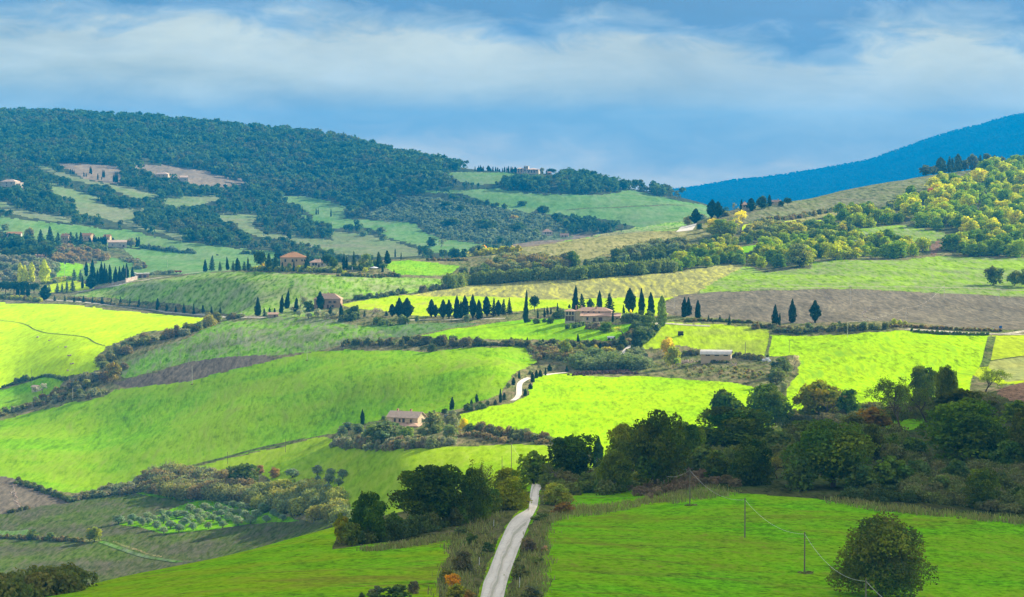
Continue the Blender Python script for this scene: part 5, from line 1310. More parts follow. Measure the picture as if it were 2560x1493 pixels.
# young cypresses along the pale farm road
row('fir', 'D', [(401,447,402,22),(475,450,404,20),(545,455,405,22),(612,458,401,22),(678,464,410,22),(748,470,412,28),(816,478,422,22),(884,482,412,26),(953,490,422,26),(1019,496,427,26),(1154,515,428,30,'slim'),(1222,525,463,26),(1288,532,475,24),(1348,540,463,26),(1419,546,463,26),(1487,532,470,28),(1548,540,480,26),(1613,540,490,26)],
    G_CYP, 'small dark cypress, {o} from the left in the row along the pale farm road', 'young cypresses along the pale farm road', name='cypress_tree', cat='cypress', sink=0.1)
tree('bush', 'D', 1075, 488, 445, 38, G_DARK, 'dark round bush standing in the row of young cypresses', None)
# cypresses at the east end of that road
row('slim', 'D', [(1888,555,418,40),(1938,560,495,32,'fir'),(1975,535,495,14),(2012,535,497,13)], G_CYP, 'dark cypress, {o} from the left around the rubble hut', 'cypresses around the rubble hut')
tree('slim', 'D', 2060, 535, 405, 30, G_CYP, 'thin ragged cypress left of the tallest leaning one', rot=0, lean=0.07)
tree('slim', 'D', 2098, 503, 370, 34, G_CYP, 'tall dark cypress leaning to the right above the hut', rot=0, lean=0.13)
tree('slim', 'D', 2168, 525, 422, 30, G_CYP, 'bent cypress with a nodding tip left of the grey olives', rot=0, lean=0.05)
tree('column', 'D', 2347, 512, 378, 40, G_CYP, 'tall dense cypress in front of the hipped red roof')
tree('slim', 'D', 2498, 566, 470, 26, G_CYP, 'slim cypress right of the hipped farmhouse')
tree('fir', 'D', 2420, 555, 482, 44, G_CYP, 'ragged dark cypress below the hipped farmhouse', name='cypress_tree', cat='cypress')
for i, (x, b_, t_, w_) in enumerate(((2195,560,510,56),(2260,575,528,56),(2330,565,500,62),(2395,580,530,52),(2150,525,488,70),(2450,560,525,50))):
    tree('olive', 'D', x, b_, t_, w_, (0.22,0.24,0.17), 'silvery olive tree, %s in the little group below the hipped farmhouse' % ORD[i], 'silvery olives below the hipped farmhouse')
tree('bush', 'D', 2265, 525, 440, 90, G_DARK, 'dark round bush left of the hipped farmhouse')
tree('thin', 'D', 2205, 520, 405, 80, G_GREY, 'pale bare poplar left of the hipped farmhouse', single=False)

# the dense cypress avenue
row('slim', 'A', [(633,1292,1182,26),(678,1290,1168,32),(604,1380,1290,18),(700,1352,1260,26),(715,1352,1238,20),(733,1350,1240,20),(744,1348,1185,28),(764,1346,1195,26),(783,1344,1240,20),(808,1345,1205,30),(846,1340,1222,28),(876,1335,1217,24),(893,1335,1230,20),(908,1330,1208,24),(930,1306,1195,24),(969,1312,1226,24)],
    G_CYP, 'slim dark cypress, {o} from the left in the dense avenue', 'cypresses of the dense avenue')
tree('full', 'A', 666, 1384, 1278, 70, G_CYP, 'broad dark cypress at the near end of the dense avenue')
# dark group at the left edge
row('column', 'A', [(130,1437,1340,25),(165,1442,1335,30),(205,1442,1338,28)], G_CYP, 'dark broad cypress, {o} of three before the umbrella pines', 'three dark cypresses before the umbrella pines')
tree('full', 'A', 330, 1464, 1362, 78, G_CYP, 'big dark cypress bush at the start of the pale farm road')
row('fir', 'A', [(362,1405,1345,32),(420,1412,1340,38),(455,1410,1340,30),(490,1407,1325,38),(530,1400,1315,42)], (0.06,0.085,0.05), 'small grey green conifer, {o} of five on the yellow grass', 'young conifers on the yellow grass')
row('fir', 'A', [(545,1325,1230,48),(590,1330,1243,42)], (0.06,0.085,0.06), 'tall grey conifer, {o} of two left of the dense avenue', 'grey conifers left of the avenue')
row('column', 'A', [(150,1335,1190,44),(183,1335,1212,36),(232,1335,1185,44),(327,1347,1170,56)], G_POP, 'golden poplar, {o} from the left above the pine clump', 'golden poplars', name='poplar_tree', cat='poplar')
for i, (x, b_, t_, w_) in enumerate(((-30,1425,1325,90),(40,1425,1325,95),(105,1420,1322,90),(175,1418,1325,90),(250,1418,1338,80),(-80,1430,1330,90))):
    tree('pine', 'A', x, b_, t_, w_, G_PINE, 'umbrella pine in the dark clump at the left edge', 'umbrella pines at the left edge', single=False)

# hilltop villa garden
row('fir', 'A', [(1552,1252,1135,52),(1613,1252,1180,30),(1708,1252,1175,38),(1752,1252,1172,38),(1790,1252,1180,42),(1830,1252,1195,40),(1970,1252,1118,70),(2020,1252,1128,60)], G_PINE, 'dark conifer, {o} from the left in the hilltop villa garden', 'conifers of the hilltop villa garden')
row('slim', 'A', [(1505,1258,1170,24),(1667,1246,1153,24),(1738,1250,1158,28),(1817,1248,1155,20),(2067,1255,1190,14),(2152,1255,1175,14),(2240,1256,1178,16),(2340,1190,1117,30)], G_CYP, 'dark cypress, {o} from the left around the hilltop villa', 'cypresses around the hilltop villa')
tree('pine', 'A', 1905, 1250, 1105, 92, G_PINE, 'rounded umbrella pine left of the hilltop villa', single=False)
tree('pine', 'A', 2045, 1215, 1105, 78, G_PINE, 'umbrella pine close behind the left wall of the hilltop villa', single=False)
tree('fir', 'A', 2145, 1190, 1085, 56, G_PINE, 'dark conifer rising behind the pyramid roof')
tree('fir', 'A', 2255, 1225, 1113, 60, G_PINE, 'dark conifer between villa and annex')
tree('pine', 'A', 2400, 1235, 1130, 90, G_PINE, 'umbrella pine right of the garden annex', single=False)
row('fir', 'B', [(103,1225,1103,38),(290,1222,1108,60)], G_PINE, 'dark conifer, {o} of two in the right part of the villa garden', 'right garden conifers')
row('slim', 'B', [(28,1242,1122,22),(50,1240,1150,18),(275,1240,1140,16),(348,1200,1107,38),(312,1262,1213,16),(395,1282,1240,12),(405,1152,1090,9),(447,1170,1118,9)], G_CYP, 'dark cypress, {o} from the left at the east end of the villa garden', 'cypresses at the east end of the villa garden')
tree('oak', 'B', 190, 1250, 1125, 110, (0.12,0.17,0.05), 'big pale green weeping tree in the villa garden', single=False)
tree('bush', 'B', 185, 1264, 1222, 48, G_YEL, 'round yellow bush left of the parasol')
tree('bush', 'A', 1922, 1232, 1180, 46, G_GOLD, 'golden bush in front of the rounded umbrella pine')
tree('bush', 'B', 30, 1206, 1188, 22, G_GOLD, 'small golden bush at the villa terrace')
tree('oak', 'A', 2120, 1248, 1190, 40, G_DARK, 'small dark tree in front of the hilltop villa wall')
hedge('A', [(1850,1250),(2000,1252),(2200,1252),(2320,1262),(2520,1270)], 3.5, 5, [G_MID, G_SAGE, G_DARK, G_YEL, G_GREY], 'mixed garden hedge below the hilltop villa', seed=31)
hedge('B', [(-20,1290),(120,1295),(250,1300),(380,1290),(440,1296)], 2.6, 5, [G_DARK, G_SAGE, G_BROWN], 'dark hedge on the bank under the villa garden', seed=32)
hedge('B', [(60,1240),(150,1245),(240,1230),(330,1225)], 5, 8, [G_DARK, G_MID, G_PINE], 'dark shrubs behind the parasol', seed=33)
tree('oak', 'A', 2440, 1240, 1150, 90, G_MID, 'green tree at the right end of the villa garden', single=False)

# row on the hill brow
row('slim', 'B', [(735,1142,1112,9),(770,1142,1117,9),(862,1140,1095,9),(911,1140,1098,10),(965,1138,1095,12)], G_CYP, 'thin cypress, {o} of five on the brow track', 'thin cypresses on the brow track')
tree('column', 'B', 1020, 1137, 1072, 30, G_CYP, 'stout dark cypress beside the golden shrubs on the brow')

# the cypress group in the middle
row('full', 'E', [(382,562,470,48),(436,575,425,68),(490,582,425,86),(668,565,435,54),(700,565,475,48),(755,578,437,52),(798,578,437,56),(855,575,410,40,'slim'),(882,575,445,34,'slim'),(919,552,405,40,'slim'),(973,580,402,62),(1020,580,437,40,'slim'),(1077,562,413,72),(1125,560,418,42,'fir'),(1160,560,440,54),(1195,550,428,46,'fir'),(1242,545,418,46,'fir')],
    G_CYP, 'dark cypress, {o} from the left in the long group before the bright strip', 'cypresses of the long middle group', name='cypress_tree', cat='cypress')
row('slim', 'E', [(10,562,470,24),(180,562,515,24,'fir'),(340,558,515,32,'fir')], G_CYP, 'small cypress, {o} of three left of the middle group', 'small cypresses left of the middle group', name='cypress_tree', cat='cypress')
tree('slim', 'E', 1358, 607, 368, 30, G_CYP, 'very tall thin cypress leaning right at the lawn edge', rot=0, lean=0.045)
tree('pine', 'E', 1425, 525, 405, 80, G_PINE, 'dark umbrella pine right of the thin leaning cypress')
row('slim', 'E', [(1450,575,505,11),(1498,567,495,15),(1520,545,482,26,'fir'),(1545,545,490,14),(1592,570,465,16),(1680,500,470,20)], G_CYP, 'small cypress, {o} from the left at the back of the lawn', 'small cypresses at the back of the lawn', name='cypress_tree', cat='cypress')
tree('slim', 'E', 1722, 530, 337, 36, G_CYP, 'tall pointed cypress behind the left end of the long villa')
tree('fir', 'E', 1775, 530, 388, 72, G_CYP, 'broad ragged cypress behind the long villa', name='cypress_tree', cat='cypress')
tree('oak', 'E', 1832, 525, 430, 60, G_PINE, 'low dark tree behind the villa chimneys')
tree('column', 'E', 1900, 530, 372, 40, G_CYP, 'columnar cypress behind the villa roof')
tree('fir', 'E', 1976, 545, 383, 72, G_CYP, 'ragged dark conifer behind the right end of the villa')
tree('slim', 'E', 1997, 602, 512, 15, G_CYP, 'thin cypress standing in front of the villa annex')
tree('slim', 'E', 2078, 562, 475, 15, G_CYP, 'thin cypress right of the long villa')
tree('full', 'E', 2130, 550, 355, 88, G_CYP, 'broad egg shaped cypress right of the long villa', rot=0.3)
tree('slim', 'E', 2210, 550, 355, 38, G_CYP, 'tall pointed cypress between the egg shaped one and the drive')
tree('slim', 'E', 2280, 550, 383, 50, G_CYP, 'stout pointed cypress beside the drive')
tree('column', 'E', 2356, 632, 410, 58, (0.13,0.17,0.03), 'tall green poplar beside the lane', name='poplar_tree', cat='poplar')
row('slim', 'F', [(30,565,418,40),(62,555,420,40),(130,572,440,38)], G_CYP, 'dark cypress, {o} of three at the left of the ploughed field', 'three cypresses left of the ploughed field')
row('fir', 'F', [(210,594,545,22),(292,596,545,24),(362,624,542,30)], G_CYP, 'small cypress, {o} of three on the field track', 'small cypresses on the field track', name='cypress_tree', cat='cypress')
tree('slim', 'F', 696, 620, 473, 38, G_CYP, 'slender cypress left below the ploughed field')
tree('slim', 'F', 727, 634, 535, 20, G_CYP, 'short thin cypress beside the slender one')
tree('slim', 'F', 824, 605, 433, 44, G_CYP, 'tall pointed cypress below the ploughed field')
tree('full', 'F', 990, 608, 443, 84, G_CYP, 'broad bushy cypress right of the pointed one')
# along the white track and the drive
row('slim', 'E', [(1313,1016,955,15),(1270,1062,1005,28),(1175,1192,1090,22),(1202,1172,1110,36,'fir'),(1137,1207,1165,30,'fir'),(1003,1187,1128,24),(963,1202,1168,15),(1535,962,908,28),(1505,992,935,14),(1468,1002,950,26),(1438,1012,953,24),(1410,1042,970,28),(1395,1092,1050,28),(1357,1142,1090,26),(1662,967,920,22)],
    G_CYP, 'small dark cypress, {o} from the left along the white track', 'small cypresses along the white track', name='cypress_tree', cat='cypress')
tree('slim', 'E', 820, 1242, 1150, 28, G_CYP, 'lone slim cypress above the farmhouse shrubs')
tree('slim', 'E', 165, 1354, 1240, 34, G_CYP, 'cypress with a side branch left of the farmhouse', rot=0.0)
row('slim', 'E', [(1372,742,710,9),(1487,747,720,15),(1745,747,687,16),(2012,747,705,12),(1905,802,745,22),(2095,722,680,14)], G_CYP, 'tiny cypress, {o} from the left on the lower lawn edge', 'tiny cypresses on the lower lawn edge')
row('full', 'E', [(2065,790,700,46),(2185,805,710,50),(2230,745,680,44),(2262,735,670,38),(2312,682,620,44),(2150,770,720,40)], (0.03,0.055,0.025), 'bushy dark cypress, {o} from the left along the farm drive', 'bushy cypresses along the farm drive', name='cypress_tree', cat='cypress')

# far left cypresses
row('slim', 'A', [(515,542,505,9),(530,543,508,9),(543,544,510,9),(615,562,528,9),(632,562,535,8),(662,538,490,13),(670,545,498,9),(717,585,538,9),(745,585,560,8),(755,568,512,11),(765,568,515,11),(833,602,548,11),(845,604,528,13),(857,602,528,13)], G_CYP, 'tiny far cypress, {o} from the left on the brown far field', 'far cypresses on the brown field')
row('slim', 'A', [(2213,832,775,9),(2317,840,790,8),(2331,840,783,8),(2425,855,798,9)], G_CYP, 'tiny thin cypress, {o} of four on the green far field', 'thin cypresses on the green far field')
row('slim', 'B', [(1046,864,818,11),(1105,862,840,8),(1163,867,840,12),(1220,864,836,10),(130,852,800,11)], G_CYP, 'tiny cypress, {o} from the left in the far olive grove', 'cypresses in the far olive grove')
row('slim', 'B', [(990,522,488,9),(1008,522,495,9),(1016,522,482,10),(1028,523,478,12),(1040,523,490,10),(1050,523,484,9),(1087,524,480,30,'full'),(1104,524,500,12),(1120,524,488,13),(1140,524,490,9),(1155,525,494,13),(1168,525,505,10),(1190,528,498,9),(1205,530,490,12),(1222,532,490,10),(1235,533,486,12),(1252,534,487,12),(1265,534,492,12),(1285,536,492,26,'full')], G_CYP, 'tiny dark cypress, {o} from the left in the skyline row by the castle', 'skyline cypresses left of the castle', name='cypress_tree', cat='cypress')
def on_ridge(kind, L, x, top, hpx, w, tint, label, group=None, lay='crest3', dv=-25, **kw):
    u, v = P(L, x, top); p = crest_ground(u, lay, dv); k = p.y / F
    return put_tree(kind, p, hpx*k/ZS, w*k/ZS, tint, label, group, **kw)
tree('pine', 'B', 1548, 546, 502, 78, G_PINE, 'umbrella pine on the skyline right of the castle', single=False)
tree('fir', 'B', 1513, 546, 508, 16, G_CYP, 'dark conifer left of the skyline umbrella pine')
tree('oak', 'B', 1478, 548, 494, 36, G_GREY, 'pale thin tree at the castle corner')
tree('oak', 'B', 1635, 575, 505, 110, G_DARK, 'big round tree right of the skyline umbrella pine', single=False)
tree('oak', 'B', 1815, 585, 518, 105, G_DARK, 'flat topped tree on the skyline right of the big round one', single=False)
tree('oak', 'B', 1945, 600, 530, 75, G_DARK, 'open tree on the skyline beside the thin cypress', single=False)
tree('slim', 'B', 1898, 582, 534, 9, G_CYP, 'thin cypress on the skyline between two trees')
tree('oak', 'B', 2065, 632, 570, 90, G_DARK, 'last dark tree group on the skyline slope', single=False)
tree('bush', 'B', 2120, 650, 628, 30, G_DARK, 'small bush low on the skyline slope')
tree('oak', 'B', 1490, 838, 772, 90, G_DARK, 'lone round tree on the broad far green field', single=False)
tree('bush', 'B', 1332, 776, 738, 80, G_DARK, 'oval dark bush on the broad far green field', single=False)
tree('oak', 'B', 668, 1084, 1003, 84, G_DARK, 'lone dark tree on the pale far field', single=False)
tree('thin', 'B', 740, 1084, 1015, 60, G_GREY, 'leafless tree right of the lone dark tree', single=False)
row('oak', 'B', [(820,742,682,85),(930,765,718,45),(975,775,728,40),(1020,778,726,55),(1077,785,726,45),(1115,785,755,36),(1148,785,750,36),(1202,802,758,50)], G_DARK, 'dark round tree, {o} from the left above the far olive grove', 'trees above the far olive grove')
row('bush', 'B', [(300,972,930,90),(315,1030,978,60),(170,1000,955,70)], G_SAGE, 'grey green bush, {o} of three on the tan far field', 'bushes on the tan far field')
row('oak', 'B', [(1070,962,872,190),(815,940,862,160),(1300,975,895,150),(890,825,765,95),(780,795,742,110)], G_DARK, 'large dark oak, {o} from the left in the far olive grove', 'large oaks in the far olive grove', single=False)
tree('bush', 'B', 1270, 890, 838, 80, (0.26,0.19,0.04), 'orange tinted bush above the far olive grove')
tree('bush', 'B', 1430, 990, 945, 70, G_MID, 'green bush left of the pink farmhouse')
# hamlet trees
row('fir', 'A', [(370,1050,920,60),(300,1060,945,75),(425,1065,965,60),(595,1085,965,60),(560,1062,965,45),(535,1062,990,40),(520,1065,965,55)], G_PINE, 'dark conifer, {o} from the left in the hamlet', 'conifers of the hamlet')
row('slim', 'A', [(690,1065,990,22),(703,1065,1000,20),(720,1065,1005,24),(740,1065,1002,24),(755,1068,1000,22),(772,1068,985,22),(660,1065,1010,24),(820,1030,1005,16),(830,1030,1008,14),(1017,1075,998,16),(1000,1075,1010,26)], G_CYP, 'small dark cypress, {o} from the left in the hamlet', 'small cypresses of the hamlet')
tree('oak', 'A', 212, 1045, 935, 95, (0.13,0.14,0.05), 'round olive brown tree beside the long red shed roof', single=False)
row('oak', 'A', [(20,1075,1010,60),(70,1080,1020,70),(125,1080,1015,65),(180,1085,1030,70),(250,1085,1030,60),(40,1150,1080,85),(110,1160,1075,90),(175,1150,1085,80),(235,1150,1080,75),(330,1130,1050,85),(-40,1140,1060,90),(380,1110,1060,60)], G_DARK, 'dark tree, {o} from the left in the copse under the hamlet', 'copse under the hamlet', single=False)
tree('bush', 'A', 375, 1150, 1110, 50, (0.26,0.28,0.2), 'pale silvery bush by the rubble heap')
tree('oak', 'A', 960, 1080, 1010, 75, G_GREY, 'thin greyish tree right of the stone barn', single=False)
tree('bush', 'A', 38, 955, 905, 75, G_SAGE, 'lone grey green tree on the long green field', single=False)
mass('A', [(370,1180),(420,1090),(600,1080),(780,1140),(800,1185),(660,1180),(500,1200)], 60, (4, 7), [(0.20,0.13,0.06),(0.17,0.13,0.07),(0.13,0.13,0.06),(0.22,0.15,0.06)], 'russet scrub thicket below the hamlet', seed=41, dx=14, dy=7)
mass('A', [(560,1085),(640,1060),(760,1075),(780,1110),(640,1110)], 26, (4, 7), [G_DARK, G_SAGE], 'dark scrub under the hamlet cypresses', seed=42, dx=14, dy=7)
mass('A', [(0,1320),(0,1180),(120,1160),(330,1180),(420,1210),(420,1300),(280,1320)], 70, (4, 8), [G_GREY, (0.15,0.14,0.09), G_SAGE, (0.17,0.15,0.1)], 'grey leafless thicket behind the poplars', seed=43, dx=16, dy=8)
mass('A', [(860,1175),(900,1160),(1040,1185),(1070,1240),(1000,1250),(940,1190)], 30, (3, 5), [G_GREY, G_SAGE, G_BROWN], 'grey scrub patch on the green valley field', seed=44, dx=14, dy=6)
mass('A', [(300,1340),(420,1320),(520,1300),(520,1320),(400,1345)], 26, (2.5, 4), [(0.22,0.16,0.1), G_SAGE, G_YEL], 'autumn shrubs beyond the yellow grass', seed=45, dx=12, dy=5)
hedge('A', [(1030,1085),(1150,1097),(1280,1112),(1430,1125)], 4.5, 6, [(0.10,0.14,0.09),(0.13,0.16,0.1)], 'grey green orchard row right of the stone barn', 'orchard_row', 'orchard', seed=46)
hedge('A', [(1780,1130),(1860,1125),(1900,1135)], 4, 6, [G_SAGE, G_DARK], 'dark scrub line on the far green field', seed=47)
hedge('A', [(1100,1285),(1180,1270),(1280,1265),(1200,1275)], 2.5, 3, [G_GREY, G_DARK, G_SAGE], 'scrubby hedge along the hill road', seed=48)

# ------------------------------------------------------------------ hedges and thickets of the mid valley
AUT = [G_BROWN, (0.14,0.13,0.05), G_SAGE, (0.20,0.17,0.04), G_GREY, (0.12,0.14,0.04)]
DRK = [(0.075,0.09,0.04), (0.10,0.10,0.055), (0.13,0.105,0.07), (0.07,0.10,0.035)]
hedge('D', [(745,930),(800,880),(900,820),(1000,785),(1100,745),(1250,710),(1400,675),(1500,640),(1580,605)], 6.5, 11, AUT, 'tall autumn hedge curving between the yellow field and the vineyard', seed=51, hv=0.45)
hedge('D', [(560,1060),(640,1035),(720,1015),(790,990),(850,960)], 6.0, 10, [G_BROWN, (0.15,0.12,0.08), G_GREY], 'brown hedge at the bottom of the yellow field', seed=52)
tree('oak', 'D', 835, 1035, 880, 130, (0.20,0.16,0.04), 'rounded russet tree at the end of the brown hedge', single=False)
tree('bush', 'D', 775, 1040, 950, 90, (0.17,0.12,0.07), 'brown bush left of the rounded russet tree', single=False)
hedge('D', [(500,1070),(560,1090),(620,1085)], 4.0, 8, [G_BROWN, G_GREY], 'brown scrub beside the paddock', seed=53)
hedge('D', [(-60,1300),(60,1270),(200,1225),(330,1195),(460,1170),(560,1150),(680,1135),(740,1140)], 4.6, 9, AUT, 'autumn hedge along the top of the big green field', seed=54)
hedge('D', [(300,1185),(400,1140),(500,1115),(600,1100)], 4.6, 10, [(0.17,0.16,0.03),(0.13,0.14,0.04),G_BROWN], 'yellowish shrubs below the stone hut', seed=55)
hedge('D', [(100,1062),(150,1040),(210,1030)], 4.0, 3, [G_SAGE, G_DARK], 'dark bushes on the paddock edge', seed=56)
tree('thin', 'D', 310, 1125, 1050, 90, (0.3,0.28,0.24), 'grey leafless tree right of the stone hut', single=False)
tree('bush', 'D', 417, 1125, 1075, 34, G_DARK, 'small dark tree right of the stone hut', single=False)
hedge('D', [(10,1085),(120,1050),(240,1025),(325,1000)], 1.6, 1.5, [G_SAGE, G_DARK], 'thin hedge along the paddock top left side', seed=57)
hedge('D', [(325,1000),(400,1008),(470,1030)], 1.6, 1.5, [G_SAGE, G_DARK], 'thin hedge along the paddock top right side', seed=58)
hedge('D', [(1640,590),(1700,578),(1760,572)], 3.5, 5, [G_GREY, G_SAGE, G_BROWN], 'grey scrub where the hedge meets the farm road', seed=59)
hedge('D', [(500,432),(750,462),(1000,492),(1250,520),(1450,540)], 2.2, 3, [G_BROWN, G_SAGE, (0.17,0.14,0.06)], 'low brown scrub on the bank above the pale farm road', seed=60, per=4)
hedge('D', [(0,430),(120,432),(230,440),(300,455)], 3.2, 6, [G_SAGE, G_YEL, G_BROWN, G_MID], 'mixed scrub under the umbrella pines', seed=61)
hedge('E', [(30,770),(120,768),(200,770),(300,768),(380,770)], 3.6, 6, DRK, 'dark scrub clumps above the big green field', seed=62)
hedge('E', [(380,775),(480,765),(600,765),(700,765),(850,772),(1000,778)], 5.2, 9, DRK, 'dark hedge above the big green field', seed=63)
hedge('E', [(1000,775),(1150,772),(1300,778),(1450,782),(1620,785)], 3.6, 5, DRK, 'low dark hedge under the lawn', seed=64)
tree('bush', 'E', 672, 818, 755, 80, (0.07,0.085,0.045), 'dark conical bush standing before the hedge', single=False)
hedge('E', [(1620,780),(1750,778),(1900,776),(2040,770)], 2.8, 5, DRK, 'dark hedge below the trailer', seed=65)
hedge('E', [(0,600),(60,590),(140,585)], 4.5, 7, [G_DARK, G_SAGE], 'dark scrub right of the hipped farmhouse', seed=66)
hedge('E', [(20,560),(80,545),(140,550)], 6, 8, [G_DARK, G_MID], 'dark shrubs below the brown sapling', seed=67)
hedge('E', [(250,622),(330,622),(400,620),(480,615)], 5.2, 9, [(0.10,0.12,0.045), G_SAGE, G_MID], 'rounded green thicket before the cypress group', seed=68)
tree('thin', 'E', 240, 560, 495, 90, (0.25,0.2,0.17), 'bare greyish sapling left of the cypress group', single=False)
tree('bush', 'E', 565, 600, 550, 36, G_SAGE, 'small bush between the cypress groups', single=False)
tree('bush', 'E', 928, 600, 540, 50, G_SAGE, 'grey green bush in front of the cypress row', single=False)
hedge('E', [(100,440),(200,430),(320,418),(420,402),(480,388)], 3.2, 6, [G_GREY, G_SAGE, G_DARK], 'grey olive hedge above the bright strip', seed=69)
hedge('E', [(590,385),(680,370),(780,355)], 4.2, 6, DRK, 'dark scrub at the end of the long hedge', seed=70)
hedge('E', [(810,355),(900,330),(1000,325),(1150,310),(1300,300),(1500,292),(1700,288),(1850,270),(2050,258),(2250,245),(2420,225)], 11.0, 9, [(0.10,0.135,0.03),(0.12,0.15,0.03),(0.12,0.14,0.045)], 'long even hedge above the tan stubble field', seed=71, hv=0.2, step=0.22)
hedge('E', [(880,265),(950,258),(1050,240),(1150,225),(1250,222)], 6.0, 12, [G_SAGE, (0.15,0.15,0.07), G_MID], 'grey green scrub at the left end of the long hedge', seed=72)
mass('E', [(1050,240),(1150,165),(1350,150),(1500,140),(1720,150),(1760,190),(1600,215),(1400,225),(1200,235)], 60, (5, 9), [(0.17,0.16,0.07), G_SAGE, (0.20,0.17,0.05), G_MID, G_BROWN], 'mixed autumn thicket on the dry hillside', seed=73, dx=32, dy=9)
tree('bush', 'E', 1700, 195, 75, 110, G_MID, 'green rounded tree in the hillside thicket', single=False)
hedge('E', [(1780,205),(1900,190),(2100,165),(2300,150),(2500,140)], 6, 8, [G_DARK, (0.10,0.12,0.05), G_SAGE], 'dark scrub band along the grass lane', seed=74)
mass('E', [(1950,150),(2050,110),(2200,70),(2500,40),(2520,110),(2200,135)], 32, (6, 10), [G_DARK, G_SAGE, (0.14,0.14,0.07)], 'thicket on the dry hill below the white track', seed=75, dx=34, dy=10)
hedge('E', [(940,110),(1020,112),(1100,105),(1250,85),(1330,80)], 4.5, 6, [G_YEL, (0.24,0.2,0.06), G_SAGE, G_GOLD], 'golden shrubs along the brow', seed=76)
tree('bush', 'E', 1058, 100, 32, 56, (0.5,0.30,0.01), 'round orange tree beside the stout cypress on the brow', single=False)
hedge('E', [(640,150),(740,152),(860,152),(940,150)], 2.0, 4, [G_BROWN, G_DARK, (0.22,0.17,0.09)], 'brown scrub on the tan bank', seed=77)
# villa garden shrubs
tree('bush', 'E', 1952, 672, 596, 124, (0.09,0.135,0.03), 'big rounded green bush in front of the villa annex', single=False)
hedge('E', [(1660,655),(1720,645),(1790,625)], 2.6, 4, [(0.08,0.12,0.05), G_SAGE], 'low dark shrub bed left of the big rounded bush', seed=78)
hedge('E', [(1790,650),(1840,655),(1890,655)], 3.6, 5, [(0.16,0.12,0.09), G_GREY, G_BROWN], 'greyish brown shrubs before the villa annex', seed=79)
row('bush', 'E', [(1435,614,570,62),(1498,604,570,40),(1540,614,562,62),(1380,602,572,40)], G_DARK, 'dark round bush, {o} of four on the upper lawn', 'round bushes on the upper lawn', single=False)
tree('bush', 'E', 1740, 600, 565, 60, G_SAGE, 'grey bush against the villa wall', single=False)
hedge('E', [(1560,575),(1600,572),(1650,575)], 5, 5, [G_DARK, G_SAGE], 'dark hedge left of the long villa', seed=80)
tree('bush', 'E', 2130, 575, 505, 26, (0.6,0.5,0.01), 'narrow bright yellow bush under the egg shaped cypress', single=False)
hedge('E', [(2080,600),(2150,600),(2250,590),(2300,590)], 5, 6, [G_DARK, G_SAGE, G_MID], 'dark garden hedge right of the long villa', seed=81)
mass('E', [(2150,700),(2180,620),(2260,610),(2270,680),(2220,720)], 16, (4, 7), [G_SAGE, G_MID, G_DARK], 'green shrubs beside the farm drive', seed=82, dx=22, dy=14)
tree('thin', 'E', 2060, 690, 630, 90, (0.42,0.40,0.05), 'thin yellowish tree on the lawn corner', single=False)
hedge('E', [(2060,800),(2120,730),(2200,650)], 3.6, 5, [G_DARK, G_BROWN, G_SAGE], 'dark hedge climbing beside the farm drive', seed=83)
hedge('E', [(2130,820),(2200,780),(2260,720),(2330,650)], 3.2, 3, [G_DARK, G_SAGE], 'low hedge on the right side of the farm drive', seed=84)
# the waste ground below the lawn
tree('oak', 'E', 1655, 855, 722, 105, (0.23,0.24,0.04), 'yellowing tree with golden top at the left of the waste ground', single=False)
tree('bush', 'E', 1672, 765, 722, 50, G_GOLD, 'golden crown behind the yellowing tree', single=False)
tree('oak', 'E', 1765, 840, 752, 75, (0.18,0.20,0.05), 'small yellowing tree right of the golden topped one', single=False)
tree('oak', 'E', 1868, 835, 765, 60, (0.26,0.25,0.04), 'small golden green tree by the tiny cypress', single=False)
tree('bush', 'E', 1965, 850, 778, 150, (0.24,0.21,0.05), 'broad golden grey bush beside the gravel drive', single=False)
mass('E', [(1480,850),(1560,815),(1900,840),(2060,870),(1900,900),(1600,890)], 40, (2.5, 5), [(0.14,0.15,0.05), G_BROWN, G_SAGE, (0.2,0.18,0.07)], 'mixed scrub on the waste ground', seed=85, dx=26, dy=9)
mass('E', [(1700,945),(1760,890),(1850,860),(2020,900),(2240,940),(2100,955),(1900,955)], 44, (5, 9), [(0.10,0.135,0.05), G_SAGE, (0.14,0.165,0.08), G_MID], 'tall green thicket above the dark clod heap', seed=86, dx=26, dy=10)
mass('E', [(2060,930),(2100,850),(2200,830),(2260,900),(2240,945)], 22, (4, 6), [(0.17,0.19,0.11), G_SAGE, (0.15,0.17,0.08)], 'pale grey willow thicket right of the drive', seed=87, dx=26, dy=12)
mass('E', [(1360,800),(1500,790),(1600,800),(1560,860),(1450,880)], 26, (2, 4), [G_BROWN, (0.22,0.17,0.09), G_SAGE], 'brown scrub on the eroded bank', seed=88, dx=24, dy=9)
tree('bush', 'E', 1395, 988, 950, 36, G_SAGE, 'grey round bush beside the white track', single=False)
tree('oak', 'E', 2400, 845, 705, 125, (0.40,0.33,0.03), 'tall golden autumn tree left of the long shed', single=False)
tree('oak', 'E', 2440, 935, 775, 130, (0.22,0.24,0.04), 'green and gold tree in front of the golden autumn tree', single=False)
hedge('F', [(20,850),(80,840),(140,845)], 3.0, 4, DRK, 'dark scrub behind the golden tree', seed=89)
hedge('F', [(400,858),(480,868),(560,878),(620,880)], 2.6, 4, DRK, 'low dark scrub right of the long shed', seed=90)
hedge('F', [(150,893),(250,900),(360,903)], 1.3, 1.5, DRK, 'weeds along the front wall of the long shed', seed=91)
mass('F', [(20,940),(200,915),(420,940),(620,960),(600,1020),(300,1010),(50,1000)], 46, (0.8, 1.8), [(0.2,0.18,0.08), G_BROWN, (0.13,0.16,0.04)], 'weeds of the rough yard', 'undergrowth', seed=92, kind='stuff', dx=26, dy=9)
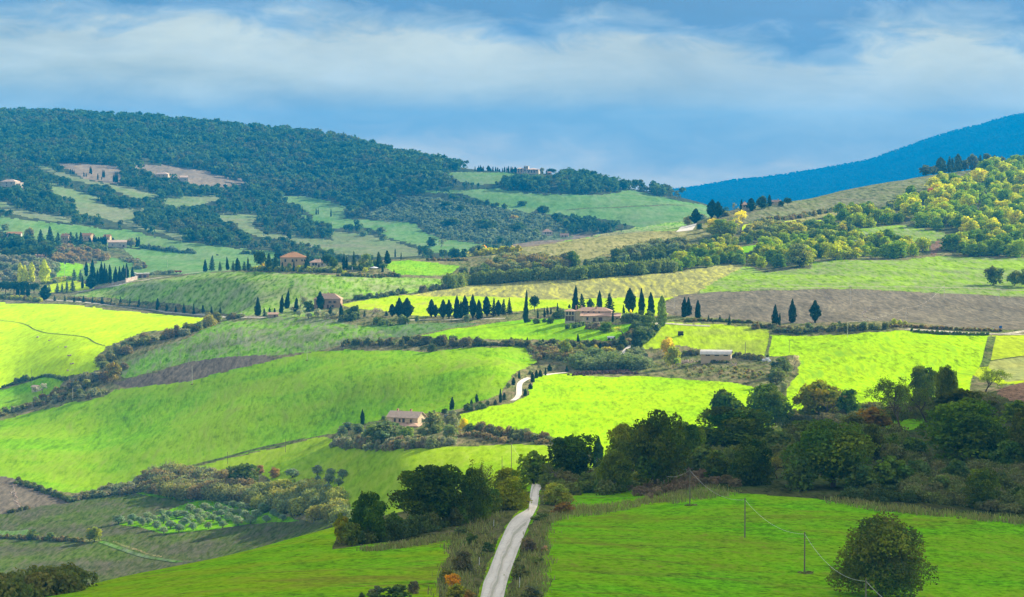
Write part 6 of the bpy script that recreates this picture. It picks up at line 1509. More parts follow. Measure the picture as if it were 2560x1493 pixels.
tree('bush', 'F', 735, 995, 850, 175, (0.085,0.11,0.05), 'big dark round shrub at the left of the combed field', single=False)
tree('bush', 'F', 710, 1055, 925, 160, (0.095,0.115,0.055), 'rounded grey green shrub in front of the big dark one', single=False)
tree('thin', 'F', 840, 950, 845, 90, (0.34,0.30,0.26), 'pale leafless tree right of the big dark shrub', single=False)
tree('bush', 'F', 760, 1110, 1040, 70, G_GREY, 'small grey bush above the dark wood', single=False)
hedge('F', [(520,655),(640,640),(760,670),(900,690)], 2.6, 4, DRK + [G_BROWN], 'low dark scrub along the field track', seed=93)
hedge('F', [(700,672),(850,680),(1000,672),(1150,668),(1300,665),(1480,655)], 3.4, 6, DRK + [G_SAGE, (0.17,0.16,0.06)], 'mixed hedge below the ploughed brown field', seed=94)
row('bush', 'F', [(940,652,598,62),(1345,660,592,66),(1120,640,600,40),(1168,635,590,34),(1200,640,605,34)], G_SAGE, 'grey green bush, {o} from the left in the hedge below the ploughed field', 'bushes in the hedge below the ploughed field', single=False)
row('bush', 'F', [(1570,628,572,48),(1610,632,580,50),(1650,632,588,40)], (0.27,0.28,0.06), 'pale yellowish shrub, {o} of three at the ploughed field edge', 'yellowish shrubs at the ploughed field edge', single=False)
hedge('F', [(1500,640),(1700,640),(1900,655),(2100,664),(2350,672)], 1.6, 2.5, [G_BROWN, (0.24,0.17,0.09), DRK[0]], 'low reddish brown hedge at the right under the ploughed field', seed=95)
hedge('F', [(40,600),(160,592),(330,600),(560,610)], 1.6, 2.5, [G_BROWN, DRK[0], G_MID], 'low hedge at the left under the ploughed field', seed=96)
hedge('F', [(1700,672),(1900,690),(2100,698),(2260,700)], 1.5, 3, [DRK[0], G_MID], 'low green verge along the right hand road', seed=97)
row('oak', 'F', [(2300,330,190,165),(2450,335,222,120),(2530,345,205,130)], (0.085,0.115,0.035), 'spreading field oak, {o} of three at the right edge', 'field oaks at the right edge', single=False)

# farmhouse surroundings
tree('bush', 'H', 310, 355, 165, 320, (0.075,0.105,0.05), 'very large dark rounded oak left of the brick farmhouse', single=False)
tree('bush', 'H', 495, 305, 205, 120, (0.11,0.165,0.04), 'green bush in front of the farmhouse porch', single=False)
tree('bush', 'H', 685, 235, 90, 165, (0.15,0.17,0.08), 'pale grey green tree right of the farmhouse', single=False)
tree('bush', 'H', 815, 225, 90, 130, G_GREY, 'grey tree right of the pale one by the farmhouse', single=False)
tree('bush', 'H', 770, 120, 78, 60, G_DARK, 'small dark tree behind the grey trees', single=False)
tree('bush', 'H', 805, 315, 190, 125, (0.14,0.17,0.08), 'rounded grey bush at the end of the farm bank', single=False)
tree('bush', 'H', 905, 235, 150, 70, (0.45,0.36,0.02), 'bright golden bush right of the farmhouse', single=False)
tree('bush', 'H', 955, 268, 185, 100, (0.10,0.13,0.05), 'dark green bush beside the golden one', single=False)
row('bush', 'H', [(60,240,180,120),(140,255,185,110),(20,300,210,90)], G_SAGE, 'grey green bush, {o} of three left of the large dark oak', 'bushes left of the large dark oak', single=False)
row('bush', 'H', [(440,125,88,60),(380,130,105,40),(320,170,130,46)], G_SAGE, 'small bush, {o} of three behind the farmhouse roof', 'bushes behind the farmhouse roof', single=False)
tree('bush', 'H', 570, 135, 105, 80, (0.52,0.46,0.01), 'low bright yellow bush behind the farmhouse', single=False)
tree('bush', 'H', 625, 275, 235, 60, G_SAGE, 'small bush beside the porch pillars', single=False)
hedge('H', [(-40,350),(100,360),(250,365),(420,375),(560,370),(720,365)], 4.2, 6, [G_BROWN, G_GREY, (0.13,0.11,0.08), G_SAGE], 'brown grey scrub along the foot of the farm bank', seed=101)
hedge('H', [(480,345),(600,330),(750,345),(850,345)], 3.0, 5, [G_SAGE, G_GREY, (0.22,0.18,0.10)], 'grey scrub on the farm bank', seed=102)
hedge('H', [(860,290),(980,280),(1080,300),(1180,325),(1240,335)], 2.0, 3, [(0.26,0.19,0.11), G_BROWN, G_SAGE], 'dry tan scrub at the tip of the farm bank', seed=103)
hedge('H', [(1020,245),(1120,275),(1250,300),(1400,320),(1600,335)], 4.2, 6, [(0.10,0.11,0.05), G_BROWN, G_SAGE], 'dark scrub along the lower edge of the brilliant field', seed=104)
hedge('H', [(880,110),(940,100),(1010,90),(1060,80)], 3.8, 5, [G_DARK, G_SAGE], 'dark shrubs below the small cypresses', seed=105)
row('bush', 'E', [(1080,1210,1170,36),(1232,1085,1040,36)], G_SAGE, 'small grey bush, {o} of two beside the white track', 'small bushes beside the white track', single=False)

# ------------------------------------------------------------------ lower left: thicket, grove
mass('G', [(520,770),(640,720),(760,690),(960,660),(1050,600),(1180,600),(1060,690),(900,720),(620,745)], 70, (2.5, 5), [G_GREY, (0.15,0.13,0.09), (0.14,0.13,0.05), G_SAGE], 'grey brown hedge at the foot of the big green field', 'hedge', 'hedge', seed=111, dx=18, dy=9)
mass('G', [(1060,700),(1120,600),(1380,560),(1620,600),(1700,640),(1900,700),(1880,770),(1600,765),(1300,745)], 120, (5, 9), [(0.165,0.145,0.075), (0.17,0.17,0.05), G_SAGE, G_BROWN, (0.12,0.13,0.05)], 'broad autumn thicket above the olive grove', seed=112, dx=26, dy=10)
mass('G', [(1880,820),(1760,770),(1900,690),(2100,660),(2350,700),(2520,800),(2520,930),(2400,930),(2200,880)], 110, (4, 8), [(0.17,0.18,0.035), (0.12,0.14,0.04), (0.20,0.18,0.04), G_SAGE], 'yellow green thicket right of the olive grove', seed=113, dx=28, dy=11)
tree('bush', 'G', 1790, 650, 480, 260, (0.06,0.085,0.018), 'big dark dome shaped oak in the thicket', single=False)
tree('bush', 'G', 1540, 625, 510, 170, (0.14,0.135,0.10), 'grey leafless bush left of the dome shaped oak', single=False)
tree('bush', 'G', 2010, 590, 505, 85, (0.24,0.15,0.05), 'orange brown bush right of the dome shaped oak', single=False)
tree('bush', 'G', 1905, 560, 492, 70, (0.24,0.13,0.06), 'reddish bush behind the dome shaped oak', single=False)
tree('bush', 'G', 2090, 700, 590, 200, (0.22,0.21,0.03), 'broad yellow green bush right of the dome shaped oak', single=False)
tree('bush', 'G', 2230, 690, 600, 80, (0.17,0.15,0.03), 'small russet bush under the lone olives', single=False)
row('olive', 'G', [(2140,590,520,105),(2325,575,498,82),(2422,580,518,70),(2410,635,560,90),(2330,620,570,50),(2480,650,590,70),(2510,600,525,80),(2400,695,630,62)], (0.125,0.155,0.10), 'round grey olive tree, {o} from the left in the loose group on the pale field', 'loose olives on the pale field', single=False)
row('bush', 'G', [(240,1040,958,100),(368,1048,985,78),(1935,850,770,70)], (0.11,0.15,0.045), 'green bush, {o} of three by the left hand fields', 'bushes by the left hand fields', single=False)
tree('oak', 'G', 690, 1060, 945, 128, (0.16,0.18,0.03), 'yellow green round tree on the hedge between the dark fields', single=False)
hedge('G', [(-60,1032),(100,1035),(250,1042),(450,1055),(620,1060)], 1.8, 2.5, [(0.11,0.12,0.045), G_BROWN, DRK[0]], 'low scrub line between the dark fields', seed=115)
hedge('G', [(120,620),(250,665),(400,720),(520,770)], 2.4, 4, [(0.09,0.12,0.03), DRK[1]], 'scrubby ditch at the edge of the big green field', seed=116)
hedge('G', [(60,850),(130,835),(210,820)], 1.6, 2, [DRK[0], G_BROWN], 'low scrub at the corner of the ploughed field', seed=117)
tree('bush', 'G', 1075, 560, 530, 90, (0.13,0.09,0.07), 'dark brush heap at the corner of the big green field', single=False)
# the olive grove
ol = [(868,930,860,72),(970,910,850,64),(955,945,895,36),(1015,920,870,46),(1045,945,880,44),(1085,930,880,60),(1080,890,838,56),(1125,910,860,56),(1180,870,815,64),(1200,925,855,76),(1150,970,900,60),(1200,1000,945,56),(1250,960,900,64),(1240,880,830,56),(1290,890,825,60),(1312,985,925,72),(1350,880,830,66),(1355,945,880,76),(1415,975,912,56),(1390,915,850,62),(1395,840,780,66),(1450,870,810,80),(1468,935,870,56),(1500,830,770,70),(1525,965,912,52),(1520,880,838,46),(1545,835,795,50),(1560,910,855,66),(1600,830,770,56),(1600,920,870,46),(1632,955,900,56),(1620,875,820,56),(1650,840,795,50),(1675,910,840,62),(1700,860,810,60),(1705,810,755,60),(1745,940,870,80),(1750,860,815,56),(1760,815,765,66),(1795,895,825,66),(1815,830,775,62),(1840,925,860,76),(1880,880,820,66),(1920,850,770,50),(1952,915,862,54),(2000,870,815,50),(2030,880,840,36),(2072,905,852,48),(1440,900,850,50),(1330,870,825,50),(1660,790,760,40),(1490,900,850,50),(1580,880,830,46),(1720,900,860,50),(1785,860,820,46)]
for (x, b_, t_, w_) in ol:
    tree('olive', 'G', x, b_, t_, w_*1.2, (0.15,0.19,0.125), 'round silvery olive tree in the grove on bright grass', 'olive trees of the lower left grove', single=False)
# bush at the lower left corner
mass('G', [(-200,1600),(-200,1380),(0,1350),(150,1360),(330,1370),(560,1370),(690,1365),(560,1420),(330,1465)], 60, (3, 5.5), [(0.085,0.10,0.02), (0.11,0.11,0.025), (0.07,0.09,0.02), (0.14,0.12,0.03)], 'dark thicket in the lower left corner', seed=118, dx=42, dy=22, leafk=1.0)
tree('slim', 'G', 240, 1350, 1265, 22, G_CYP, 'small dark cypress above the corner thicket')

# ------------------------------------------------------------------ foreground trees
tree('bush', 'H', 215, 1060, 655, 330, (0.0442,0.081,0.00498), 'dark green oak at the left end of the roadside trees', var=0)
tree('oak', 'H', 10, 1075, 840, 140, (0.197,0.182,0.0086), 'yellowish small tree left of the dark oak', var=1)
tree('oak', 'H', 655, 945, 462, 600, (0.0493,0.073,0.00419), 'large spreading oak with russet leaves left of the road', var=2)
tree('bare', 'H', 930, 895, 450, 330, (0.145,0.157,0.0157), 'half dead tree with pale bare branches between two oaks', var=0)
tree('bush', 'H', 985, 905, 480, 280, (0.0784,0.106,0.00711), 'thin crowned oak behind the half dead tree', var=4)
tree('bush', 'H', 1235, 820, 487, 370, (0.149,0.162,0.00734), 'dense olive green oak beside the road bend', var=0)
hedge('H', [(90,1075),(250,1070),(400,1040),(560,1000),(700,960),(830,940)], 3.0, 4, [(0.06,0.085,0.016), (0.075,0.08,0.02), (0.05,0.075,0.016)], 'dark undergrowth hedge under the roadside oaks', seed=121)
tree('bush', 'H', 1425, 640, 375, 300, (0.0995,0.137,0.0105), 'open brownish oak right of the road bend', var=1)
tree('oak', 'H', 1700, 640, 250, 420, (0.0442,0.0777,0.00568), 'dark oak left of the thin cypress in the wood', var=3)
tree('slim', 'H', 1890, 520, 283, 60, (0.0315,0.0651,0.00629), 'dark cypress tip rising behind the wood')
tree('slim', 'H', 1780, 640, 395, 64, (0.0121,0.0298,0.00359), 'thin dark cypress in front of the wood')
tree('bare', 'H', 1620, 655, 465, 270, (0.0759,0.0968,0.00896), 'twiggy pale stemmed tree beside the thin cypress', var=0)
tree('oak', 'H', 2320, 690, 100, 470, (0.047,0.0682,0.00478), 'tallest dark oak in the middle of the wood', var=4)
tree('oak', 'H', 2090, 640, 180, 330, (0.0994,0.119,0.00837), 'dark oak left of the tallest one', var=0)
tree('bush', 'H', 2000, 700, 370, 280, (0.0879,0.117,0.00837), 'rounded dark tree in front of the tallest oak', var=1)
tree('oak', 'I', 60, 560, 160, 300, (0.0788,0.123,0.0105), 'dark oak right of the tallest one', var=2)
tree('bush', 'I', 390, 400, 50, 690, (0.0605,0.0925,0.00948), 'very broad olive brown oak on the left of the dark wood', var=2)
tree('oak', 'F', 330, 1380, 1090, 290, (0.039,0.0626,0.00539), 'dark oak on the upper left edge of the dark wood', var=3)
tree('oak', 'F', 640, 1400, 1055, 400, (0.0736,0.11,0.00944), 'broad dark oak on the upper edge of the dark wood', var=1)
tree('oak', 'F', 1000, 1330, 1025, 360, (0.123,0.123,0.00688), 'oak with yellowish top above the bare branches', var=0)
tree('bare', 'F', 1040, 1330, 1085, 400, (0.14,0.107,0.0172), 'bare branched tree in the upper wood', var=0)
tree('bush', 'F', 1235, 1310, 1085, 190, (0.0483,0.0847,0.0105), 'ivy dark tree right of the bare branches', var=3)
tree('bare', 'F', 1590, 1370, 995, 350, (0.0895,0.123,0.021), 'greyish tree with slanting trunk in the clearing', var=1)
tree('oak', 'F', 1790, 1230, 905, 260, (0.0735,0.0941,0.00775), 'dark oak on the skyline of the wood', var=2)
tree('oak', 'F', 1950, 1230, 915, 180, (0.0691,0.0859,0.00688), 'dark oak right of the skyline oak', var=4)
tree('bare', 'F', 1740, 1330, 1040, 300, (0.0865,0.117,0.0129), 'dull feathery tree below the skyline oaks', var=1)
tree('bare', 'F', 2265, 1115, 935, 260, (0.107,0.15,0.00889), 'feathery green tree near the brown bank', var=1)
tree('bush', 'I', 2110, 490, -20, 780, (0.0569,0.0981,0.00642), 'huge dark oak at the right of the wood', var=3)
tree('oak', 'F', 2080, 1320, 1080, 460, (0.0487,0.0598,0.00539), 'dark oak behind the huge one', var=0)
tree('bush', 'F', 2470, 1330, 1160, 260, (0.0788,0.117,0.00837), 'dark tree under the brown bank', var=1)
tree('oak', 'I', 2540, 500, 60, 280, (0.0735,0.0859,0.00775), 'russet dark tree at the right edge of the wood', var=1)
tree('oak', 'I', 1120, 660, 165, 640, (0.0822,0.123,0.00837), 'broad middle oak facing the right meadow', var=4)
tree('bush', 'I', 530, 640, 255, 350, (0.0498,0.0743,0.00659), 'pale topped dark tree left of the middle oak', var=0)
tree('bare', 'I', 670, 600, 405, 200, (0.198,0.176,0.0262), 'twiggy tree between two dark oaks', var=1)
tree('bush', 'I', 1555, 450, 262, 160, (0.096,0.123,0.00446), 'yellow green bush in the middle of the wood', var=2)
tree('oak', 'I', 1410, 460, 195, 200, (0.0649,0.0702,0.00539), 'small dark oak left of the yellow green bush', var=2)
tree('bush', 'I', 1550, 680, 410, 330, (0.0795,0.117,0.0138), 'grey green round tree in front of the yellow green bush', var=1)
tree('bush', 'I', 2215, 810, 495, 300, (0.0701,0.096,0.0106), 'dull green bush at the right hand scrub', var=3)
tree('bush', 'I', 2420, 560, 305, 300, (0.0535,0.0907,0.0151), 'bluish green bush under the huge oak', var=0)
tree('bush', 'I', 2500, 810, 640, 230, (0.0481,0.0743,0.00896), 'low green bush at the right edge', var=1)
tree('bush', 'I', 280, 600, 385, 260, (0.0602,0.0856,0.00896), 'pale bush at the dry end of the wood', var=2)
tree('bush', 'I', 1420, 215, 60, 290, (0.151,0.0977,0.0157), 'russet bush under the bare branched tree', var=1)
tree('bush', 'I', 880, 300, 160, 260, (0.078,0.107,0.0129), 'dull bush behind the middle oak', var=3)
tree('bush', 'I', 1280, 290, 130, 240, (0.0624,0.0631,0.0134), 'greyish twiggy bush in the upper wood', var=0)
tree('bush', 'I', 80, 470, 270, 260, (0.0897,0.113,0.0103), 'olive bush at the lower left of the wood', var=3)
tree('bush', 'H', 2210, 660, 510, 170, (0.116,0.124,0.00889), 'light green shrub around the pole at the oak foot', var=1)
tree('bush', 'H', 1590, 790, 620, 240, (0.185,0.195,0.0288), 'grey green shrub mound at the road bend', var=0)
tree('bush', 'H', 1640, 855, 760, 170, (0.168,0.0977,0.0235), 'reddish low bush beside the upper meadow', var=2)
# more shrubs closing the gaps of the wood
for i, (x, b_, t_, w_, ti, lb) in enumerate([
    (400,1020,830,190,(0.065,0.10,0.014),'dark bush between the two left roadside oaks'),
    (820,930,640,260,(0.085,0.115,0.014),'olive bush under the right half of the large spreading oak'),
    (1090,860,640,220,(0.09,0.12,0.015),'olive bush filling the gap below the half dead tree'),
    (90,1080,900,170,(0.10,0.12,0.016),'low green bush under the leftmost roadside oak')]):
    tree('bush', 'H', x, b_, t_, w_, ti, lb, 'bushes between the roadside oaks')
for i, (x, b_, t_, w_, ti, lb) in enumerate([
    (440,270,205,90,(0.11,0.14,0.06),'grey green bush at the left front of the farmhouse'),
    (600,262,222,70,(0.13,0.15,0.07),'small grey bush before the right porch'),
    (700,262,190,110,(0.12,0.15,0.06),'green bush at the right front of the farmhouse')]):
    tree('bush', 'H', x, b_, t_, w_, ti, lb, 'bushes in front of the farmhouse', single=False)
mass('H', [(1480,650),(1700,600),(1900,620),(2150,660),(2050,715),(1800,720),(1580,710)], 46, (2.2, 4.5), [(0.085,0.12,0.018), (0.10,0.115,0.03), (0.12,0.10,0.04)], 'dark scrub at the left foot of the wood', seed=136, dx=34, dy=12)
for i, (x, b_, t_, w_, ti, lb) in enumerate([
    (1500,640,520,150,(0.10,0.135,0.02),'green bush right behind the road bend'),
    (1600,620,500,170,(0.085,0.115,0.02),'dark green bush behind the twiggy tree'),
    (1860,660,540,150,(0.08,0.115,0.018),'dark bush between thin cypress and big oak'),
    (1950,640,430,200,(0.075,0.11,0.018),'dark tree filling the gap left of the big oaks')]):
    tree('bush', 'H', x, b_, t_, w_, ti, lb, 'bushes at the left foot of the wood')
for i, (x, b_, t_, w_, ti, lb) in enumerate([
    (180,560,330,260,(0.08,0.11,0.02),'dark bush between left oaks of the wood'),
    (880,680,420,280,(0.07,0.105,0.018),'dark green bush left under the middle oak'),
    (1330,690,480,260,(0.075,0.11,0.02),'dark green bush right under the middle oak'),
    (1760,640,440,230,(0.085,0.115,0.03),'dull green bush left in the right hand scrub'),
    (1900,720,560,230,(0.10,0.125,0.03),'olive bush low in the right hand scrub'),
    (2030,640,450,220,(0.075,0.11,0.028),'dark bush high in the right hand scrub'),
    (1700,420,280,230,(0.07,0.105,0.02),'dark tree left of the huge oak'),
    (2350,720,540,230,(0.085,0.105,0.03),'brownish green bush under the bluish bush'),
    (700,420,240,260,(0.08,0.105,0.022),'dark tree right of the olive brown oak'),
    (1000,330,190,240,(0.085,0.11,0.022),'small dark tree above the middle oak'),
    (1950,330,150,250,(0.07,0.105,0.018),'dark tree inside the huge oak group')]):
    tree('bush', 'I', x, b_, t_, w_, ti, lb, 'bushes inside the dark wood')
mass('I', [(-500,690),(-300,600),(0,560),(330,560),(430,690),(200,650),(0,700),(-300,760)], 60, (1.2, 2.4), [(0.15,0.10,0.06), (0.18,0.13,0.08), (0.12,0.10,0.04)], 'dry russet scrub at the edge of the wood', 'undergrowth', seed=131, kind='stuff', dx=28, dy=14)
mass('I', [(430,705),(600,640),(1000,660),(1400,680),(1700,700),(1680,790),(1300,765),(900,735)], 120, (1.4, 3.0), [(0.05,0.075,0.018), (0.07,0.08,0.022), (0.045,0.07,0.02)], 'dark undergrowth along the wood edge', 'undergrowth', seed=132, kind='stuff', dx=30, dy=14, jit=0.9)
mass('I', [(1650,770),(1680,480),(1900,460),(2150,520),(2400,540),(2700,600),(2700,860),(2300,840),(1900,800)], 190, (1.8, 4.2), [(0.10,0.12,0.03), (0.12,0.12,0.045), (0.085,0.11,0.025), (0.12,0.11,0.05)], 'twiggy scrub under the right of the wood', 'undergrowth', seed=133, kind='stuff', dx=30, dy=14)
mass('I', [(-200,420),(200,300),(700,260),(1300,240),(1750,300),(1700,480),(1300,500),(700,520),(100,560)], 150, (2.5, 5.5), [(0.08,0.11,0.018), (0.09,0.105,0.022), (0.10,0.10,0.035)], 'undergrowth inside the dark wood', 'undergrowth', seed=134, kind='stuff', dx=40, dy=16)
mass('F', [(700,1320),(1000,1290),(1500,1250),(2000,1230),(2300,1180),(2300,1300),(1900,1330),(1400,1340),(900,1380)], 110, (3, 6), [(0.07,0.085,0.025), (0.10,0.085,0.045), (0.085,0.09,0.03)], 'undergrowth on the upper edge of the wood', 'undergrowth', seed=135, kind='stuff', dx=40, dy=14)
# verges of the white road
V1 = [(0.11,0.14,0.03), (0.095,0.125,0.025), (0.13,0.125,0.055), (0.15,0.125,0.06), (0.12,0.155,0.03)]
mass('H', [(725,1465),(715,1370),(790,1180),(840,1000),(900,930),(1060,790),(1300,770),(1255,840),(1190,900),(1120,1050),(1060,1180),(1005,1350),(975,1465),(950,1700),(700,1700)], 230, (0.6, 1.7), V1, 'scrub covering the verge left of the white road', 'undergrowth', seed=141, kind='stuff', dx=24, dy=14, wk=0.8, jit=0.8)
mass('H', [(1262,1465),(1350,1150),(1420,960),(1465,860),(1510,660),(1640,640),(1700,740),(1560,880),(1510,1000),(1490,1200),(1455,1350),(1470,1465),(1460,1700),(1200,1700)], 180, (0.5, 1.5), V1 + [(0.17,0.13,0.08)], 'scrub covering the verge right of the white road', 'undergrowth', seed=142, kind='stuff', dx=24, dy=14, wk=0.8, jit=0.8)
for i, (x, b_, t_, w_, ti, lb) in enumerate([
    (830,1400,1280,130,(0.36,0.19,0.01),'orange leaved shrub beside the lower road'),
    (850,1480,1350,170,(0.16,0.17,0.02),'yellow green shrub below the orange one'),
    (780,1350,1240,110,(0.13,0.135,0.03),'olive shrub left of the orange one'),
    (900,1290,1110,170,(0.095,0.09,0.045),'grey brown broom bush in the left verge'),
    (960,1080,990,110,(0.055,0.085,0.022),'dark broom bush in the middle of the left verge'),
    (1085,1130,1050,90,(0.06,0.09,0.024),'small dark broom bush nearer the road'),
    (890,1010,940,120,(0.08,0.10,0.035),'dark bush at the top of the left verge'),
    (1120,830,770,140,(0.10,0.125,0.03),'green bush under the olive green oak'),
    (420,1470,1365,220,(0.045,0.07,0.02),'dark bush at the bottom edge of the left meadow'),
    (270,1465,1370,130,(0.12,0.115,0.06),'brownish dry bush at the bottom of the left meadow'),
    (160,1480,1420,60,(0.07,0.09,0.03),'tiny green bush at the bottom of the left meadow'),
    (540,1440,1330,90,(0.12,0.095,0.06),'brown dry shrub right of the dark bottom bush'),
    (1440,1240,1160,120,(0.09,0.115,0.03),'green bush in the right verge'),
    (1380,1130,1010,130,(0.125,0.10,0.06),'grey brown bush in the right verge'),
    (1320,1330,1220,150,(0.10,0.11,0.035),'olive bush low in the right verge'),
    (1400,1480,1370,160,(0.105,0.11,0.05),'grey bush at the bottom of the right verge'),
    (1500,1140,1080,60,(0.22,0.15,0.10),'dry russet bush on the meadow edge'),
    (1470,900,840,130,(0.10,0.12,0.04),'greenish bush near the upper meadow corner'),
    (940,1480,1400,110,(0.22,0.15,0.03),'rust tinted shrub at the bottom by the road')]):
    tree('bush', 'H', x, b_, t_, w_, ti, lb, 'shrubs of the road verges')
# the big bush
tree('dome', 'I', 1475, 1462, 850, 730, (0.088,0.105,0.015), 'very big rounded oak bush alone on the right meadow', var=1, rot=2.2)
# the wood goes on beyond the right edge of the view
for i, (x, b_, t_, w_, kd) in enumerate([(2700,560,60,420,'oak'),(2900,600,150,400,'bush'),(2680,800,520,300,'bush'),(2860,820,560,320,'bush'),(2800,380,-60,420,'oak'),(3060,520,60,420,'oak'),(3040,800,480,340,'bush'),(3220,640,180,420,'bush')]):
    tree(kd, 'I', x, b_, t_, w_, (0.06,0.085,0.012), 'dark tree where the wood runs on past the right edge', 'trees past the right edge')
# dry grasses
DG = [(0.16,0.14,0.06), (0.15,0.15,0.05), (0.13,0.15,0.04)]
grass_mass('H', [(1510,920),(1700,880),(1950,860),(2200,800),(2520,740),(2520,690),(2200,760),(1900,800),(1720,800),(1560,860)], 520, (0.35, 0.9), DG, label='tall dry grass on the meadow corner', seed=151)
grass_mass('I', [(1150,745),(1600,810),(2000,850),(2520,900),(2700,940),(2700,980),(2400,925),(2000,885),(1500,845),(1100,775)], 620, (0.4, 1.0), DG, label='tall dry grass in front of the wood', seed=152)
grass_mass('I', [(-60,700),(200,640),(430,690),(420,720),(100,760),(-60,790)], 260, (0.4, 0.9), DG, label='dry grass below the wood corner', seed=153)
grass_mass('H', [(150,1120),(420,1085),(700,1040),(840,1000),(840,1040),(600,1085),(250,1135)], 420, (0.3, 0.8), DG, label='dry grass under the roadside oaks', seed=154)
grass_mass('H', [(720,1465),(790,1180),(840,1000),(1000,880),(1190,840),(1090,1050),(940,1465)], 420, (0.3, 0.9), DG, label='dry grass of the left verge', seed=155)
grass_mass('H', [(1290,1465),(1380,1150),(1480,880),(1560,870),(1510,1050),(1470,1465)], 420, (0.3, 0.9), DG, label='dry grass of the right verge', seed=156)

# ------------------------------------------------------------------ the wood on the right hillside
def wood(L, poly, n, dx, dy, hw, tints, label, group, seed, kind='bush', near=0):
    rng = np.random.default_rng(seed)
    for (x, y) in scatter_px(L, poly, n, dx, dy, seed):
        h = rng.uniform(*hw); i = int(rng.integers(len(tints)))
        tree(kind if rng.random() < 0.75 else 'oak', L, x, y, y - h, h * rng.uniform(0.95, 1.35), tints[i], label[i] if isinstance(label, list) else label, group, single=False)
YG = [(0.19,0.25,0.006), (0.27,0.30,0.004), (0.12,0.18,0.01), (0.33,0.33,0.004)]
YL = ['yellow green oak in the sunlit wood on the right hill', 'yellowing oak in the sunlit wood on the right hill', 'green oak in the sunlit wood on the right hill', 'golden oak in the sunlit wood on the right hill']
wood('C', [(1700,700),(1900,640),(2150,540),(2400,500),(2700,480),(2760,940),(2500,950),(2100,1000),(1700,925),(1640,900),(1600,800)], 125, 52, 22, (85, 125), YG, YL, 'oaks of the sunlit hill wood', 161)
GL = [(0.13,0.19,0.012), (0.20,0.25,0.010), (0.09,0.14,0.014), (0.25,0.27,0.012)]
GN = ['green oak in the tree belt above the clover field', 'yellow green oak in the tree belt above the clover field', 'dark oak in the tree belt above the clover field', 'yellowing oak in the tree belt above the clover field']
wood('C', [(990,1170),(1450,1172),(1830,1130),(1800,1070),(1600,1060),(1300,1000),(1180,980),(1000,1060)], 40, 62, 24, (80, 125), GL, GN, 'oaks of the belt above the clover field', 162)
wood('C', [(1920,1140),(2100,1165),(2520,1150),(2750,1150),(2750,1000),(2520,960),(2250,1020),(2000,1070)], 36, 62, 24, (90, 140), GL, GN, 'oaks of the belt above the clover field', 163)
wood('C', [(510,1235),(960,1225),(980,1120),(850,1060),(700,1060),(560,1100)], 22, 60, 24, (90, 130), GL, GN, 'oaks of the belt above the clover field', 164)
wood('C', [(-60,1260),(200,1225),(490,1195),(400,1130),(250,1120),(60,1150),(-60,1170)], 26, 46, 22, (70, 105), GL, GN, 'oaks of the belt above the clover field', 165)
BL = [(0.15,0.18,0.04), (0.21,0.23,0.03), (0.10,0.14,0.03), (0.27,0.27,0.03)]
BN = ['grey green tree in the scrubby belt of the right hill', 'yellowish tree in the scrubby belt of the right hill', 'dark tree in the scrubby belt of the right hill', 'golden tree in the scrubby belt of the right hill']
wood('C', [(0,1130),(200,1050),(470,1020),(700,960),(740,1010),(420,1075),(150,1130)], 26, 46, 18, (45, 75), BL, BN, 'trees of the scrubby belt', 166)
wood('C', [(700,1020),(760,980),(1000,960),(1180,950),(1250,1000),(1180,1060),(950,1060)], 22, 52, 20, (80, 120), BL, BN, 'trees of the scrubby belt', 167)
wood('C', [(1060,905),(1200,850),(1380,800),(1600,880),(1620,915),(1400,935),(1280,930)], 20, 56, 20, (70, 110), GL, ['green tree beside the grass strip on the right hill', 'yellow green tree beside the grass strip on the right hill', 'dark tree beside the grass strip on the right hill', 'yellowing tree beside the grass strip on the right hill'], 'trees beside the hill grass strip', 168)
tree('bush', 'C', 1860, 738, 640, 140, (0.26,0.10,0.06), 'red leaved tree at the top of the sunlit wood', single=False)
tree('bush', 'C', 315, 1000, 862, 225, (0.15,0.18,0.02), 'large round oak with lit rim on the left of the right hill', single=False)
tree('thin', 'C', 450, 965, 812, 130, (0.55,0.48,0.02), 'tall golden poplar right of the large round oak', name='poplar_tree', cat='poplar', single=False)
tree('bush', 'C', 255, 950, 865, 130, (0.36,0.30,0.03), 'golden bush behind the large round oak', single=False)
tree('oak', 'C', 1228, 1010, 888, 115, (0.10,0.13,0.05), 'dark round tree rising from the belt', single=False)
tree('oak', 'C', 875, 1225, 1050, 215, (0.17,0.18,0.04), 'tallest spreading oak at the belt end', single=False)
tree('bush', 'C', 1285, 1085, 1025, 170, (0.22,0.25,0.17), 'silvery olive shrubs in the belt', single=False)
tree('full', 'C', 112, 905, 800, 64, G_CYP, 'dark oval cypress near the white hill track')
tree('full', 'C', 232, 868, 730, 84, G_CYP, 'tall broad cypress on the right hill brow')
tree('full', 'C', 278, 868, 745, 64, G_CYP, 'second broad cypress touching the tall one')
tree('slim', 'C', 450, 812, 730, 26, G_CYP, 'slim cypress left of the square hill farmhouse')
tree('full', 'C', 524, 815, 720, 56, G_CYP, 'dark cypress right of the square hill farmhouse')
tree('oak', 'C', 598, 800, 702, 100, G_PINE, 'dark pine mass between the hill farm buildings', single=False)
tree('slim', 'C', 655, 780, 698, 26, G_CYP, 'slim cypress behind the hill barn')
tree('pine', 'C', 790, 778, 715, 62, G_PINE, 'dark pine right of the hill barn', single=False)
tree('bush', 'C', 740, 778, 738, 50, G_PINE, 'low dark tree beside the hill barn', single=False)
tree('thin', 'C', 400, 835, 755, 50, G_GREY, 'grey leafless tree left of the square farmhouse', single=False)
row('bush', 'C', [(60,915,845,80),(160,880,830,80),(330,850,810,100)], (0.19,0.18,0.06), 'tan green bush, {o} of three on the hill brow', 'tan bushes on the hill brow', single=False)
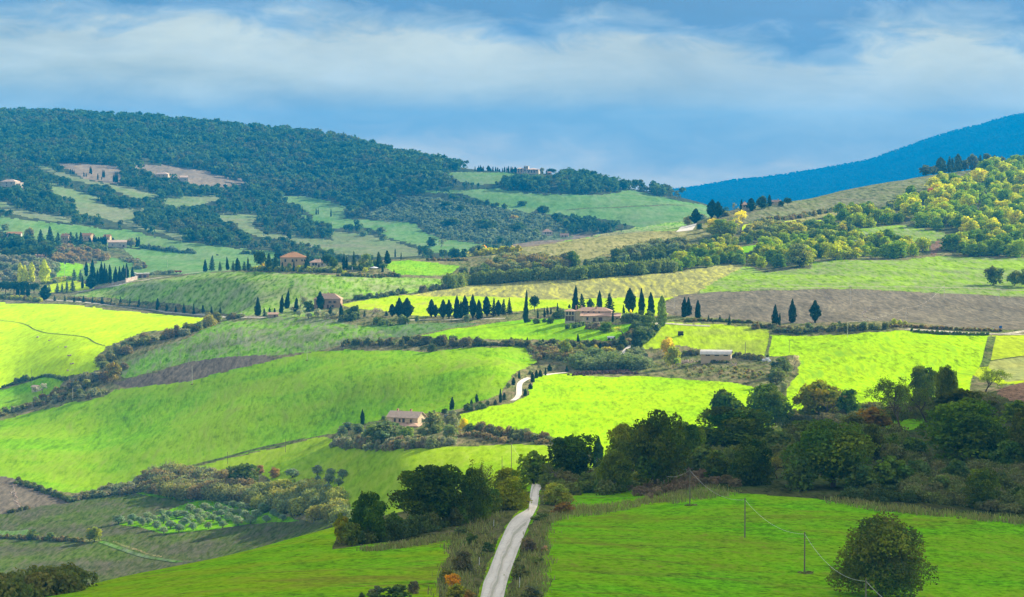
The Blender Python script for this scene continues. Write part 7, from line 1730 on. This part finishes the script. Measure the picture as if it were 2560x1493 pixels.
tree('bush', 'C', 143, 948, 900, 52, G_DARK, 'small dark bush beside the white hill track', single=False)
hedge('C', [(560,905),(760,880),(950,850),(1180,805),(1300,790)], 4, 6, [G_SAGE, G_BROWN, (0.18,0.17,0.08)], 'scrub line under the hill vineyard', seed=171)
mass('C', [(480,990),(560,930),(800,915),(1000,930),(900,980),(700,1000)], 40, (5, 9), [(0.27,0.24,0.05), (0.2,0.19,0.06), G_SAGE], 'golden scrub below the bright grass strip', seed=172, dx=30, dy=12)
mass('C', [(1780,700),(1650,760),(1580,800),(1500,800),(1600,740)], 16, (4, 7), [(0.2,0.2,0.05), G_SAGE], 'light scrub at the top of the wood', seed=173, dx=24, dy=9)
for i, (x, b_, t_, w_, kd) in enumerate([(1800,575,500,110,'oak'),(1905,555,438,72,'column'),(1965,550,430,60,'fir'),(1990,552,448,60,'fir'),(2035,548,425,56,'column'),(2080,548,470,80,'oak'),(2140,540,420,90,'oak'),(2190,530,415,60,'fir'),(2245,515,395,90,'oak'),(2300,505,400,80,'fir'),(2350,500,410,90,'oak'),(2420,490,420,60,'column'),(2470,490,430,90,'oak'),(2550,485,425,110,'oak'),(2640,480,420,110,'oak'),(1850,565,505,80,'oak')]):
    u, v = P('C', x, b_); p = crest_ground(u, 'crest2', -6); k = p.y / F / ZS
    put_tree(kd, p, (b_ - t_ + 6) * k, w_ * k, (0.05,0.075,0.035) if kd != 'oak' else (0.075,0.09,0.045), 'dark tree in the ridge row behind the sunlit wood', 'ridge trees behind the sunlit wood', single=False)

# ------------------------------------------------------------------ forests on the far hills: one mass each
# sight lines kept open towards the far houses
CLEAR = [(1172, 1400, 380, 438), (0, 56, 446, 466), (388, 428, 428, 445), (444, 476, 440, 455), (1352, 1384, 570, 590), (1398, 1428, 580, 594), (180, 300, 412, 460)]
IDM = np.full((520, 880), -1)
_vis = (0.25 * (GE[:-1, :-1] + GE[1:, :-1] + GE[:-1, 1:] + GE[1:, 1:])) >= GEMAX[:-1, :-1] - 2 / F
for _i in range(NR - 2, -1, -1):
    _v = np.clip((fV[_i] / 4).astype(int), 0, 519); _u = np.clip(((fU[_i] + 400) / 4).astype(int), 0, 879); _m = _vis[_i]
    IDM[_v[_m], _u[_m]] = ids[_i][_m]
def forest(name, label, lay0, lay1, names_ok, n, h, seed, tints, leaf, q, extra=None, thin=1.0, edge=False):
    rng = np.random.default_rng(seed)
    ok = (rl >= LN[lay0]) & (rl < LN[lay1]) & np.isin(ids, names_ok) & (fU > -330) & (fU < 2890)
    # only ground that can be seen from somewhere near the road
    vis = (0.25 * (GE[:-1, :-1] + GE[1:, :-1] + GE[:-1, 1:] + GE[1:, 1:])) >= GEMAX[:-1, :-1] - 14 / F
    ok &= vis
    if extra is not None: ok &= extra
    A = np.abs((GX[:-1, 1:] - GX[:-1, :-1]) * (GY[1:, :-1] - GY[:-1, :-1]))
    w = np.where(ok, A, 0).ravel()
    # weight so that the picture is covered evenly: steep faces are seen larger
    px = np.abs(GE[1:, :-1] - GE[:-1, :-1]).ravel() * F * 3
    w = np.where(ok.ravel(), np.sqrt(w * px), 0); w /= w.sum()
    k = rng.choice(len(w), n, p=w); i, j = np.divmod(k, NC - 1)
    a = rng.random(n)[:, None]; b = rng.random(n)[:, None]
    g = lambda G: (G[i, j][:, None]*(1-a)*(1-b) + G[i, j+1][:, None]*a*(1-b) + G[i+1, j][:, None]*(1-a)*b + G[i+1, j+1][:, None]*a*b)
    pts = np.concatenate([g(GX), g(GY), g(GZ)], 1)
    hh = rng.uniform(*h, n); r = hh * rng.uniform(0.38, 0.62, n)
    if edge:      # leave the far fields open: no tree whose head would stand before one
        keep = np.ones(n, bool)
        for fr in (0.45, 0.8):
            uu = 1280 + F * pts[:, 0] / pts[:, 1]; vv = HOR - F * (pts[:, 2] + hh * fr) / pts[:, 1]
            idt = IDM[np.clip((vv / 4).astype(int), 0, 519), np.clip(((uu + 400) / 4).astype(int), 0, 879)]
            for (b0, b1, b2, b3) in CLEAR: keep &= ~((uu > b0 - 6) & (uu < b1 + 6) & (vv > b2) & (vv < b3))
            keep &= np.isin(idt, list(names_ok) + [-1]) | (rng.random(n) < 0.05)
        pts, hh, r = pts[keep], hh[keep], r[keep]; n = len(pts)
    cl = fbm(pts[:, 0]/70, pts[:, 1]/90, 3)
    tt = np.array(tints); ti = tt[(np.clip(cl*1.6 - 0.3 + rng.normal(size=n)*0.22, 0, 0.999) * len(tt)).astype(int)] * rng.uniform(0.85, 1.15, (n, 1))
    nb = 4   # lobes per tree
    N = n * q
    t = np.repeat(np.arange(n), q)
    la = rng.uniform(0, 6.28, (n, nb)); lr = rng.uniform(0.2, 0.6, (n, nb)); lz = rng.uniform(0.40, 0.85, (n, nb)); lz[:, 0] = 0.72; lr[:, 0] = 0.1
    b_ = rng.integers(0, nb, N)
    c = pts[t] + np.stack([np.cos(la[t, b_])*lr[t, b_]*r[t], np.sin(la[t, b_])*lr[t, b_]*r[t], lz[t, b_]*hh[t]], 1)
    d = rng.normal(size=(N, 3)); d /= np.linalg.norm(d, axis=1, keepdims=True); d[:, 2] = np.abs(d[:, 2]) * np.where(rng.random(N) < 0.75, 1, -1)
    rad = r[t] * np.where(b_ == 0, 0.62, 0.48) * rng.uniform(0.8, 1.08, N)
    P_ = c + d * rad[:, None] * np.array([1, 1, 0.85])
    low = rng.random(N) < 0.10; P_[low, 2] = pts[t][low, 2] + rng.uniform(0.05, 0.4, low.sum()) * hh[t][low]
    nr = d * 0.6 + rng.normal(size=(N, 3)) * 0.4
    v, qd = leaf_quads(P_, nr, leaf * hh[t] / np.mean(h), rng)
    T_ = np.repeat(np.clip(ti[t] * rng.uniform(0.75, 1.25, (N, 1)), 0, 2), 4, 0)
    o0 = pts[0]
    o = link(name, mesh_from(name, v - o0, qd, [LEAF], False, T_), loc=tuple(o0))
    return struct(o, 'stuff', label)
FF = [i for i, r_ in enumerate(REG) if r_[1] is M['forestfloor']]
MF = [i for i, r_ in enumerate(REG) if r_[1] is M['mountain']]
SF = [i for i, r_ in enumerate(REG) if r_[1] is M['scrubfloor']]
OG = [i for i, r_ in enumerate(REG) if r_[1] is M['farolive']]
FT = [(0.030,0.062,0.022), (0.036,0.070,0.024), (0.046,0.080,0.026), (0.034,0.064,0.026), (0.055,0.085,0.03), (0.06,0.07,0.03)]
forest('forest', 'dense mixed forest covering the long left hill', 'w4', 'crest3', FF, 6600, (7, 16), 201, FT, 1.5, 46, edge=True)
forest('forest', 'patchy woods between the far fields', 'dip2', 'w4', FF, 3600, (6, 13), 202, FT, 1.15, 70, edge=True)
forest('forest', 'forest edge behind the long left hill', 'crest3', 'dip3', FF + MF, 500, (9, 14), 203, FT, 1.5, 40, extra=(fU < 1130) & (fY < 4480))
forest('olive_grove', 'rows of grey olive trees on the far slope', 'dip2', 'w4', OG, 1300, (4.5, 6.5), 204, [(0.10,0.13,0.075), (0.125,0.15,0.09), (0.085,0.11,0.065)], 1.1, 40, edge=True)
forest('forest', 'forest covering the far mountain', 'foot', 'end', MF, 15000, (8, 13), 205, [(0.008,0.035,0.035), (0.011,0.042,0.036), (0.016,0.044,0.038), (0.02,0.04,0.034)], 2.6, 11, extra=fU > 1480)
# ------------------------------------------------------------------ clouds, air, sun, sky, camera
def cloud(cx, cy, cz, lx, ly, lz, seed, label):
    rng = np.random.default_rng(seed); V, Q = [], []; off = 0
    n1, n2 = 26, 14
    for k in range(16):
        a = rng.uniform(0, 6.28); r = math.sqrt(rng.random()) * 0.62
        c = np.array([cx + lx*r*math.cos(a), cy + ly*r*math.sin(a), cz + lz*rng.uniform(-0.1, 0.35)]); s = rng.uniform(0.28, 0.45)
        th = np.linspace(0, 2*PI, n1, endpoint=False)[None]; ph = np.linspace(0.02, PI-0.02, n2)[:, None]
        d = np.stack([np.sin(ph)*np.cos(th), np.sin(ph)*np.sin(th), np.cos(ph) + 0*th], -1)
        bump = 1 + 0.10*np.sin(d[..., 0]*7 + k) + 0.10*np.sin(d[..., 1]*8 + 2*k) + 0.08*np.sin(d[..., 2]*9)
        p = c + d * bump[..., None] * np.array([lx*s, ly*s, lz*s*1.2])
        V.append(p.reshape(-1, 3)); g = np.arange(n1*n2).reshape(n2, n1) + off
        Q.append(np.stack([g[:-1], np.roll(g[:-1], -1, 1), np.roll(g[1:], -1, 1), g[1:]], -1).reshape(-1, 4)); off += n1*n2
    o = link('cloud', mesh_from('cloud', np.concatenate(V), np.concatenate(Q), [CLOUD], True))
    return struct(o, label=label)
t = NT('cloud_mist')
d_ = t.diffuse((0.75, 0.77, 0.80)); tp = t.n('ShaderNodeBsdfTransparent'); ms = t.n('ShaderNodeMixShader')
ms.inputs[0].default_value = 0.10; t.l(tp.outputs[0], ms.inputs[1]); t.l(d_, ms.inputs[2]); CLOUD = t.done(ms.outputs[0])
SUNV = Vector((math.sin(SUN_AZ)*math.cos(SUN_EL), math.cos(SUN_AZ)*math.cos(SUN_EL), math.sin(SUN_EL)))
def cloud_over(gx, gy, gz, alt, lx, ly, lz, seed, label):
    k = (alt - gz) / SUNV.z
    return cloud(gx + SUNV.x*k, gy + SUNV.y*k, alt, lx, ly, lz, seed, label)
cloud_over(10, 470, -60, 1100, 400, 430, 75, 1, 'grey cloud passing over the near hill')

X0, X1, Y0, Y1, Z0, Z1 = -6200, 6200, -60, 14600, -420, 345
b = MB(); b.box(X0, X1, Y0, Y1, Z0, Z1)
hz = NT('haze_air'); pv = hz.n('ShaderNodeVolumePrincipled')
pv.inputs['Color'].default_value = (0.0, 0.345, 0.83, 1); pv.inputs['Density'].default_value = 0.9e-4
pv.inputs['Anisotropy'].default_value = 0.0
hz.l(pv.outputs[0], hz.out.inputs['Volume'])
struct(b.build('haze', hz.m), 'stuff', 'blue haze lying over the valley')

sun = bpy.data.lights.new('sun', 'SUN'); sun.energy = 4.6; sun.angle = math.radians(0.6); sun.color = (1.0, 0.93, 0.80)
so = bpy.data.objects.new('sun', sun); C.objects.link(so)
so.rotation_euler = (-SUNV).to_track_quat('-Z', 'Y').to_euler(); so.location = (0, 0, 900)

EXPO = 1.35
W = bpy.data.worlds.new('World'); scene.world = W; W.use_nodes = True
nt = W.node_tree; nt.nodes.clear()
def wn(t_, **kw):
    n = nt.nodes.new(t_)
    for k, v in kw.items(): setattr(n, k, v)
    return n
wl = nt.links.new
out = wn('ShaderNodeOutputWorld'); sky = wn('ShaderNodeTexSky', sky_type='NISHITA', sun_disc=False)
sky.sun_elevation = SUN_EL; sky.sun_rotation = SUN_AZ; sky.altitude = 400; sky.air_density = 1.0; sky.dust_density = 1.0
bg1 = wn('ShaderNodeBackground'); bg1.inputs[1].default_value = 0.08; wl(sky.outputs[0], bg1.inputs[0])
tc = wn('ShaderNodeTexCoord').outputs['Generated']
sep = wn('ShaderNodeSeparateXYZ'); wl(tc, sep.inputs[0])
def wm(op, a, b_=0.0):
    n = wn('ShaderNodeMath', operation=op)
    for i, v in enumerate((a, b_)):
        if isinstance(v, (int, float)): n.inputs[i].default_value = v
        else: wl(v, n.inputs[i])
    return n.outputs[0]
def wnoise(scale, rotscale, detail=4, rough=0.55, dist=0.0, loc=(0,0,0)):
    mp = wn('ShaderNodeMapping'); mp.inputs[3].default_value = rotscale; mp.inputs[1].default_value = loc; wl(tc, mp.inputs[0])
    n = wn('ShaderNodeTexNoise'); wl(mp.outputs[0], n.inputs['Vector']); n.inputs['Scale'].default_value = scale
    n.inputs['Detail'].default_value = detail; n.inputs['Roughness'].default_value = rough; n.inputs['Distortion'].default_value = dist
    return n.outputs[0]
nA = wnoise(1.0, (12, 12, 36), 3, 0.5, 0.4, (1.3, 0, 0.2))
nB = wnoise(1.0, (34, 34, 95), 6, 0.62, 0.6, (4.1, 0, 0.7))
nC = wnoise(1.0, (13, 13, 45), 4, 0.55, 0.5, (7.7, 0, 2.7))
e = wm('ADD', sep.outputs[2], wm('MULTIPLY', wm('SUBTRACT', nA, 0.5), 0.040))
e = wm('ADD', e, wm('MULTIPLY', wm('SUBTRACT', nB, 0.5), 0.030))
e = wm('ADD', e, wm('MULTIPLY', sep.outputs[0], 0.045))
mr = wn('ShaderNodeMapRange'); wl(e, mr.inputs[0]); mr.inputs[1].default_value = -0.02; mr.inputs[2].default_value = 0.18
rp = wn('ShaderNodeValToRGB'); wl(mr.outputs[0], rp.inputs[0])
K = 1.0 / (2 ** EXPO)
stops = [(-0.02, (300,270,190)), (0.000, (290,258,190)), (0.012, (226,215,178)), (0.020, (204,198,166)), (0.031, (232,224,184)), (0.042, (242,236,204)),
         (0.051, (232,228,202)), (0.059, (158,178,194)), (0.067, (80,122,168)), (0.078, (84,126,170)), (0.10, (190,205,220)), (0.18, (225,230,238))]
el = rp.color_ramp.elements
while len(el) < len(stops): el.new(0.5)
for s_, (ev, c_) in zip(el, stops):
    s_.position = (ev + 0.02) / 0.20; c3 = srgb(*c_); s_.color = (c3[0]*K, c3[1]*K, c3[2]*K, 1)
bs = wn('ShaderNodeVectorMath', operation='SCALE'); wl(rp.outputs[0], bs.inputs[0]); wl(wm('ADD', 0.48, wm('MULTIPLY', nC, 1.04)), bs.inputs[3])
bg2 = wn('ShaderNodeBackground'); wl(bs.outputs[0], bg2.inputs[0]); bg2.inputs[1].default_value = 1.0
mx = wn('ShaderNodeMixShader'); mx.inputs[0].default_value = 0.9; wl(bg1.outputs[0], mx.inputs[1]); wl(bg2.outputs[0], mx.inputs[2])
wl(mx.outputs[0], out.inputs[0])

cam = bpy.data.cameras.new('camera'); co = bpy.data.objects.new('camera', cam); C.objects.link(co)
cam.sensor_width = 36; cam.lens = 36 * F / 2560; cam.clip_start = 1; cam.clip_end = 30000
co.location = (0, 0, 0); co.rotation_euler = (PI/2 - TILT, 0, 0); scene.camera = co

vs = scene.view_settings; vs.view_transform = 'Standard'; vs.look = 'None'; vs.exposure = EXPO; vs.gamma = 1.0; vs.use_curve_mapping = False
scene.render.engine = 'CYCLES'; cy = scene.cycles
cy.max_bounces = 5; cy.diffuse_bounces = 2; cy.transmission_bounces = 4; cy.volume_bounces = 0; cy.transparent_max_bounces = 8
cy.use_denoising = True; cy.use_adaptive_sampling = True; cy.adaptive_threshold = 0.02
cy.sample_clamp_indirect = 4.0
